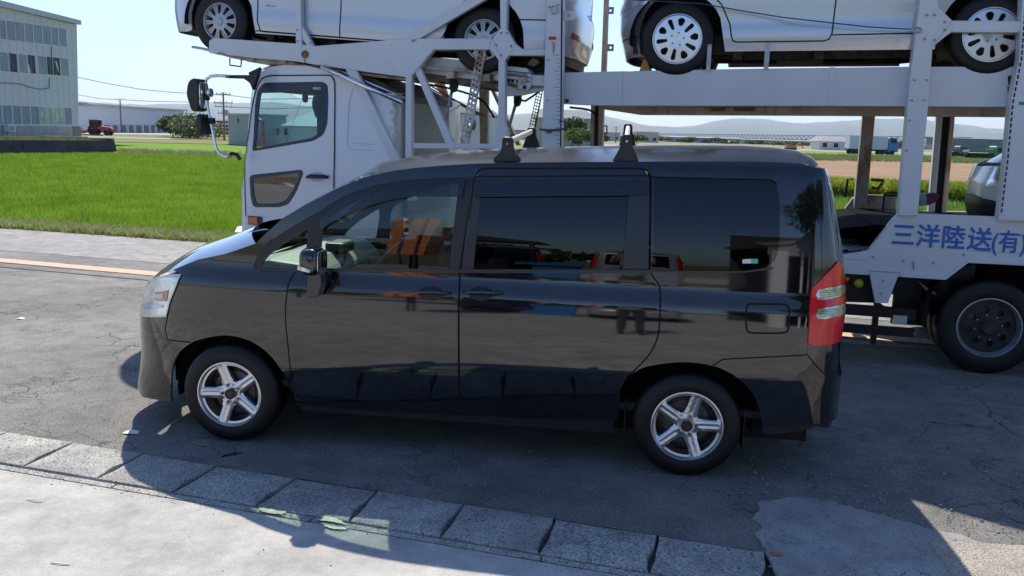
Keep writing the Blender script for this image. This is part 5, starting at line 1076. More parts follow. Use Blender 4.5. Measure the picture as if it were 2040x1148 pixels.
    for k, (p, a, b) in enumerate((((545, 1023), .075, .022), ((660, 1040), .078, .022), ((664, 1055), .06, .013))):
        q = G(*p); tag(mk('sun_patch', [(x, y, .0125) for x, y in ragged(q[0], q[1], a, b, k+3)], [tuple(range(26))], pt, K))
    patch = [(3.165, -.855), (3.148, -.704), (3.19, -.62), (3.15, -.52), (3.2, -.42), (3.211, -.322), (3.3, -.26), (3.38, -.21), (3.487, -.198), (3.6, -.22), (3.706, -.262), (3.8, -.33), (3.885, -.367), (3.98, -.44), (4.061, -.478), (4.2, -.53), (4.35, -.7), (4.3, -1.0), (4.22, -1.5), (3.95, -1.62), (3.6, -1.45), (3.2, -1.37)]
    q2 = []
    rr = random.Random(3)
    for p in resamp(patch, .04): q2.append((p[0]+rr.uniform(-.012, .012), p[1]+rr.uniform(-.012, .012)))
    tag(mk('concrete_patch', [(x, y, .010) for x, y in q2]+[(x, y, -.01) for x, y in q2], [tuple(range(len(q2)))]+[(i, i+len(q2), (i+1) % len(q2)+len(q2), (i+1) % len(q2)) for i in range(len(q2))], asphalt('patch_concrete', (.30, .29, .27), (.40, .39, .37), crack=1., agg=.35, cs=3.)), kind='structure')
    # loose stones and grit
    V = []; F = []
    def stone(x, y, s, z=0):
        k = len(V); a = rng.uniform(0, 6.28); c, d = math.cos(a), math.sin(a); sx, sy, sz = s*rng.uniform(.6, 1.3), s*rng.uniform(.5, 1), s*rng.uniform(.3, .8)
        for p in ((1, 0, 0), (0, 1, .1), (-1, 0, 0), (0, -1, .1), (.2, .1, 1)): V.append((x+c*p[0]*sx-d*p[1]*sy, y+d*p[0]*sx+c*p[1]*sy, z+p[2]*sz))
        F.extend([(k, k+1, k+4), (k+1, k+2, k+4), (k+2, k+3, k+4), (k+3, k, k+4)])
    for _ in range(5200):
        x = rng.uniform(-5, 7); y = kfar(min(x, 4))[1]+abs(rng.normal(0, 1.1)); s = abs(rng.normal(.003, .002))+.0015
        stone(x, y, s)
    for _ in range(2600): x = rng.uniform(3.1, 6.5); y = rng.uniform(-1.6, .6); stone(x, y, abs(rng.normal(.004, .004))+.0015, .004 if x > 4.3 else .010)
    for _ in range(1200): x = rng.uniform(-6, 3.1); stone(x, kn(x)[1]+rng.normal(0, .03)+.0, abs(rng.normal(.003, .0015))+.001, .005)
    for _ in range(260): x = rng.uniform(-3, 3.1); stone(x, rng.uniform(-3, -1), abs(rng.normal(.003, .002))+.001, .005)
    tag(mk('gravel', V, F, mat('stone', (.14, .135, .12), .9, col2=(.42, .40, .36), vs=35)), 'scattered grit and small stones over the asphalt and kerb edge', 'gravel', kind='stuff')
    # strip of broken soil where the asphalt meets the apron on the right
    sheet_xy('gravel_strip', [(4.0, -.62), (4.5, -.60), (9, -1.2), (9, -3.2), (5.2, -2.3), (4.0, -1.7)], .012, asphalt('rubble', (.24, .20, .16), (.42, .38, .33), crack=.2, agg=1., cs=5.))
    # litter
    wp = mat('paper_white', (.78, .78, .76), .6)
    for p, s, lab in (((262, 863), .055, 'crumpled white paper scrap by the kerb in front of the minivan'), ((42, 636), .042, 'small white scrap of paper far out on the sunlit asphalt')):
        q = G(*p); V = [(-s, -.4*s, .002), (-.1*s, -.75*s, .010), (s, -.25*s, .003), (.8*s, .3*s, .014), (-.1*s, .1*s, .022), (-.9*s, .45*s, .003), (.1*s, .7*s, .004)]
        tag(mk('paper_scrap', [tuple(q+np.array(v)) for v in V], [(0, 1, 4), (1, 2, 4), (2, 3, 4), (3, 6, 4), (6, 5, 4), (5, 0, 4)], wp), lab, 'litter')
    q = G(1544, 1109); tag(mk('cardboard_scrap', [tuple(q+np.array(v)) for v in ((-.03, -.012, .014), (.03, -.02, .016), (.034, .012, .02), (-.026, .016, .015), (.0, .0, .024))], [(0, 1, 4), (1, 2, 4), (2, 3, 4), (3, 0, 4)], mat('cardboard', (.34, .17, .08), .8)), 'small brown cardboard scrap at the end of the kerb blocks', 'litter')
    q = G(120, 1126); mb = MB(); mb.tube([tuple(q+[-.045, .0, .008]), tuple(q+[0, -.004, .010]), tuple(q+[.045, -.002, .008])], .003, 6, world=True); tag(mb.build('paper_stick', wp), 'thin white stick lying on the sunlit concrete', 'litter')
    for k, (p, s) in enumerate((((70, 1000), .02), ((125, 1042), .012), ((170, 965), .012))):
        q = G(*p)
        if k == 0: tag(mk('dirt_mark', [(x, y, .0065) for x, y in ragged(q[0], q[1], .05, .012, 9)], [tuple(range(26))], mat('dirt', (.33, .29, .24), .9)), kind='structure')
    q = G(468, 905); tag(mk('asphalt_crack', [(q[0]-.06, q[1]-.06, .004), (q[0]-.05, q[1]-.07, .004), (q[0]+.02, q[1]+.0, .004), (q[0]+.05, q[1]+.04, .004), (q[0]+.0, q[1]+.01, .004), (q[0]-.055, q[1]-.03, .004)], [tuple(range(6))], mat('crack', (.01, .01, .01), 1)), kind='structure')

# ------------------------------------------------------------------ grass
def blades(name, poly, n, h, w, m, z=0., d0=14., lab=None, cat='grass', lean=.35, clump=3, full=None):
    P = np.array(poly); lo, hi = P.min(0), P.max(0); pts = []; got = 0
    while got < n:
        q = rng.uniform(lo, hi, (n*4, 2)); q = q[inside(q, [poly])]
        d = np.hypot(q[:, 0]-CAMP[0], q[:, 1]-CAMP[1]); q = q[rng.random(len(q)) < np.minimum(1, (d0/d)**1.7)]
        if len(q) == 0: break
        pts.append(q); got += len(q)
    q = np.vstack(pts)[:n]; n = len(q); d = np.hypot(q[:, 0]-CAMP[0], q[:, 1]-CAMP[1]); k = np.maximum(1, d/d0)
    q = np.repeat(q, clump, 0); k = np.repeat(k, clump); n = len(q); q = q+rng.normal(0, .03, (n, 2))*k[:, None]**.5
    a = rng.uniform(0, 2*np.pi, n); H = rng.uniform(h[0], h[1], n); Wd = w*k*rng.uniform(.6, 1.3, n); L = H*rng.uniform(.1, lean, n); b = rng.uniform(0, 2*np.pi, n)
    ca, sa = np.cos(a), np.sin(a); dx, dy = np.cos(b)*L, np.sin(b)*L; z0 = np.full(n, z)
    V = np.empty((n, 4, 3)); 
    V[:, 0] = np.stack([q[:, 0]-ca*Wd, q[:, 1]-sa*Wd, z0], 1); V[:, 1] = np.stack([q[:, 0]+ca*Wd, q[:, 1]+sa*Wd, z0], 1)
    V[:, 2] = np.stack([q[:, 0]+dx*.4+ca*Wd*.7, q[:, 1]+dy*.4+sa*Wd*.7, z0+H*.62], 1); V[:, 3] = np.stack([q[:, 0]+dx, q[:, 1]+dy, z0+H], 1)
    V = V.reshape(-1, 3); F = (np.arange(n)[:, None]*4+np.array([[0, 1, 2], [0, 2, 3]]).reshape(1, 6)).reshape(-1, 3)
    me = bpy.data.meshes.new(name); me.vertices.add(len(V)); c = V.mean(0); c[2] = z; me.vertices.foreach_set('co', (V-c).ravel())
    me.loops.add(len(F)*3); me.loops.foreach_set('vertex_index', F.ravel().astype(np.int32)); me.polygons.add(len(F)); me.polygons.foreach_set('loop_start', np.arange(0, len(F)*3, 3, dtype=np.int32)); me.update(calc_edges=True)
    me.materials.append(m); o = bpy.data.objects.new(name, me); COL.objects.link(o); o.location = c
    return tag(o, lab, cat, kind='stuff')
def fields():
    rice = leafmat('rice_leaf', (.115, .215, .014), (.24, .37, .035), .55, .8); rg = mat('rice_ground', (.13, .20, .02), .95, spec=.03, col2=(.19, .27, .03), vs=1.5)
    verge = leafmat('verge_leaf', (.17, .25, .04), (.34, .40, .10), .5, 2.5); dry = leafmat('dry_leaf', (.3, .28, .12), (.5, .47, .28), .3, 5)
    fe = lambda x, o=0: (x, far_edge(x)[1]+o)
    zf = -.22
    left = [fe(-30, .9), fe(2, .9), (-4, 30), (-16, 56), (-31, 50), (-33.5, 41), (-46, 28)]
    sheet_xy('rice_field', [fe(-90, .7), fe(0, .7), (-4, 30), (-16, 57), (-31, 50), (-33, 41), (-90, 44)], zf, rg)
    blades('rice', [fe(-16, .8), fe(-1, .8), (-3, 20), (-14, 26), (-22, 18)], 62000, (.26, .40), .0055, rice, zf, 11, 'dense bright green young rice nearest the road on the left', 'rice', .5)
    blades('rice', [(-22, 18), (-14, 26), (-3, 20), (-4, 30), (-16, 56.5), (-31, 50), (-33.5, 41), (-38, 22), (-28, 12.2)], 52000, (.24, .36), .007, rice, zf, 16, 'bright green young rice running back to the dark retaining wall', 'rice', .5)
    sheet_xy('grass_verge', [fe(-120, -.05), fe(60, -.05), fe(60, .35), fe(60, .9), fe(-120, .9)], -.02, mat('verge_soil', (.20, .22, .08), .95, spec=.03, col2=(.30, .28, .16), vs=3))
    blades('verge_grass', [fe(-18, .02), fe(1, .02), fe(1, 1.1), fe(-18, 1.1)], 17000, (.04, .14), .004, verge, -.02, 11, 'ragged weeds and grass edging the road beside the rice', 'grass', .9)
    blades('dry_grass', [fe(-18, .0), fe(1, .0), fe(1, .8), fe(-18, .8)], 4200, (.05, .17), .0035, dry, -.02, 11, 'pale dry grass stalks mixed into the road verge', 'grass', 1.1)
    # second paddy and its banks beyond the wall
    def gs(name, px, z, m): return sheet_xy(name, gp(px, z), z, m)
    bank = mat('bank', (.22, .19, .10), .95, spec=.03, col2=(.20, .22, .09), vs=.8); far_g = mat('paddy_far', (.13, .22, .03), .9, spec=.03, col2=(.16, .27, .035), vs=.3)
    gs('field_bank', [(225, 307), (520, 316), (520, 306), (232, 297)], -.05, bank); gs('rice_field', [(228, 301), (520, 308), (520, 284), (228, 279)], -.02, far_g); gs('field_bank', [(150, 281), (520, 289), (520, 280), (150, 273)], .02, bank)
    gs('meadow', [(205, 274.5), (520, 281), (520, 271), (205, 264.5)], .05, mat('meadow', (.15, .19, .05), .95, spec=.03, col2=(.24, .24, .1), vs=.2)); gs('path', [(150, 267), (380, 269), (380, 266.6), (150, 264.8)], .09, mat('path_pale', (.5, .47, .42), .9, spec=.03)); gs('path', [(230, 275.5), (340, 277), (340, 275.6), (230, 274.3)], .06, mat('path_pale', (0, 0, 0)))
    blades('bank_weeds', gp([(235, 308), (480, 314), (480, 306), (235, 299)], -.05), 900, (.08, .3), .012, leafmat('bank_leaf', (.16, .20, .05), (.38, .36, .2), .3, 1.5), -.05, 40, 'dry weeds on the bank between the two paddies', 'weeds', .8)
    # right side: rice, flowering weeds, bare field, green strips
    rgt = [fe(2.4, .9), fe(16, .9), (20, 30), (4.6, 31)]
    sheet_xy('rice_field', [fe(1.5, .7), fe(60, .7), (60, 27), (3, 31.5), (-3, 31)], zf, rg)
    blades('rice', [fe(3, .7), fe(16, .7), (22, 30), (4.3, 31.2)], 30000, (.2, .34), .007, leafmat('rice_leaf_pale', (.10, .20, .025), (.20, .32, .06), .5, 1.2), zf, 14, 'green rice field seen between the columns of the carrier', 'rice', .5)
    blades('weeds', [(1, 31.2), (30, 28.4), (30, 30.6), (1, 33.4)], 11000, (.40, .85), .02, leafmat('weed_leaf', (.15, .23, .03), (.42, .46, .05), .4, .7), -.1, 33, 'row of yellow green flowering weeds beyond the rice on the right', 'weeds', .8)
    bd = lambda y0, y1: [(700, y0-26.8), (2150, y0+12), (2150, y1+12), (700, y1-26.8)]
    gs('bare_field', bd(378, 318), -.05, mat('bare_soil', (.25, .16, .095), .95, spec=.03, col2=(.34, .235, .15), vs=.25)); gs('grass_strip', bd(318.5, 304), .0, mat('strip_green', (.16, .22, .06), .9, spec=.03, col2=(.24, .28, .1), vs=.08))
    gs('far_road', bd(304.2, 299), .05, mat('far_road', (.36, .30, .22), .9, spec=.03, col2=(.3, .3, .16), vs=.05)); gs('grass_strip', bd(299.2, 291), .08, mat('strip_far', (.20, .22, .12), .9, spec=.03, col2=(.3, .26, .18), vs=.02))
    blades('strip_grass', gp([(1600, 320), (2060, 327), (2060, 316), (1600, 309)], .0), 5000, (.2, .5), .03, leafmat('strip_leaf', (.14, .2, .05), (.25, .3, .1), .3, .3), 0, 100, 'green grass strip beyond the bare brown field', 'grass', .6)

# ------------------------------------------------------------------ plants and trees
def foliage(name, c, rad, n, size, m, parent, lumps=9, seed=0):
    r = np.random.default_rng(seed+5); C = []
    for k in range(lumps):
        d = r.normal(size=3); d /= np.linalg.norm(d); d[2] = abs(d[2])*.9-.15; C.append((d*np.array(rad)*r.uniform(.35, .7), r.uniform(.32, .55)))
    V = []
    per = n//lumps
    for cc, s in C:
        d = r.normal(size=(per, 3)); d /= np.linalg.norm(d, axis=1)[:, None]; rr = r.uniform(.55, 1.08, per)[:, None]
        p = cc+d*rr*np.array(rad)*s; u = r.normal(size=(per, 3)); u /= np.linalg.norm(u, axis=1)[:, None]; w = np.cross(u, r.normal(size=(per, 3))); w /= np.linalg.norm(w, axis=1)[:, None]
        sz = size*r.uniform(.6, 1.4, per)[:, None]; V.append(np.stack([p-u*sz, p+w*sz*.6, p+u*sz, p-w*sz*.6], 1))
    V = np.vstack(V).reshape(-1, 3)+np.array(c); k = len(V)//4
    F = (np.arange(k)[:, None]*4+np.arange(4)).tolist()
    return mk(name, V, F, m, parent, loc=None)
def tree(loc, h, r, m, label, cat='tree', group=None, n=1800, seed=0, trunk=True, size=None, name='tree', flat=1.):
    T = thing(name, loc, label, cat, group); loc = np.array(loc); size = size or r*.09
    ch = h*.62 if trunk else h*.5; tb = h-ch*.95
    foliage('crown', loc+[0, 0, h-ch*.5 if trunk else h*.30], (r, r*.9, ch*.62*flat if trunk else h*.62), n, size, m, T, seed=seed)
    mb = MB(); rr = random.Random(seed); tr = max(.05, h*.025)
    mb.tube([loc, loc+[rr.uniform(-.1, .1), 0, tb*.6], loc+[rr.uniform(-.2, .2)*r*.3, 0, h*.55]], [tr, tr*.8, tr*.4], 7, world=True)
    for k in range(5):
        a = rr.uniform(0, 6.28); mb.tube([loc+[0, 0, h*.3+k*h*.06], loc+[math.cos(a)*r*.5, math.sin(a)*r*.5, h*.55+k*h*.05]], [tr*.5, tr*.15], 5, world=True)
    mb.build('trunk', mat('bark', (.10, .075, .05), .9, var=.3, vs=10), T, smooth=True)
    return T
# ------------------------------------------------------------------ buildings and far things
def hframe(p, q):      # vertical frame through two points seen left and right
    p = np.array(p); q = np.array(q); e = q-p; e[2] = 0; O = p.copy(); O[2] = 0; return Frame(O, e)
def win(fr, parent, quad, m_pane, m_frame, depth=.08, split=None, vs=0):
    """window = frame mesh (part) with its pane (sub-part), quad of (u,z)"""
    (a, b), (c, d), (e, f), (g, h) = quad       # TL TR BR BL
    t = .05; mb = MB(fr)
    u0, u1, z0, z1 = min(a, g), max(c, e), min(f, h), max(b, d)
    for box in ((u0-t, u1+t, z1, z1+t), (u0-t, u1+t, z0-t, z0), (u0-t, u0, z0, z1), (u1, u1+t, z0, z1)): mb.box(box[0], box[1], vs-.03, vs+depth, box[2], box[3])
    w = mb.build('window', m_frame, parent)
    mb = MB(fr); mb.box(u0, u1, vs-.005, vs+.01, z0, z1); mb.build('pane', m_pane, w)
def left_building():
    p = at(0, 270, 62); q = at(157, 272, 73); fr = hframe(p, q); uc = float((q-fr.O)[:2]@fr.e[:2])
    T = thing('factory_building', fr.pt(uc, 0, .7), 'grey white three storey building with three rows of windows at far left', 'building')
    wall = mat('clad_wall', (.56, .55, .57), .7, var=.05, vs=.6, dirt=((.42, .40, .39), .5, .6, .4)); trim = mat('clad_trim', (.45, .47, .50), .6)
    L = lambda x, y: fr.px(x, y)
    zt = L(100, 34)[1]; zt0 = L(0, 12)[1]; zb = .6
    D = 14
    mb = MB(fr); mb.plate([(-22, zb), (uc, zb), (L(153, 50)[0], L(153, 50)[1]), (0, L(0, 14)[1]), (-22, L(0, 14)[1]+1.2)], 0, D); mb.build('wall', wall, T)
    mb = MB(fr); a = L(153, 45); mb.plate([(a[0]+.25, a[1]-.15), (a[0]+.25, a[1]+.2), (0, L(0, 5)[1]+.1), (-22, L(0, 5)[1]+1.4), (-22, L(0, 14)[1]+1.2), (0, L(0, 14)[1])], -.25, D+.2); mb.build('roof', trim, T)
    mb = MB(fr); b1, b2 = L(98, 30), L(143, 42); mb.plate([(b1[0], b1[1]-.2), (b1[0]+.4, b1[1]+.3), ((b1[0]+b2[0])/2, (b1[1]+b2[1])/2+.42), (b2[0]-.1, b2[1]+.15), (b2[0], b2[1]-.2)], 1, 3); mb.build('roof_cover', mat('cover_white', (.7, .72, .72), .5), T)
    mb = MB(fr)
    for k in range(28): u = uc-.25-k*.9; mb.box(u, u+.02, -.012, 0, zb+1.1, zt-.6 if k < 1 else zt+.0)
    mb.split('cladding_joint', mat('joint', (.50, .49, .51), .7), T)
    pane = mat('pane_blue', (.17, .22, .26), .35, var=.2, vs=.7, spec=.4); dkp = mat('pane_open', (.02, .022, .025), .6); wf = mat('window_white', (.62, .65, .66), .5); lit = mat('pane_pale', (.38, .42, .36), .3, var=.4, vs=2.)
    k = 3.826
    def row(cols, t0, t1, b0, b1, special={}):
        for i, (x0, x1) in enumerate(cols):
            f = lambda x: ((x)/132.); a = L(x0, t0+(t1-t0)*f(x0)); c = L(x1, t0+(t1-t0)*f(x1)); e = L(x1, b0+(b1-b0)*f(x1)); g = L(x0, b0+(b1-b0)*f(x0))
            win(fr, T, [a, c, e, g], special.get(i, pane), wf, .06)
    W0 = 15.
    row([(-34, -20), (-17, -3), (.5, 10.5), (12.5, 27.5), (31, 47), (49.5, 64), (67.5, 83), (85, 100), (102, 115), (117, 130.5)], 40, 58.7, 77, 92.8)
    row([(-34, -20), (-17, -3), (0, 16), (17.5, 32.5), (38.5, 53.5), (55, 69), (77, 91.5), (94, 104), (106.5, 119), (121, 135)], 104.5, 117.5, 141.5, 151, {3: dkp, 5: dkp, 7: dkp, 8: dkp})
    row([(-30, -14), (-10, 3), (5.5, 23), (25, 41), (43.5, 59.5), (61, 76), (79, 93.5), (95.5, 109.5), (112.5, 126.5), (128.5, 141.5)], 209.5, 215.4, 247, 248.2, {6: lit, 7: lit, 8: lit})
    mb = MB(fr)
    for x0, y0, x1, y1 in ((55.5, 128, 60.5, 145),): 
        a = L(x0, y0); c = L(x1, y1); mb.plate([(a[0], a[1]), (a[0]+.05, a[1]), (c[0], c[1]), (a[0], c[1])], -.03, -.02)
    a = L(109, 121); c = L(117, 148); mb.plate([(a[0], a[1]), (a[0]+.3, a[1]-.1), (c[0], c[1]+.1), (a[0]+.35, a[1]-.7)], -.03, -.02); mb.build('curtain', mat('curtain', (.72, .72, .62), .9), T)
    mb = MB(fr)
    for x, y, r in ((25, 133, .22), (98, 137, .16), (111, 143, .2)): q_ = L(x, y); blob(mb, (q_[0], -.04, q_[1]), (r*.8, .03, r), 2.2, 10, 6)
    mb.split('stored_box', mat('stored', (.09, .09, .1), .8), T, 70)
    mb = MB(fr); b_ = L(0, 250)[1]; mb.box(-22, L(143, 255)[0], -.05, 0, zb-.3, b_); mb.build('base_wall', mat('base_wall', (.36, .34, .32), .9, var=.15, vs=1.2), T)
    mb = MB(fr); mb.box(L(144, 255)[0], L(160, 255)[0], -.06, 0, zb-.3, L(150, 252)[1]); mb.build('base_panel', mat('base_brown', (.22, .19, .18), .9), T)
    mb = MB(fr); mb.tube([(*[L(x, y)[0]], -.03, L(x, y)[1]) for x, y in ((-30, 164), (0, 165), (39, 167), (60, 174), (78, 178), (97, 176), (98, 155))], .04, 6); mb.tube([(L(102, y)[0], -.03, L(102, y)[1]) for y in (92, 116)], .045, 6); mb.build('cable', mat('cable_grey', (.22, .24, .25), .7), T)
    a = L(3, 248); c = L(18, 262); A = thing('outdoor_unit', fr.pt((a[0]+c[0])/2, -.3, .75), 'pale air conditioner unit on a stand below the building windows', 'air conditioner')
    mb = MB(fr); mb.box(a[0], c[0], -.5, -.12, c[1]+.0, a[1]); mb.build('casing', mat('unit_white', (.62, .62, .6), .6), A); mb = MB(fr); mb.box(a[0]+.05, c[0]-.15, -.515, -.5, c[1]+.06, a[1]-.08); mb.build('fan_grille', mat('fan_grille', (.3, .31, .32), .6), A)
    mb = MB(fr)
    for u in (a[0]+.05, c[0]-.05): mb.box(u-.02, u+.02, -.48, -.44, .7, c[1]); mb.box(u-.02, u+.02, -.18, -.14, .7, c[1])
    mb.build('stand', mat('unit_white', (0, 0, 0)), A)
    # raised lot and its retaining wall
    g0, g1 = G(-60, 309, -.15), G(230, 305, -.15); wfm = hframe(g0, g1); ul = float((g1-wfm.O)[:2]@wfm.e[:2]); zt = wfm.px(150, 279.5)[1]
    Wl = thing('retaining_wall', wfm.pt(ul/2, 0, -.2), 'low dark concrete retaining wall at the back of the rice field', 'wall')
    dkw = mat('dark_wall', (.06, .06, .065), .9, var=.35, vs=.9); mb = MB(wfm); ur = float(wfm.px(232, 300)[0]); x0 = -14
    n = 14
    for k in range(n):
        a = x0+(ul-.5-x0)*k/n; b = x0+(ul-.5-x0)*(k+1)/n-.03; m1 = MB(wfm); m1.box(a, b, 0, .35, -.3, zt); m1.build('wall_panel', dkw, Wl)
    m1 = MB(wfm); m1.plate([(ul-.5, -.3), (ul+.25, -.3), (ul-.1, zt+.12), (ul-.5, zt+.12)], -.0, 4); m1.build('end_wall', dkw, Wl)
    lot = [tuple(wfm.pt(x0, .36, 0)[:2]), tuple(wfm.pt(ul, .36, 0)[:2]), tuple(wfm.pt(ul+.3, 6, 0)[:2]), tuple(fr.pt(uc+7, -2, 0)[:2]), tuple(fr.pt(uc+7, 16, 0)[:2]), tuple(fr.pt(-24, 16, 0)[:2]), tuple(wfm.pt(x0, 30, 0)[:2])]
    sheet_xy('raised_lot', lot, zt-.02, mat('lot_soil', (.30, .27, .2), .95, col2=(.16, .2, .06), vs=.35))
    blades('lot_grass', [tuple(wfm.pt(x0+4, .4, 0)[:2]), tuple(wfm.pt(ul-1, .4, 0)[:2]), tuple(wfm.pt(ul-1.5, 2.8, 0)[:2]), tuple(wfm.pt(x0+4, 4, 0)[:2])], 2600, (.08, .25), .02, leafmat('lot_leaf', (.09, .14, .03), (.22, .26, .07), .4, 1.), zt-.03, 60, 'grass growing on top of the retaining wall', 'grass', .6)
    mb = MB(wfm); u = wfm.px(160, 274, 1.5)[0]; mb.box(u-3, u+.6, 1.4, 1.9, zt, zt+.22); mb.box(u-5, u-1.4, 2.2, 2.5, zt, zt+.15); tag(mb.build('timber_pile', mat('timber', (.30, .26, .2), .9, var=.3, vs=2)), 'low pile of grey planks lying behind the retaining wall', 'timber', kind='stuff')

def warehouse():
    fr = hframe(at(158, 262, 150), at(366, 262, 205)); L = fr.px
    T = thing('warehouse', fr.pt(20, 0, 0), 'long white warehouse with a row of dark doorways along its foot', 'building')
    a, b = L(158, 209), L(366, 221); mb = MB(fr); mb.plate([(L(140, 209)[0], 0), (b[0], 0), (b[0], b[1]), (a[0], a[1]), (L(140, 209)[0], a[1])], 0, 30); mb.build('wall', mat('warehouse_white', (.60, .59, .66), .7, var=.03, vs=.2), T)
    mb = MB(fr); mb.plate([(L(157, 205)[0], a[1]), (L(178, 212)[0], L(178, 211)[1]), (L(172, 208)[0], L(172, 207)[1]), (L(165, 205)[0], L(165, 204)[1]), (L(157, 205)[0], L(157, 204)[1])], -.5, 6); mb.build('roof_vent', mat('vent_grey', (.3, .32, .33), .7), T)
    mb = MB(fr); mb.bar((a[0], -.15, a[1]+.1), (b[0], -.15, b[1]+.1), .5, .35); mb.build('roof_edge', mat('edge_grey', (.42, .43, .46), .6), T)
    for x0, x1 in ((207, 218), (223, 233), (239, 250), (255, 265), (271, 281), (286, 295), (300, 307), (311, 318), (322, 328)):
        p = L(x0, 249.5); q = L(x1, 261); m1 = MB(fr); m1.box(p[0], q[0], -.1, -.02, .1, p[1]); d = m1.build('doorway', mat('door_dark', (.10, .11, .13), .6), T)
    mb = MB(fr)
    for x in (203, 220.5, 236, 252.5, 268, 283.5, 297.5, 309, 320): p = L(x, 249); mb.box(p[0]-.18, p[0]+.18, -.25, -.0, 0, p[1]+.1)
    mb.split('door_post', mat('post_white', (.72, .72, .74), .6), T)
def pole(x, yt, yb, label, arms, h=None, dep=None, group='utility poles beyond the fields'):
    P = at(x, yb, dep); P[2] = 0; fr = Frame(P, CR*[1, 1, 0]); zt = fr.px(x, yt)[1]
    T = thing('utility_pole', P, label, 'pole', group); mb = MB(fr); mb.tube([(0, 0, -.3), (0, 0, zt)], [.17, .11], 8); mb.build('pole', mat('pole_grey', (.20, .19, .19), .8), T, smooth=True)
    for y, w in arms:
        z = fr.px(x, y)[1]; mb = MB(fr); mb.box(-w, w, -.05, .05, z-.05, z+.05); c = mb.build('crossarm', mat('pole_grey', (0, 0, 0)), T)
        mb = MB(fr)
        for u in (-w*.9, -w*.3, w*.3, w*.9): mb.tube([(u, 0, z+.05), (u, 0, z+.3)], .05, 6)
        mb.split('insulator', mat('insulator', (.6, .6, .6), .4), c, 12)
    if len(arms) > 2: mb = MB(fr); z = fr.px(x, arms[2][0])[1]; mb.tube([(.35, 0, z-1.2), (.35, 0, z-.4)], .25, 10); mb.build('transformer', mat('transformer', (.35, .36, .37), .6), T)
    return P, zt
def wire(pts, r, label):
    P = [at(x, y, d) for x, y, d in pts]; mb = MB(); mb.tube(P, r, 4, world=True); tag(mb.build('overhead_wire', mat('wire', (.16, .17, .19), .6)), label, 'wire', 'overhead wires on the left')
def house(px, y, dep, w, h, d, label, wallc, roofc, gable=True, group='small houses beyond the truck', rot=0.):
    P = at(px, y, dep); P[2] = 0; e = CR*[1, 1, 0]; e /= np.linalg.norm(e); c, s = math.cos(rot), math.sin(rot); fr = Frame(P, (e[0]*c-e[1]*s, e[0]*s+e[1]*c, 0))
    T = thing('house', P, label, 'house', group); mb = MB(fr); mb.box(-w/2, w/2, 0, d, 0, h); mb.build('wall', mat('hw%d' % (hash(wallc) % 9999), wallc, .85, var=.1, vs=.6), T)
    mb = MB(fr); o = .6; rh = w*.16 if gable else .4
    mb.add([(-w/2-o, -o, h), (w/2+o, -o, h), (w/2+o, d+o, h), (-w/2-o, d+o, h), (-w/2+(o if gable else -o), d/2, h+rh), (w/2-(o if gable else -o), d/2, h+rh)], [(0, 1, 5, 4), (2, 3, 4, 5), (1, 2, 5), (3, 0, 4), (3, 2, 1, 0)]); mb.build('roof', mat('hr%d' % (hash(roofc) % 9999), roofc, .8, var=.2, vs=.8), T)
    n = max(1, int(w/3.2)) if w < 20 else 0
    for k in range(n):
        for z0 in ((.9, 3.4) if h > 4.6 else (.9,)):
            u = -w/2+w*(k+.5)/n; m1 = MB(fr); m1.box(u-.65, u+.65, -.05, .0, z0, z0+1.2); m1.build('window', mat('far_pane', (.08, .1, .13), .3), T)
    return T
def far_truck(px, y, dep, label, cabc, kind, flip=1, L_=8., h=3.2):
    P = at(px, y, dep); P[2] = 0.05; e = CR*[1, 1, 0]; fr = Frame(P, e*flip); T = thing('parked_truck', P, label, 'truck', 'trucks standing on the far road')
    m = mat('tc%d' % (hash(cabc) % 9999), cabc, .4)
    hb = 1.1
    if kind == 'box':
        mb = MB(fr); mb.box(0, L_-2.3, 0, 2.3, hb, h); mb.build('cargo_box', mat('box_pale', (.48, .53, .62), .5), T)
        mb = MB(fr); mb.box(0, L_-2.3, -.03, 0, h-.15, h+.03); mb.box(0, .12, -.03, 0, hb, h); mb.box(L_-2.42, L_-2.3, -.03, 0, hb, h); mb.build('box_frame', mat('box_edge', (.7, .72, .74), .4), T)
    else:
        mb = MB(fr); mb.plate([(0, 1.15), (.1, h-.9), (L_-2.6, h-.9), (L_-2.6, h-.7), (L_-2.4, h-.7), (L_-2.4, 1.15)], 0, 2.3); mb.build('tipper_bed', m if kind == 'tip' else mat('tip_dark', (.10, .11, .12), .6), T)
        mb = MB(fr)
        for k in range(5): u = .4+k*(L_-3)/4.5; mb.box(u, u+.08, -.05, 0, 1.2, h-.95)
        mb.build('bed_rib', mat('rib_dark', (.08, .1, .09), .6), T)
    mb = MB(fr); mb.plate([(L_-2.1, .6), (L_-2.1, h-.35), (L_-1.9, h-.2), (L_-.5, h-.25), (L_-.25, h-1.2), (L_-.15, .6)], 0, 2.3); mb.build('cab', m, T, bevel=.06)
    mb = MB(fr); mb.plate([(L_-1.7, h-1.25), (L_-1.7, h-.5), (L_-.8, h-.5), (L_-.55, h-1.25)], -.03, 0); mb.build('cab_window', mat('far_pane', (0, 0, 0)), T)
    mb = MB(fr); mb.box(0, L_-.6, .4, 1.9, .7, 1.05); mb.build('chassis', mat('chassis_black', (0, 0, 0)), T)
    for u in (.9, 2.0, L_-3.2, L_-1.3):
        for v in (-.02, 2.02): mb = MB(fr); mb.lathe([(0, 0), (.24, 0), (.26, -.02), (.5, 0), (.5, .3), (0, .3)], (u, v, .5), 16); mb.build('wheel', mat('tyre', (0, 0, 0)), T)
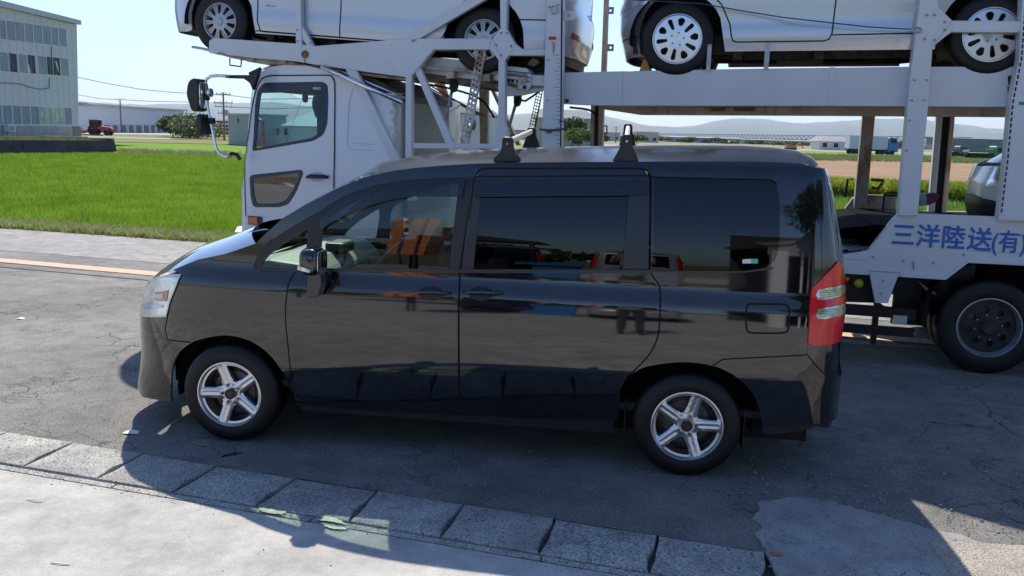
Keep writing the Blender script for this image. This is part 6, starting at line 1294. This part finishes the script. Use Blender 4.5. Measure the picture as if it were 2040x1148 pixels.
def background():
    left_building(); warehouse()
    pole(242, 198, 262, 'slim grey utility pole in front of the white warehouse', [(199, .9)], dep=165)
    pole(447, 184, 276, 'tall utility pole with crossarms and transformer beside the truck mirror', [(188, 1.0), (205, 1.3), (213, 1.2), (226, .8)], dep=120)
    pole(372, 216, 242, 'distant small utility pole behind the big bush', [(221, 1.2), (226, 1.0)], dep=280)
    pole(1160, 262, 290, 'distant pole between the houses behind the roof bar', [(264, 1.)], dep=300); pole(1226, 252, 288, 'distant pole left of the second roof bar', [(254, 1.), (258, 1.)], dep=290)
    wire([(150, 153, 150), (210, 166, 150), (280, 178, 155), (340, 184, 160), (447, 190, 165)], .05, 'highest thin wire sagging across the pale sky')
    wire([(150, 188, 150), (200, 197, 158), (242, 199, 165)], .05, 'wire running from the building to the slim pole')
    wire([(242, 199, 165), (300, 202, 160), (370, 203.5, 150), (447, 206, 120)], .05, 'wire running from the slim pole to the tall pole')
    wire([(158, 203, 200), (250, 212, 210), (372, 219, 250)], .06, 'lowest wire passing above the warehouse roof')
    wire([(447, 189, 120), (520, 198, 118), (640, 196, 116)], .04, 'wire leaving the tall pole behind the cab window')
    wire([(447, 213, 120), (540, 217, 118), (640, 214, 116)], .04, 'lower wire leaving the tall pole behind the cab window')
    g1 = leafmat('leaf_dark', (.028, .055, .012), (.10, .15, .035), .25, .7); g2 = leafmat('leaf_mid', (.05, .09, .02), (.15, .21, .05), .3, .7); g3 = leafmat('leaf_olive', (.08, .10, .03), (.22, .24, .10), .3, .5)
    b = at(345, 274, 132); b[2] = 0; tree(b, 4.0, 5.0, g1, 'broad dark green bush to the right of the warehouse doors', 'bush', n=4200, seed=1, trunk=False, size=.22, name='bush')
    b = at(392, 277, 126); b[2] = 0; tree(b, 4.2, 4.6, g3, 'olive bush partly behind the truck mirror', 'bush', n=3600, seed=2, trunk=False, size=.2, name='bush')
    # tractor
    P = at(178, 271.5, 128); P[2] = .05; e = CR*[1, 1, 0]; fr = Frame(P, e); T = thing('tractor', P, 'red farm tractor with a glazed cab parked by the warehouse', 'tractor'); rd = mat('tractor_red', (.42, .03, .04), .4)
    for u, r in ((.45, .72), (2.45, .45)):
        for v in (0, 1.2): mb = MB(fr); mb.lathe([(0, .02), (r*.45, .02), (r*.5, -.02), (r*.9, -.03), (r, .05), (r, .32), (0, .32)], (u, v, r), 20); mb.build('wheel', mat('tyre', (0, 0, 0)), T)
    mb = MB(fr); mb.plate([(1.3, .7), (1.3, 1.35), (2.9, 1.2), (3.15, .95), (3.15, .6)], .35, 1.2); mb.build('bonnet', rd, T, bevel=.06)
    mb = MB(fr); mb.plate([(.1, .9), (.0, 1.35), (.9, 1.45), (1.1, .9)], .0, 1.5); mb.build('mudguard', rd, T); mb = MB(fr); mb.box(-.05, 1.35, .15, 1.4, 2.15, 2.27); mb.build('cab_roof', mat('cab_roof_red', (.50, .12, .12), .5), T, bevel=.05)
    mb = MB(fr)
    for u in (.02, .65, 1.25):
        for v in (.18, 1.32): mb.box(u-.035, u+.035, v-.03, v+.03, 1.3, 2.16)
    mb.build('cab_frame', mat('tractor_dark', (.05, .07, .07), .5), T); mb = MB(fr); mb.box(.05, 1.22, .2, 1.3, 1.3, 2.14); mb.build('cab_glass', glass('glass_dark', (0, 0, 0)), T)
    mb = MB(fr); mb.box(-1.3, -.2, .2, 1.4, .35, .65); mb.box(-2.3, -1.2, .1, 1.5, .2, .5); mb.tube([(-.3, .7, .6), (-1.2, .7, .9), (-2., .7, .55)], .07); mb.build('tiller', mat('tiller_orange', (.42, .16, .07), .6, var=.3, vs=2), T)
    # red steel stacks and grey block building seen left of and through the cab
    P = at(392, 268, 150); P[2] = 0; fr = Frame(P, e); T = thing('steel_rack', P, 'stacked rusty red steel racks beside the tall pole', 'rack'); rr = random.Random(2)
    for lv in range(4):
        for k in range(5): mb = MB(fr); u = k*1.3+rr.uniform(0, .2); mb.box(u, u+1.15, 0, 2., .5+lv*.62, .5+lv*.62+.42 if lv < 3 or k < 4 else .6+lv*.62); mb.build('rack_frame', mat('rack_red', (.25, .08, .06), .8, col2=(.40, .2, .15), vs=3), T)
    mb = MB(fr)
    for k in range(6): mb.box(k*1.3-.1, k*1.3-.02, 0, .1, 0, 3.0)
    mb.split('rack_post', mat('rack_red', (0, 0, 0)), T)
    fr = hframe(at(455, 277, 95), at(640, 279, 80)); L = fr.px; T = thing('block_building', fr.pt(1, 0, 0), 'plain grey block building behind the truck cab', 'building')
    mb = MB(fr); mb.box(L(455, 270)[0], L(500, 270)[0], 0, 4, 0, L(470, 229)[1]); mb.build('wall', mat('block_grey', (.30, .33, .36), .8), T); mb = MB(fr); a = L(455, 227); mb.box(a[0]-.1, L(500, 227)[0], -.1, 4.2, L(470, 229)[1], L(470, 227)[1]+.05); mb.build('roof', mat('edge_grey', (0, 0, 0)), T)
    mb = MB(fr); q = L(473, 238); mb.box(q[0], q[0]+.4, -.03, 0, q[1]-.3, q[1]+.1); mb.build('window', mat('far_pane', (0, 0, 0)), T)
    T = thing('teal_roof_building', fr.pt(6, 2, 0), 'pale building with a low teal roof seen through the cab window', 'building')
    a, b2 = L(513, 245)[0], L(660, 245)[0]; zw = L(560, 250)[1]; mb = MB(fr); mb.box(a, b2, 3, 9, 0, zw); mb.build('wall', mat('pale_wall', (.55, .60, .58), .8), T)
    mb = MB(fr); zr = L(590, 221)[1]; mb.add([(a-.4, 2.7, zw), (b2+.4, 2.7, zw), (b2+.4, 9.3, zw), (a-.4, 9.3, zw), (a+.5, 6, zr*1.06), (b2-.5, 6, zr*1.06)], [(0, 1, 5, 4), (2, 3, 4, 5), (1, 2, 5), (3, 0, 4), (3, 2, 1, 0)]); mb.build('roof', mat('teal_roof', (.10, .28, .27), .6), T)
    for x in (536, 553, 570): q = L(x, 262, 3); mb = MB(fr); mb.box(q[0]-.3, q[0]+.3, 2.95, 3, q[1]-.35, q[1]+.3); mb.build('window', mat('far_pane', (0, 0, 0)), T)
    # small houses and trees between the carrier's columns
    house(1040, 287, 330, 12, 3.6, 8, 'low grey roofed house seen under the front deck', (.42, .40, .38), (.20, .21, .23)); house(963, 287, 320, 9, 4.2, 8, 'pale house behind the headlamp of the far cab', (.55, .52, .48), (.16, .17, .2))
    house(1122, 290, 125, 8, 4.4, 7, 'house with dark grey tiled roof beside the carrier column', (.40, .36, .33), (.13, .14, .17)); house(1212, 290, 420, 11, 4.2, 8, 'wide low house left of the second roof bar', (.5, .48, .45), (.2, .2, .22)); house(1288, 290, 380, 10, 4.6, 8, 'grey tiled house just right of the second roof bar', (.5, .47, .42), (.22, .22, .24))
    house(1665, 296, 260, 10, 2.6, 8, 'small white walled shed between the columns', (.62, .62, .6), (.28, .28, .3)); house(1400, 291, 520, 44, 3.2, 12, 'long grey factory roof in the distance', (.36, .37, .4), (.36, .37, .4), False); house(1570, 293, 560, 60, 3.0, 12, 'very long low grey shed in front of the bridge', (.38, .38, .40), (.33, .34, .37), False)
    house(1940, 292, 500, 46, 7, 10, 'distant long green grey embankment building at right', (.12, .17, .17), (.13, .17, .16), False)
    for i, (x, y, d, h, r, m, lb) in enumerate(((1140, 291, 118, 4.6, 2.2, g1, 'round dark tree behind the carrier column'), (1152, 292, 95, 2.9, 2.0, g2, 'leafy green tree low beside the black van roof'), (1176, 292, 100, 2.6, 1.6, g2, 'smaller green tree next to the far column'), (1198, 291, 110, 2.4, 1.3, g2, 'green shrub right of the far column'),
                                               (1375, 292, 420, 3.0, 5, g2, 'distant green tree clump before the long shed'), (1430, 292, 430, 3.2, 4.5, g1, 'darker distant tree clump beside the green one'), (1800, 303, 420, 3.6, 7, g1, 'wide distant tree clump behind the box truck'), (1268, 290, 170, 2.6, 2.0, g2, 'low bush near the tiled houses'), (1320, 291, 420, 2.8, 5.0, g3, 'olive distant bushes under the bridge'))):
        b = at(x, y, d); b[2] = 0; tree(b, h, r, m, lb, 'tree', 'trees beyond the fields', n=1500, seed=10+i)
    r = random.Random(8)
    V = []; 
    H = thing('hedge_line', at(1500, 288, 520)*[1, 1, 0], 'long dark line of far trees at the foot of the bridge', 'tree line'); H['kind'] = 'stuff'
    for k in range(46):
        x = 1180+k*20; b = at(x+r.uniform(-8, 8), 290, r.uniform(480, 620)); b[2] = 0
        if k: foliage('tree_clump', b+[0, 0, 1], (r.uniform(5, 9), 4, r.uniform(1.0, 2.2)), 160, .9, g1 if k % 2 else g2, H, 4, k)
    # trucks
    far_truck(1690, 308, 172, 'pale box truck with a bright blue cab on the far road', (.04, .16, .42), 'box', 1, 9.8, 3.6); far_truck(1929, 316, 150, 'green tipper truck facing left at the far right', (.05, .20, .10), 'tip', 1, 6.6, 2.5)
    far_truck(1884, 314, 170, 'dark grey tipper truck just behind the green one', (.10, .12, .16), 'dark', 1, 4.6, 2.4)
    P = at(1578, 294, 230); P[2] = 0; fr = Frame(P, e); T = thing('excavator', P, 'small orange machine working beyond the bare field', 'digger'); mb = MB(fr); mb.box(-1.5, 1.2, 0, 1.5, .5, 1.3); mb.build('body', mat('digger_orange', (.5, .17, .06), .6), T); mb = MB(fr); mb.tube([(1., .7, 1.), (2.2, .7, 1.8), (3.2, .7, .5)], .15); mb.build('boom', mat('digger_orange', (0, 0, 0)), T); mb = MB(fr); mb.box(-1.6, 1.3, 0, 1.5, 0, .5); mb.build('track', mat('chassis_black', (0, 0, 0)), T)
    # truss bridge
    pa, pb = at(1266, 277, 2600), at(1932, 287, 1150); dv = pb-pa; dv[2] = 0; Lb = np.linalg.norm(dv); z0 = 3.; fr = Frame((pa[0], pa[1], 0), dv)
    T = thing('truss_bridge', fr.pt(Lb/2, 0, 0), 'long grey blue railway truss bridge crossing the far distance', 'bridge'); bm_ = mat('bridge_steel', (.07, .10, .15), .7)
    htr = 8.5; ns = int(Lb/17); st = Lb/ns; zb = 6.5
    mb = MB(fr); mb.box(0, Lb, 0, 8, zb, zb+1.3); mb.build('deck', bm_, T); mb = MB(fr); 
    for v in (0, 8): mb.box(st/2, Lb-st*.5, v-.35, v+.35, zb+htr-.5, zb+htr+.4)
    mb.build('top_chord', bm_, T)
    mb = MB(fr)
    for k in range(ns):
        for v in (0,): mb.bar((k*st, v, zb+1), (k*st+st/2, v, zb+htr), .8, .75); mb.bar((k*st+st/2, v, zb+htr), ((k+1)*st, v, zb+1), .8, .75)
    tag(mb.build('truss_member', bm_, T), kind='stuff')
    mb = MB(fr)
    for k in range(0, ns, 5): mb.box(k*st-1.5, k*st+1.5, 1, 7, -1, zb)
    mb.build('pier', mat('pier', (.4, .4, .4), .8), T)
    # mountains
    for nm, dist, ht, seed, x0, x1 in (('mountains', 11000, 1., 3, -300, 2400), ('mountains', 13500, 1.45, 9, -300, 2400)):
        prof = {3: [(-300, 30), (380, 36), (460, 40), (700, 48), (930, 42), (1000, 38), (1080, 52), (1150, 40), (1230, 34), (1300, 26), (1420, 34), (1560, 30), (1700, 40), (1850, 30), (2000, 36), (2400, 26)], 9: [(-300, 30), (400, 44), (560, 55), (700, 46), (930, 52), (1010, 44), (1100, 58), (1190, 50), (1250, 30), (1330, 24), (1400, 46), (1470, 52), (1560, 40), (1640, 48), (1740, 62), (1830, 50), (1900, 44), (1960, 38), (2100, 52), (2400, 40)]}[seed]
        rr = np.random.default_rng(seed); xs = np.linspace(x0, x1, 340); hh = np.interp(xs, [p[0] for p in prof], [p[1] for p in prof]); hh = np.convolve(np.pad(hh, 6, 'edge'), np.ones(13)/13, 'valid')
        w = np.zeros(len(xs)); 
        for o in range(2, 8): ph = rr.uniform(0, 6.28); w += np.sin(xs*.01*1.9**o*.5+ph)*1.7/1.55**o*2
        hh = (hh+w)*.86; V = []; F = []; nx = len(xs)
        for j, (dd, fz) in enumerate(((0, 0), (.25, .35), (.6, .75), (1., 1.), (1.5, .3), (1.8, -.05))):
            for i, x in enumerate(xs):
                d = CF+(x-1020)/FPX*CR; d = d*[1, 1, 0]; d /= np.linalg.norm(d[:2]); D = dist*(1+.12*(dd-1)); z = hh[i]/FPX*dist*fz*(1+.12*math.sin(i*.9+j)*(fz < 1)); V.append(CAMP*[1, 1, 0]+d*D+[0, 0, z-6])
        for j in range(5):
            for i in range(nx-1): F.append((j*nx+i, j*nx+i+1, (j+1)*nx+i+1, (j+1)*nx+i))
        tag(mk(nm, V, F, mat('forest_hill', (.05, .08, .05), .95, var=.3, vs=.002), smooth=True), kind='structure')
    # haze
    mb = MB(); mb.box(-15500, 15500, -2900, 15500, -2, 900); m = bpy.data.materials.new('haze'); m.use_nodes = True; nt = m.node_tree; nt.nodes.clear(); o = nt.nodes.new('ShaderNodeOutputMaterial'); v = nt.nodes.new('ShaderNodeVolumePrincipled')
    v.inputs['Color'].default_value = (.78, .89, 1., 1); v.inputs['Density'].default_value = HAZE; v.inputs['Anisotropy'].default_value = .2; nt.links.new(v.outputs[0], o.inputs['Volume'])
    tag(mb.build('haze', m), 'thin pale haze over the plain', 'haze', kind='stuff')
HAZE = .000055

# ------------------------------------------------------------------ things behind the photographer, seen mirrored in the black van
def yard():
    fr = Frame((3.8, -10.2, .0), (0, -1, 0)); sil = mat('wagon_silver', (.45, .46, .48), .3, .5, coat=1)
    sil = mat('wagon_silver', (0, 0, 0))
    f2 = Frame((1.62, -10.3, 0), (0, 1, 0)) 
    f2 = Frame((3.5, -14.2, 0), (0, 1, 0)); f2.n = np.array([-1., 0, 0]); f2.e = np.array([0, 1., 0])
    deck_van(f2, 'silver estate car parked tail on behind the photographer', 2.7, .85, .85, 1.72, .22, .37, 'cover', .31, .18, sil, [[(1.2, .98), (1.2, .25)], [(2.3, .98), (2.2, .5)]])
    bk = mat('black_paint', (0, 0, 0)); f3 = Frame((.9, -15, 0), (0, 1, 0)); deck_van(f3, 'black minivan parked in the yard behind the photographer', 2.8, .85, .9, 1.7, .24, .38, 'cover', .31, .18, bk, [[(1.2, .98), (1.2, .25)]])
    T = thing('open_shed', (6.6, -13, 0), 'grey lean to shed with open bays across the yard', 'shed'); g = mat('shed_grey', (.35, .36, .36), .8, var=.1, vs=1)
    mb = MB(); mb.plate([(5.0, 2.6), (10, 4.2), (10, 4.35), (4.8, 2.75)], -17, -11.5); mb.build('roof', mat('shed_roof', (.28, .29, .3), .7), T)
    mb = MB(); mb.plate([(5.05, 2.0), (5.05, 2.58), (10, 4.15), (10, 2.0)], -11.7, -11.6); mb.build('fascia', g, T)
    for x in (5.1, 6.5, 7.9, 9.3): mb = MB(); mb.box(x, x+.35, -11.75, -11.5, 0, 2.3); mb.build('post', mat('post_white', (.72, .72, .74), .6), T)
    mb = MB(); mb.box(5, 10, -17.1, -17, 0, 4); mb.box(9.9, 10, -17, -11.6, 0, 4); mb.build('wall', mat('shed_dark', (.08, .08, .08), .9), T)
    T = thing('orange_hopper', (-1.1, -8.6, 0), 'orange steel hopper with ribbed side standing in the yard', 'hopper'); og = mat('hopper_orange', (.85, .30, .10), .5, var=.12, vs=3)
    mb = MB(); mb.plate([(-1.35, 1.15), (-1.25, 2.9), (-.5, 2.9), (-.75, 1.15)], -9.6, -8.4); mb.build('body', og, T)
    for x in (-1.15, -.88): mb = MB(); mb.bar((x, -8.37, 1.2), (x+.16, -8.37, 2.88), .05, .03); mb.build('rib', mat('rib_brown', (.2, .05, .02), .6), T)
    for x in (-1.08,):
        for y in (-9.3, -8.9): mb = MB(); mb.box(x, x+.05, y, y+.05, 0, 1.2); mb.build('leg', mat('chassis_black', (0, 0, 0)), T)
    T = thing('canopy', (-1, -16, 0), 'low dark roofed canopy at the back of the yard', 'shed'); mb = MB(); mb.plate([(-6, 2.6), (-3, 3.2), (.3, 2.5), (.3, 2.4), (-6, 2.4)], -20, -16); mb.build('roof', mat('shed_dark', (0, 0, 0)), T)
    for x in (-5.8, -2.8, .1): mb = MB(); mb.box(x, x+.12, -16.2, -16, 0, 2.4); mb.build('post', mat('shed_dark', (0, 0, 0)), T)
    T = thing('storage_bin', (.9, -11.6, 0), 'bright blue plastic storage bin at the yard edge', 'bin'); mb = MB(); mb.plate([(.5, 0), (.4, 1.0), (1.6, 1.0), (1.5, 0)], -12, -11.4); mb.build('body', mat('bin_blue', (.02, .18, .45), .5), T, bevel=.03); mb = MB(); mb.box(.36, 1.64, -12.05, -11.35, 1.0, 1.06); mb.build('lid', mat('bin_blue', (0, 0, 0)), T)
    g1 = leafmat('leaf_dark', (0, 0, 0), (0, 0, 0))
    tree((8.2, -10.2, 0), 7.0, 3.0, g1, 'big dark broadleaf tree at the side of the yard', 'tree', n=7000, seed=77, size=.14); tree((12.5, -9, 0), 8, 3.6, g1, 'second dark broadleaf tree farther along the yard edge', 'tree', n=5000, seed=78, size=.16)
    for i, x in enumerate((-14, -9, -3.5, 2, 14, 20)): tree((x, -36-i % 2*3, 0), 2.4+i % 3*.3, 3.6, g1, ('leftmost', 'second', 'third', 'fourth', 'fifth', 'sixth')[i]+' low tree in the row closing the far side of the yard', 'tree', 'trees closing the yard', n=900, seed=90+i, size=.35)
    f4 = Frame((-8.2, -9, 0), (0, -1, 0)); 
def other_cab():      # old white truck cab on the far side of the carrier
    fr = Frame(TF.pt(0, 3.6, 0), TF.e); L = lambda x, y: fr.px(x, y); T = thing('old_truck', fr.pt(L(870, 300)[0], 1, 0), 'old cream white truck parked beyond the carrier frame', 'truck')
    cr = mat('old_cream', (.55, .55, .5), .5, var=.12, vs=3); P = lambda pts: [L(*p) for p in pts]
    mb = MB(fr); mb.plate(P([(806, 200), (870, 208), (905, 216), (918, 225), (922, 290), (922, 340), (800, 340)]), 0, 2.1); mb.build('cab', cr, T, bevel=.05)
    mb = MB(fr); mb.plate(P([(790, 186), (830, 190), (900, 210), (920, 225), (905, 219), (870, 209), (806, 203), (790, 203)]), -.02, 2.1); mb.build('tarpaulin', mat('tarp', (.10, .10, .085), .6, var=.4, vs=9), T)
    mb = MB(fr); mb.plate(P([(862, 226), (900, 229), (902, 262), (858, 262)]), -.02, 0); mb.build('cab_window', mat('far_pane', (0, 0, 0)), T)
    mb = MB(fr); mb.plate(P([(824, 216), (845, 218), (842, 262), (824, 262)]), -.02, 0); mb.build('cab_window', mat('pane_teal', (.15, .22, .24), .2), T)
    mb = MB(fr); mb.plate(P([(800, 262), (930, 264), (930, 274), (800, 272)]), -.1, -.03); mb.plate(P([(822, 225), (850, 226), (850, 234), (822, 233)]), -.1, -.03); mb.build('rail', mat('truck_white', (0, 0, 0)), T)
    mb = MB(fr)
    for q in ([(843, 215), (854, 216), (853, 244), (845, 246)], [(944, 236), (960, 237), (958, 262), (946, 258)]): mb.plate(rounded(P(q), 2), -.35, -.25)
    mb.build('door_mirror', mat('black_trim', (0, 0, 0)), T)
    mb = MB(fr); mb.plate(rounded(P([(949, 240), (957, 241), (956, 258), (950, 256)]), 2), -.36, -.352); mb.build('mirror_glass', mat('mirror', (0, 0, 0)), T)
    mb = MB(fr); mb.tube([(*[L(857, 215)[0]], -.3, L(857, 215)[1]), (L(856, 250)[0], -.1, L(856, 250)[1]), (L(857, 300)[0], -.05, L(857, 300)[1])], .015); mb.build('cable', mat('black_trim', (0, 0, 0)), T)
    mb = MB(fr); mb.box(L(800, 300)[0], L(930, 300)[0]+2.5, .2, 1.8, .7, 1.0); mb.build('chassis', mat('chassis_black', (0, 0, 0)), T)
    for x in (830, 990):
        for v in (0, 1.8): mb = MB(fr); mb.lathe([(0, .0), (.2, 0), (.24, .05), (.28, -.02), (.42, 0), (.42, .25), (0, .25)], (L(x, 300)[0], v, .42), 20); mb.build('wheel', mat('tyre', (0, 0, 0)), T)
    far2 = 2.15
    # far side frame of the carrier: posts and braces in cream paint
    T2 = bpy.data.objects['car_carrier']; cream = mat('deck_cream', (0, 0, 0)); PT = lambda pts: [TF.px(a, b, far2) for a, b in pts]
    for q in ([(958, 176), (975, 178), (975, 300), (960, 300)], [(866, 160), (885, 163), (898, 200), (886, 198)], [(980, 178), (986, 178), (1026, 262), (1040, 290), (1032, 290)], [(888, 274), (900, 274), (905, 300), (890, 300)]):
        mb = MB(TF); mb.plate(PT(q), far2-.08, far2); mb.build('far_brace', cream, T2)
    mb = MB(TF); mb.tube([(TF.px(740, 152, far2)[0], far2, TF.px(740, 152, far2)[1]), (TF.px(860, 178, far2)[0], far2, TF.px(860, 178, far2)[1]), (TF.px(964, 234, far2)[0], far2, TF.px(964, 234, far2)[1])], .012, 6); mb.tube([(TF.px(840, 160, 1)[0], 1, TF.px(840, 160, 1)[1]), (TF.px(900, 196, 1)[0], 1, TF.px(900, 196, 1)[1]), (TF.px(966, 232, 1)[0], 1, TF.px(966, 232, 1)[1])], .009, 6)
    mb.build('wire_rope', mat('rope_brown', (.2, .14, .1), .7), T2)
def deck_car():
    wh = mat('car_white', (.82, .82, .83), .3, coat=.7); f = Frame(TF.pt(TF.px(1928, 420, .9)[0]+.86, .24, 1.0), TF.e)
    T, B = deck_van(f, 'white compact car on the lower deck half hidden by the rear column', 2.5, .8, .7, 1.66, .22, .36, 'cover', .3, .18, wh, [[(1.2, .98), (1.2, .25)]])
    B.sheet('front_grille', [(B.s0, .3), (B.s0+.6, .32), (B.s0+.5, .5), (B.s0, .54)], mat('black_trim', (0, 0, 0)), T, off=.012, h=.08)
def photographer():
    T = thing('person', (2.52, -5.42, 0), 'person in grey polo shirt and dark trousers holding up a phone to photograph', 'person')
    J = {'pel': (2.52, -5.46, .95), 'ch': (2.52, -5.48, 1.25), 'nk': (2.52, -5.47, 1.47), 'hd': (2.515, -5.45, 1.57), 'ht': (2.51, -5.43, 1.70),
         'sl': (2.34, -5.48, 1.41), 'el': (2.26, -5.30, 1.24), 'wl': (2.33, -5.13, 1.44), 'sr': (2.70, -5.48, 1.41), 'er': (2.76, -5.30, 1.24), 'wr': (2.56, -5.13, 1.44),
         'hl': (2.43, -5.46, .90), 'kl': (2.42, -5.44, .5), 'al': (2.41, -5.47, .09), 'tl': (2.40, -5.30, .04), 'hr': (2.61, -5.46, .90), 'kr': (2.63, -5.46, .5), 'ar': (2.64, -5.49, .09), 'tr': (2.66, -5.32, .04)}
    def skin(name, keys, edges, rad, m, root):
        me = bpy.data.meshes.new(name); base = wloc(T); me.from_pydata([tuple(np.array(J[k])-base) for k in keys], [(keys.index(a), keys.index(b)) for a, b in edges], []); o = bpy.data.objects.new(name, me); COL.objects.link(o); o.parent = T
        s = o.modifiers.new('skin', 'SKIN'); s.use_smooth_shade = True
        for i, k in enumerate(keys): d = me.skin_vertices[0].data[i]; d.radius = rad[k] if hasattr(rad[k], '__len__') else (rad[k], rad[k]); d.use_root = (k == root)
        o.modifiers.new('sub', 'SUBSURF').levels = 2; o.modifiers['sub'].render_levels = 2; me.materials.append(m); return o
    sk = mat('skin', (.42, .24, .16), .5)
    skin('body', ['pel', 'ch', 'nk', 'hd', 'ht', 'sl', 'el', 'wl', 'sr', 'er', 'wr'], [('pel', 'ch'), ('ch', 'nk'), ('nk', 'hd'), ('hd', 'ht'), ('ch', 'sl'), ('sl', 'el'), ('el', 'wl'), ('ch', 'sr'), ('sr', 'er'), ('er', 'wr')], {'pel': (.13, .1), 'ch': (.15, .11), 'nk': .055, 'hd': (.075, .09), 'ht': (.07, .085), 'sl': .06, 'el': .042, 'wl': .03, 'sr': .06, 'er': .042, 'wr': .03}, sk, 'pel')
    J2 = dict(J); J['fl'] = (2.29, -5.38, 1.32); J['fr'] = (2.74, -5.38, 1.32)
    skin('polo_shirt', ['pel', 'ch', 'nk', 'sl', 'fl', 'sr', 'fr'], [('pel', 'ch'), ('ch', 'nk'), ('ch', 'sl'), ('sl', 'fl'), ('ch', 'sr'), ('sr', 'fr')], {'pel': (.16, .12), 'ch': (.18, .135), 'nk': .06, 'sl': .078, 'fl': .062, 'sr': .078, 'fr': .062}, mat('polo_grey', (.36, .35, .33), .9), 'pel')
    skin('trousers', ['pel', 'hl', 'kl', 'al', 'hr', 'kr', 'ar'], [('pel', 'hl'), ('hl', 'kl'), ('kl', 'al'), ('pel', 'hr'), ('hr', 'kr'), ('kr', 'ar')], {'pel': (.15, .115), 'hl': .1, 'kl': .07, 'al': .055, 'hr': .1, 'kr': .07, 'ar': .055}, mat('trouser_dark', (.05, .05, .055), .9), 'pel')
    skin('shoes', ['al', 'tl'], [('al', 'tl')], {'al': .045, 'tl': .04}, mat('shoe', (.03, .03, .03), .6), 'al'); skin('shoes', ['ar', 'tr'], [('ar', 'tr')], {'ar': .045, 'tr': .04}, mat('shoe', (0, 0, 0)), 'ar')
    mb = MB(); blob(mb, (2.51, -5.455, 1.665), (.088, .1, .085), 2.1); mb.build('hair', mat('hair_black', (.012, .010, .009), .6), T, smooth=True)
    mb = MB(); 
    for x in (2.48, 2.54): blob(mb, (x, -5.352, 1.615), (.012, .006, .008), 2, 10, 6)
    mb.build('eyes', mat('eye', (.02, .02, .02), .3), T, smooth=True); mb = MB(); blob(mb, (2.51, -5.345, 1.59), (.013, .02, .022), 2, 10, 6); mb.build('nose', sk, T, smooth=True); mb = MB(); blob(mb, (2.51, -5.352, 1.55), (.024, .006, .006), 2, 10, 6); mb.build('mouth', mat('lips', (.35, .13, .1), .5), T, smooth=True)
    mb = MB()
    for sx, wx in ((1, 2.33), (-1, 2.56)):
        blob(mb, (wx+sx*.012, -5.125, 1.475), (.018, .03, .04), 2.4, 12, 8)
        for k in range(4): y = -5.118-.0; z = 1.46+.019*k; L = (.075, .08, .075, .06)[k]; mb.tube([(wx+sx*.0, -5.13, z), (wx+sx*(L*.45), -5.10+.004, z+.003), (wx+sx*L*.8, -5.112, z+.006)], [.009, .0085, .007], 7, world=True)
        mb.tube([(wx+sx*.01, -5.15, 1.445), (wx+sx*.035, -5.155, 1.455), (wx+sx*.06, -5.142, 1.47)], [.011, .010, .008], 7, world=True)
    mb.build('hands', sk, T, smooth=True)
    ph = MB(); ph.box(2.37, 2.52, -5.128, -5.119, 1.46, 1.535); tag(ph.build('phone', mat('phone_black', (.02, .02, .02), .2), bevel=.003), 'black phone held sideways in both hands of the photographer', 'phone')
ground_all(); fields(); background()
black_van(); carrier(); carried_vans(); deck_car(); other_cab(); yard(); photographer()
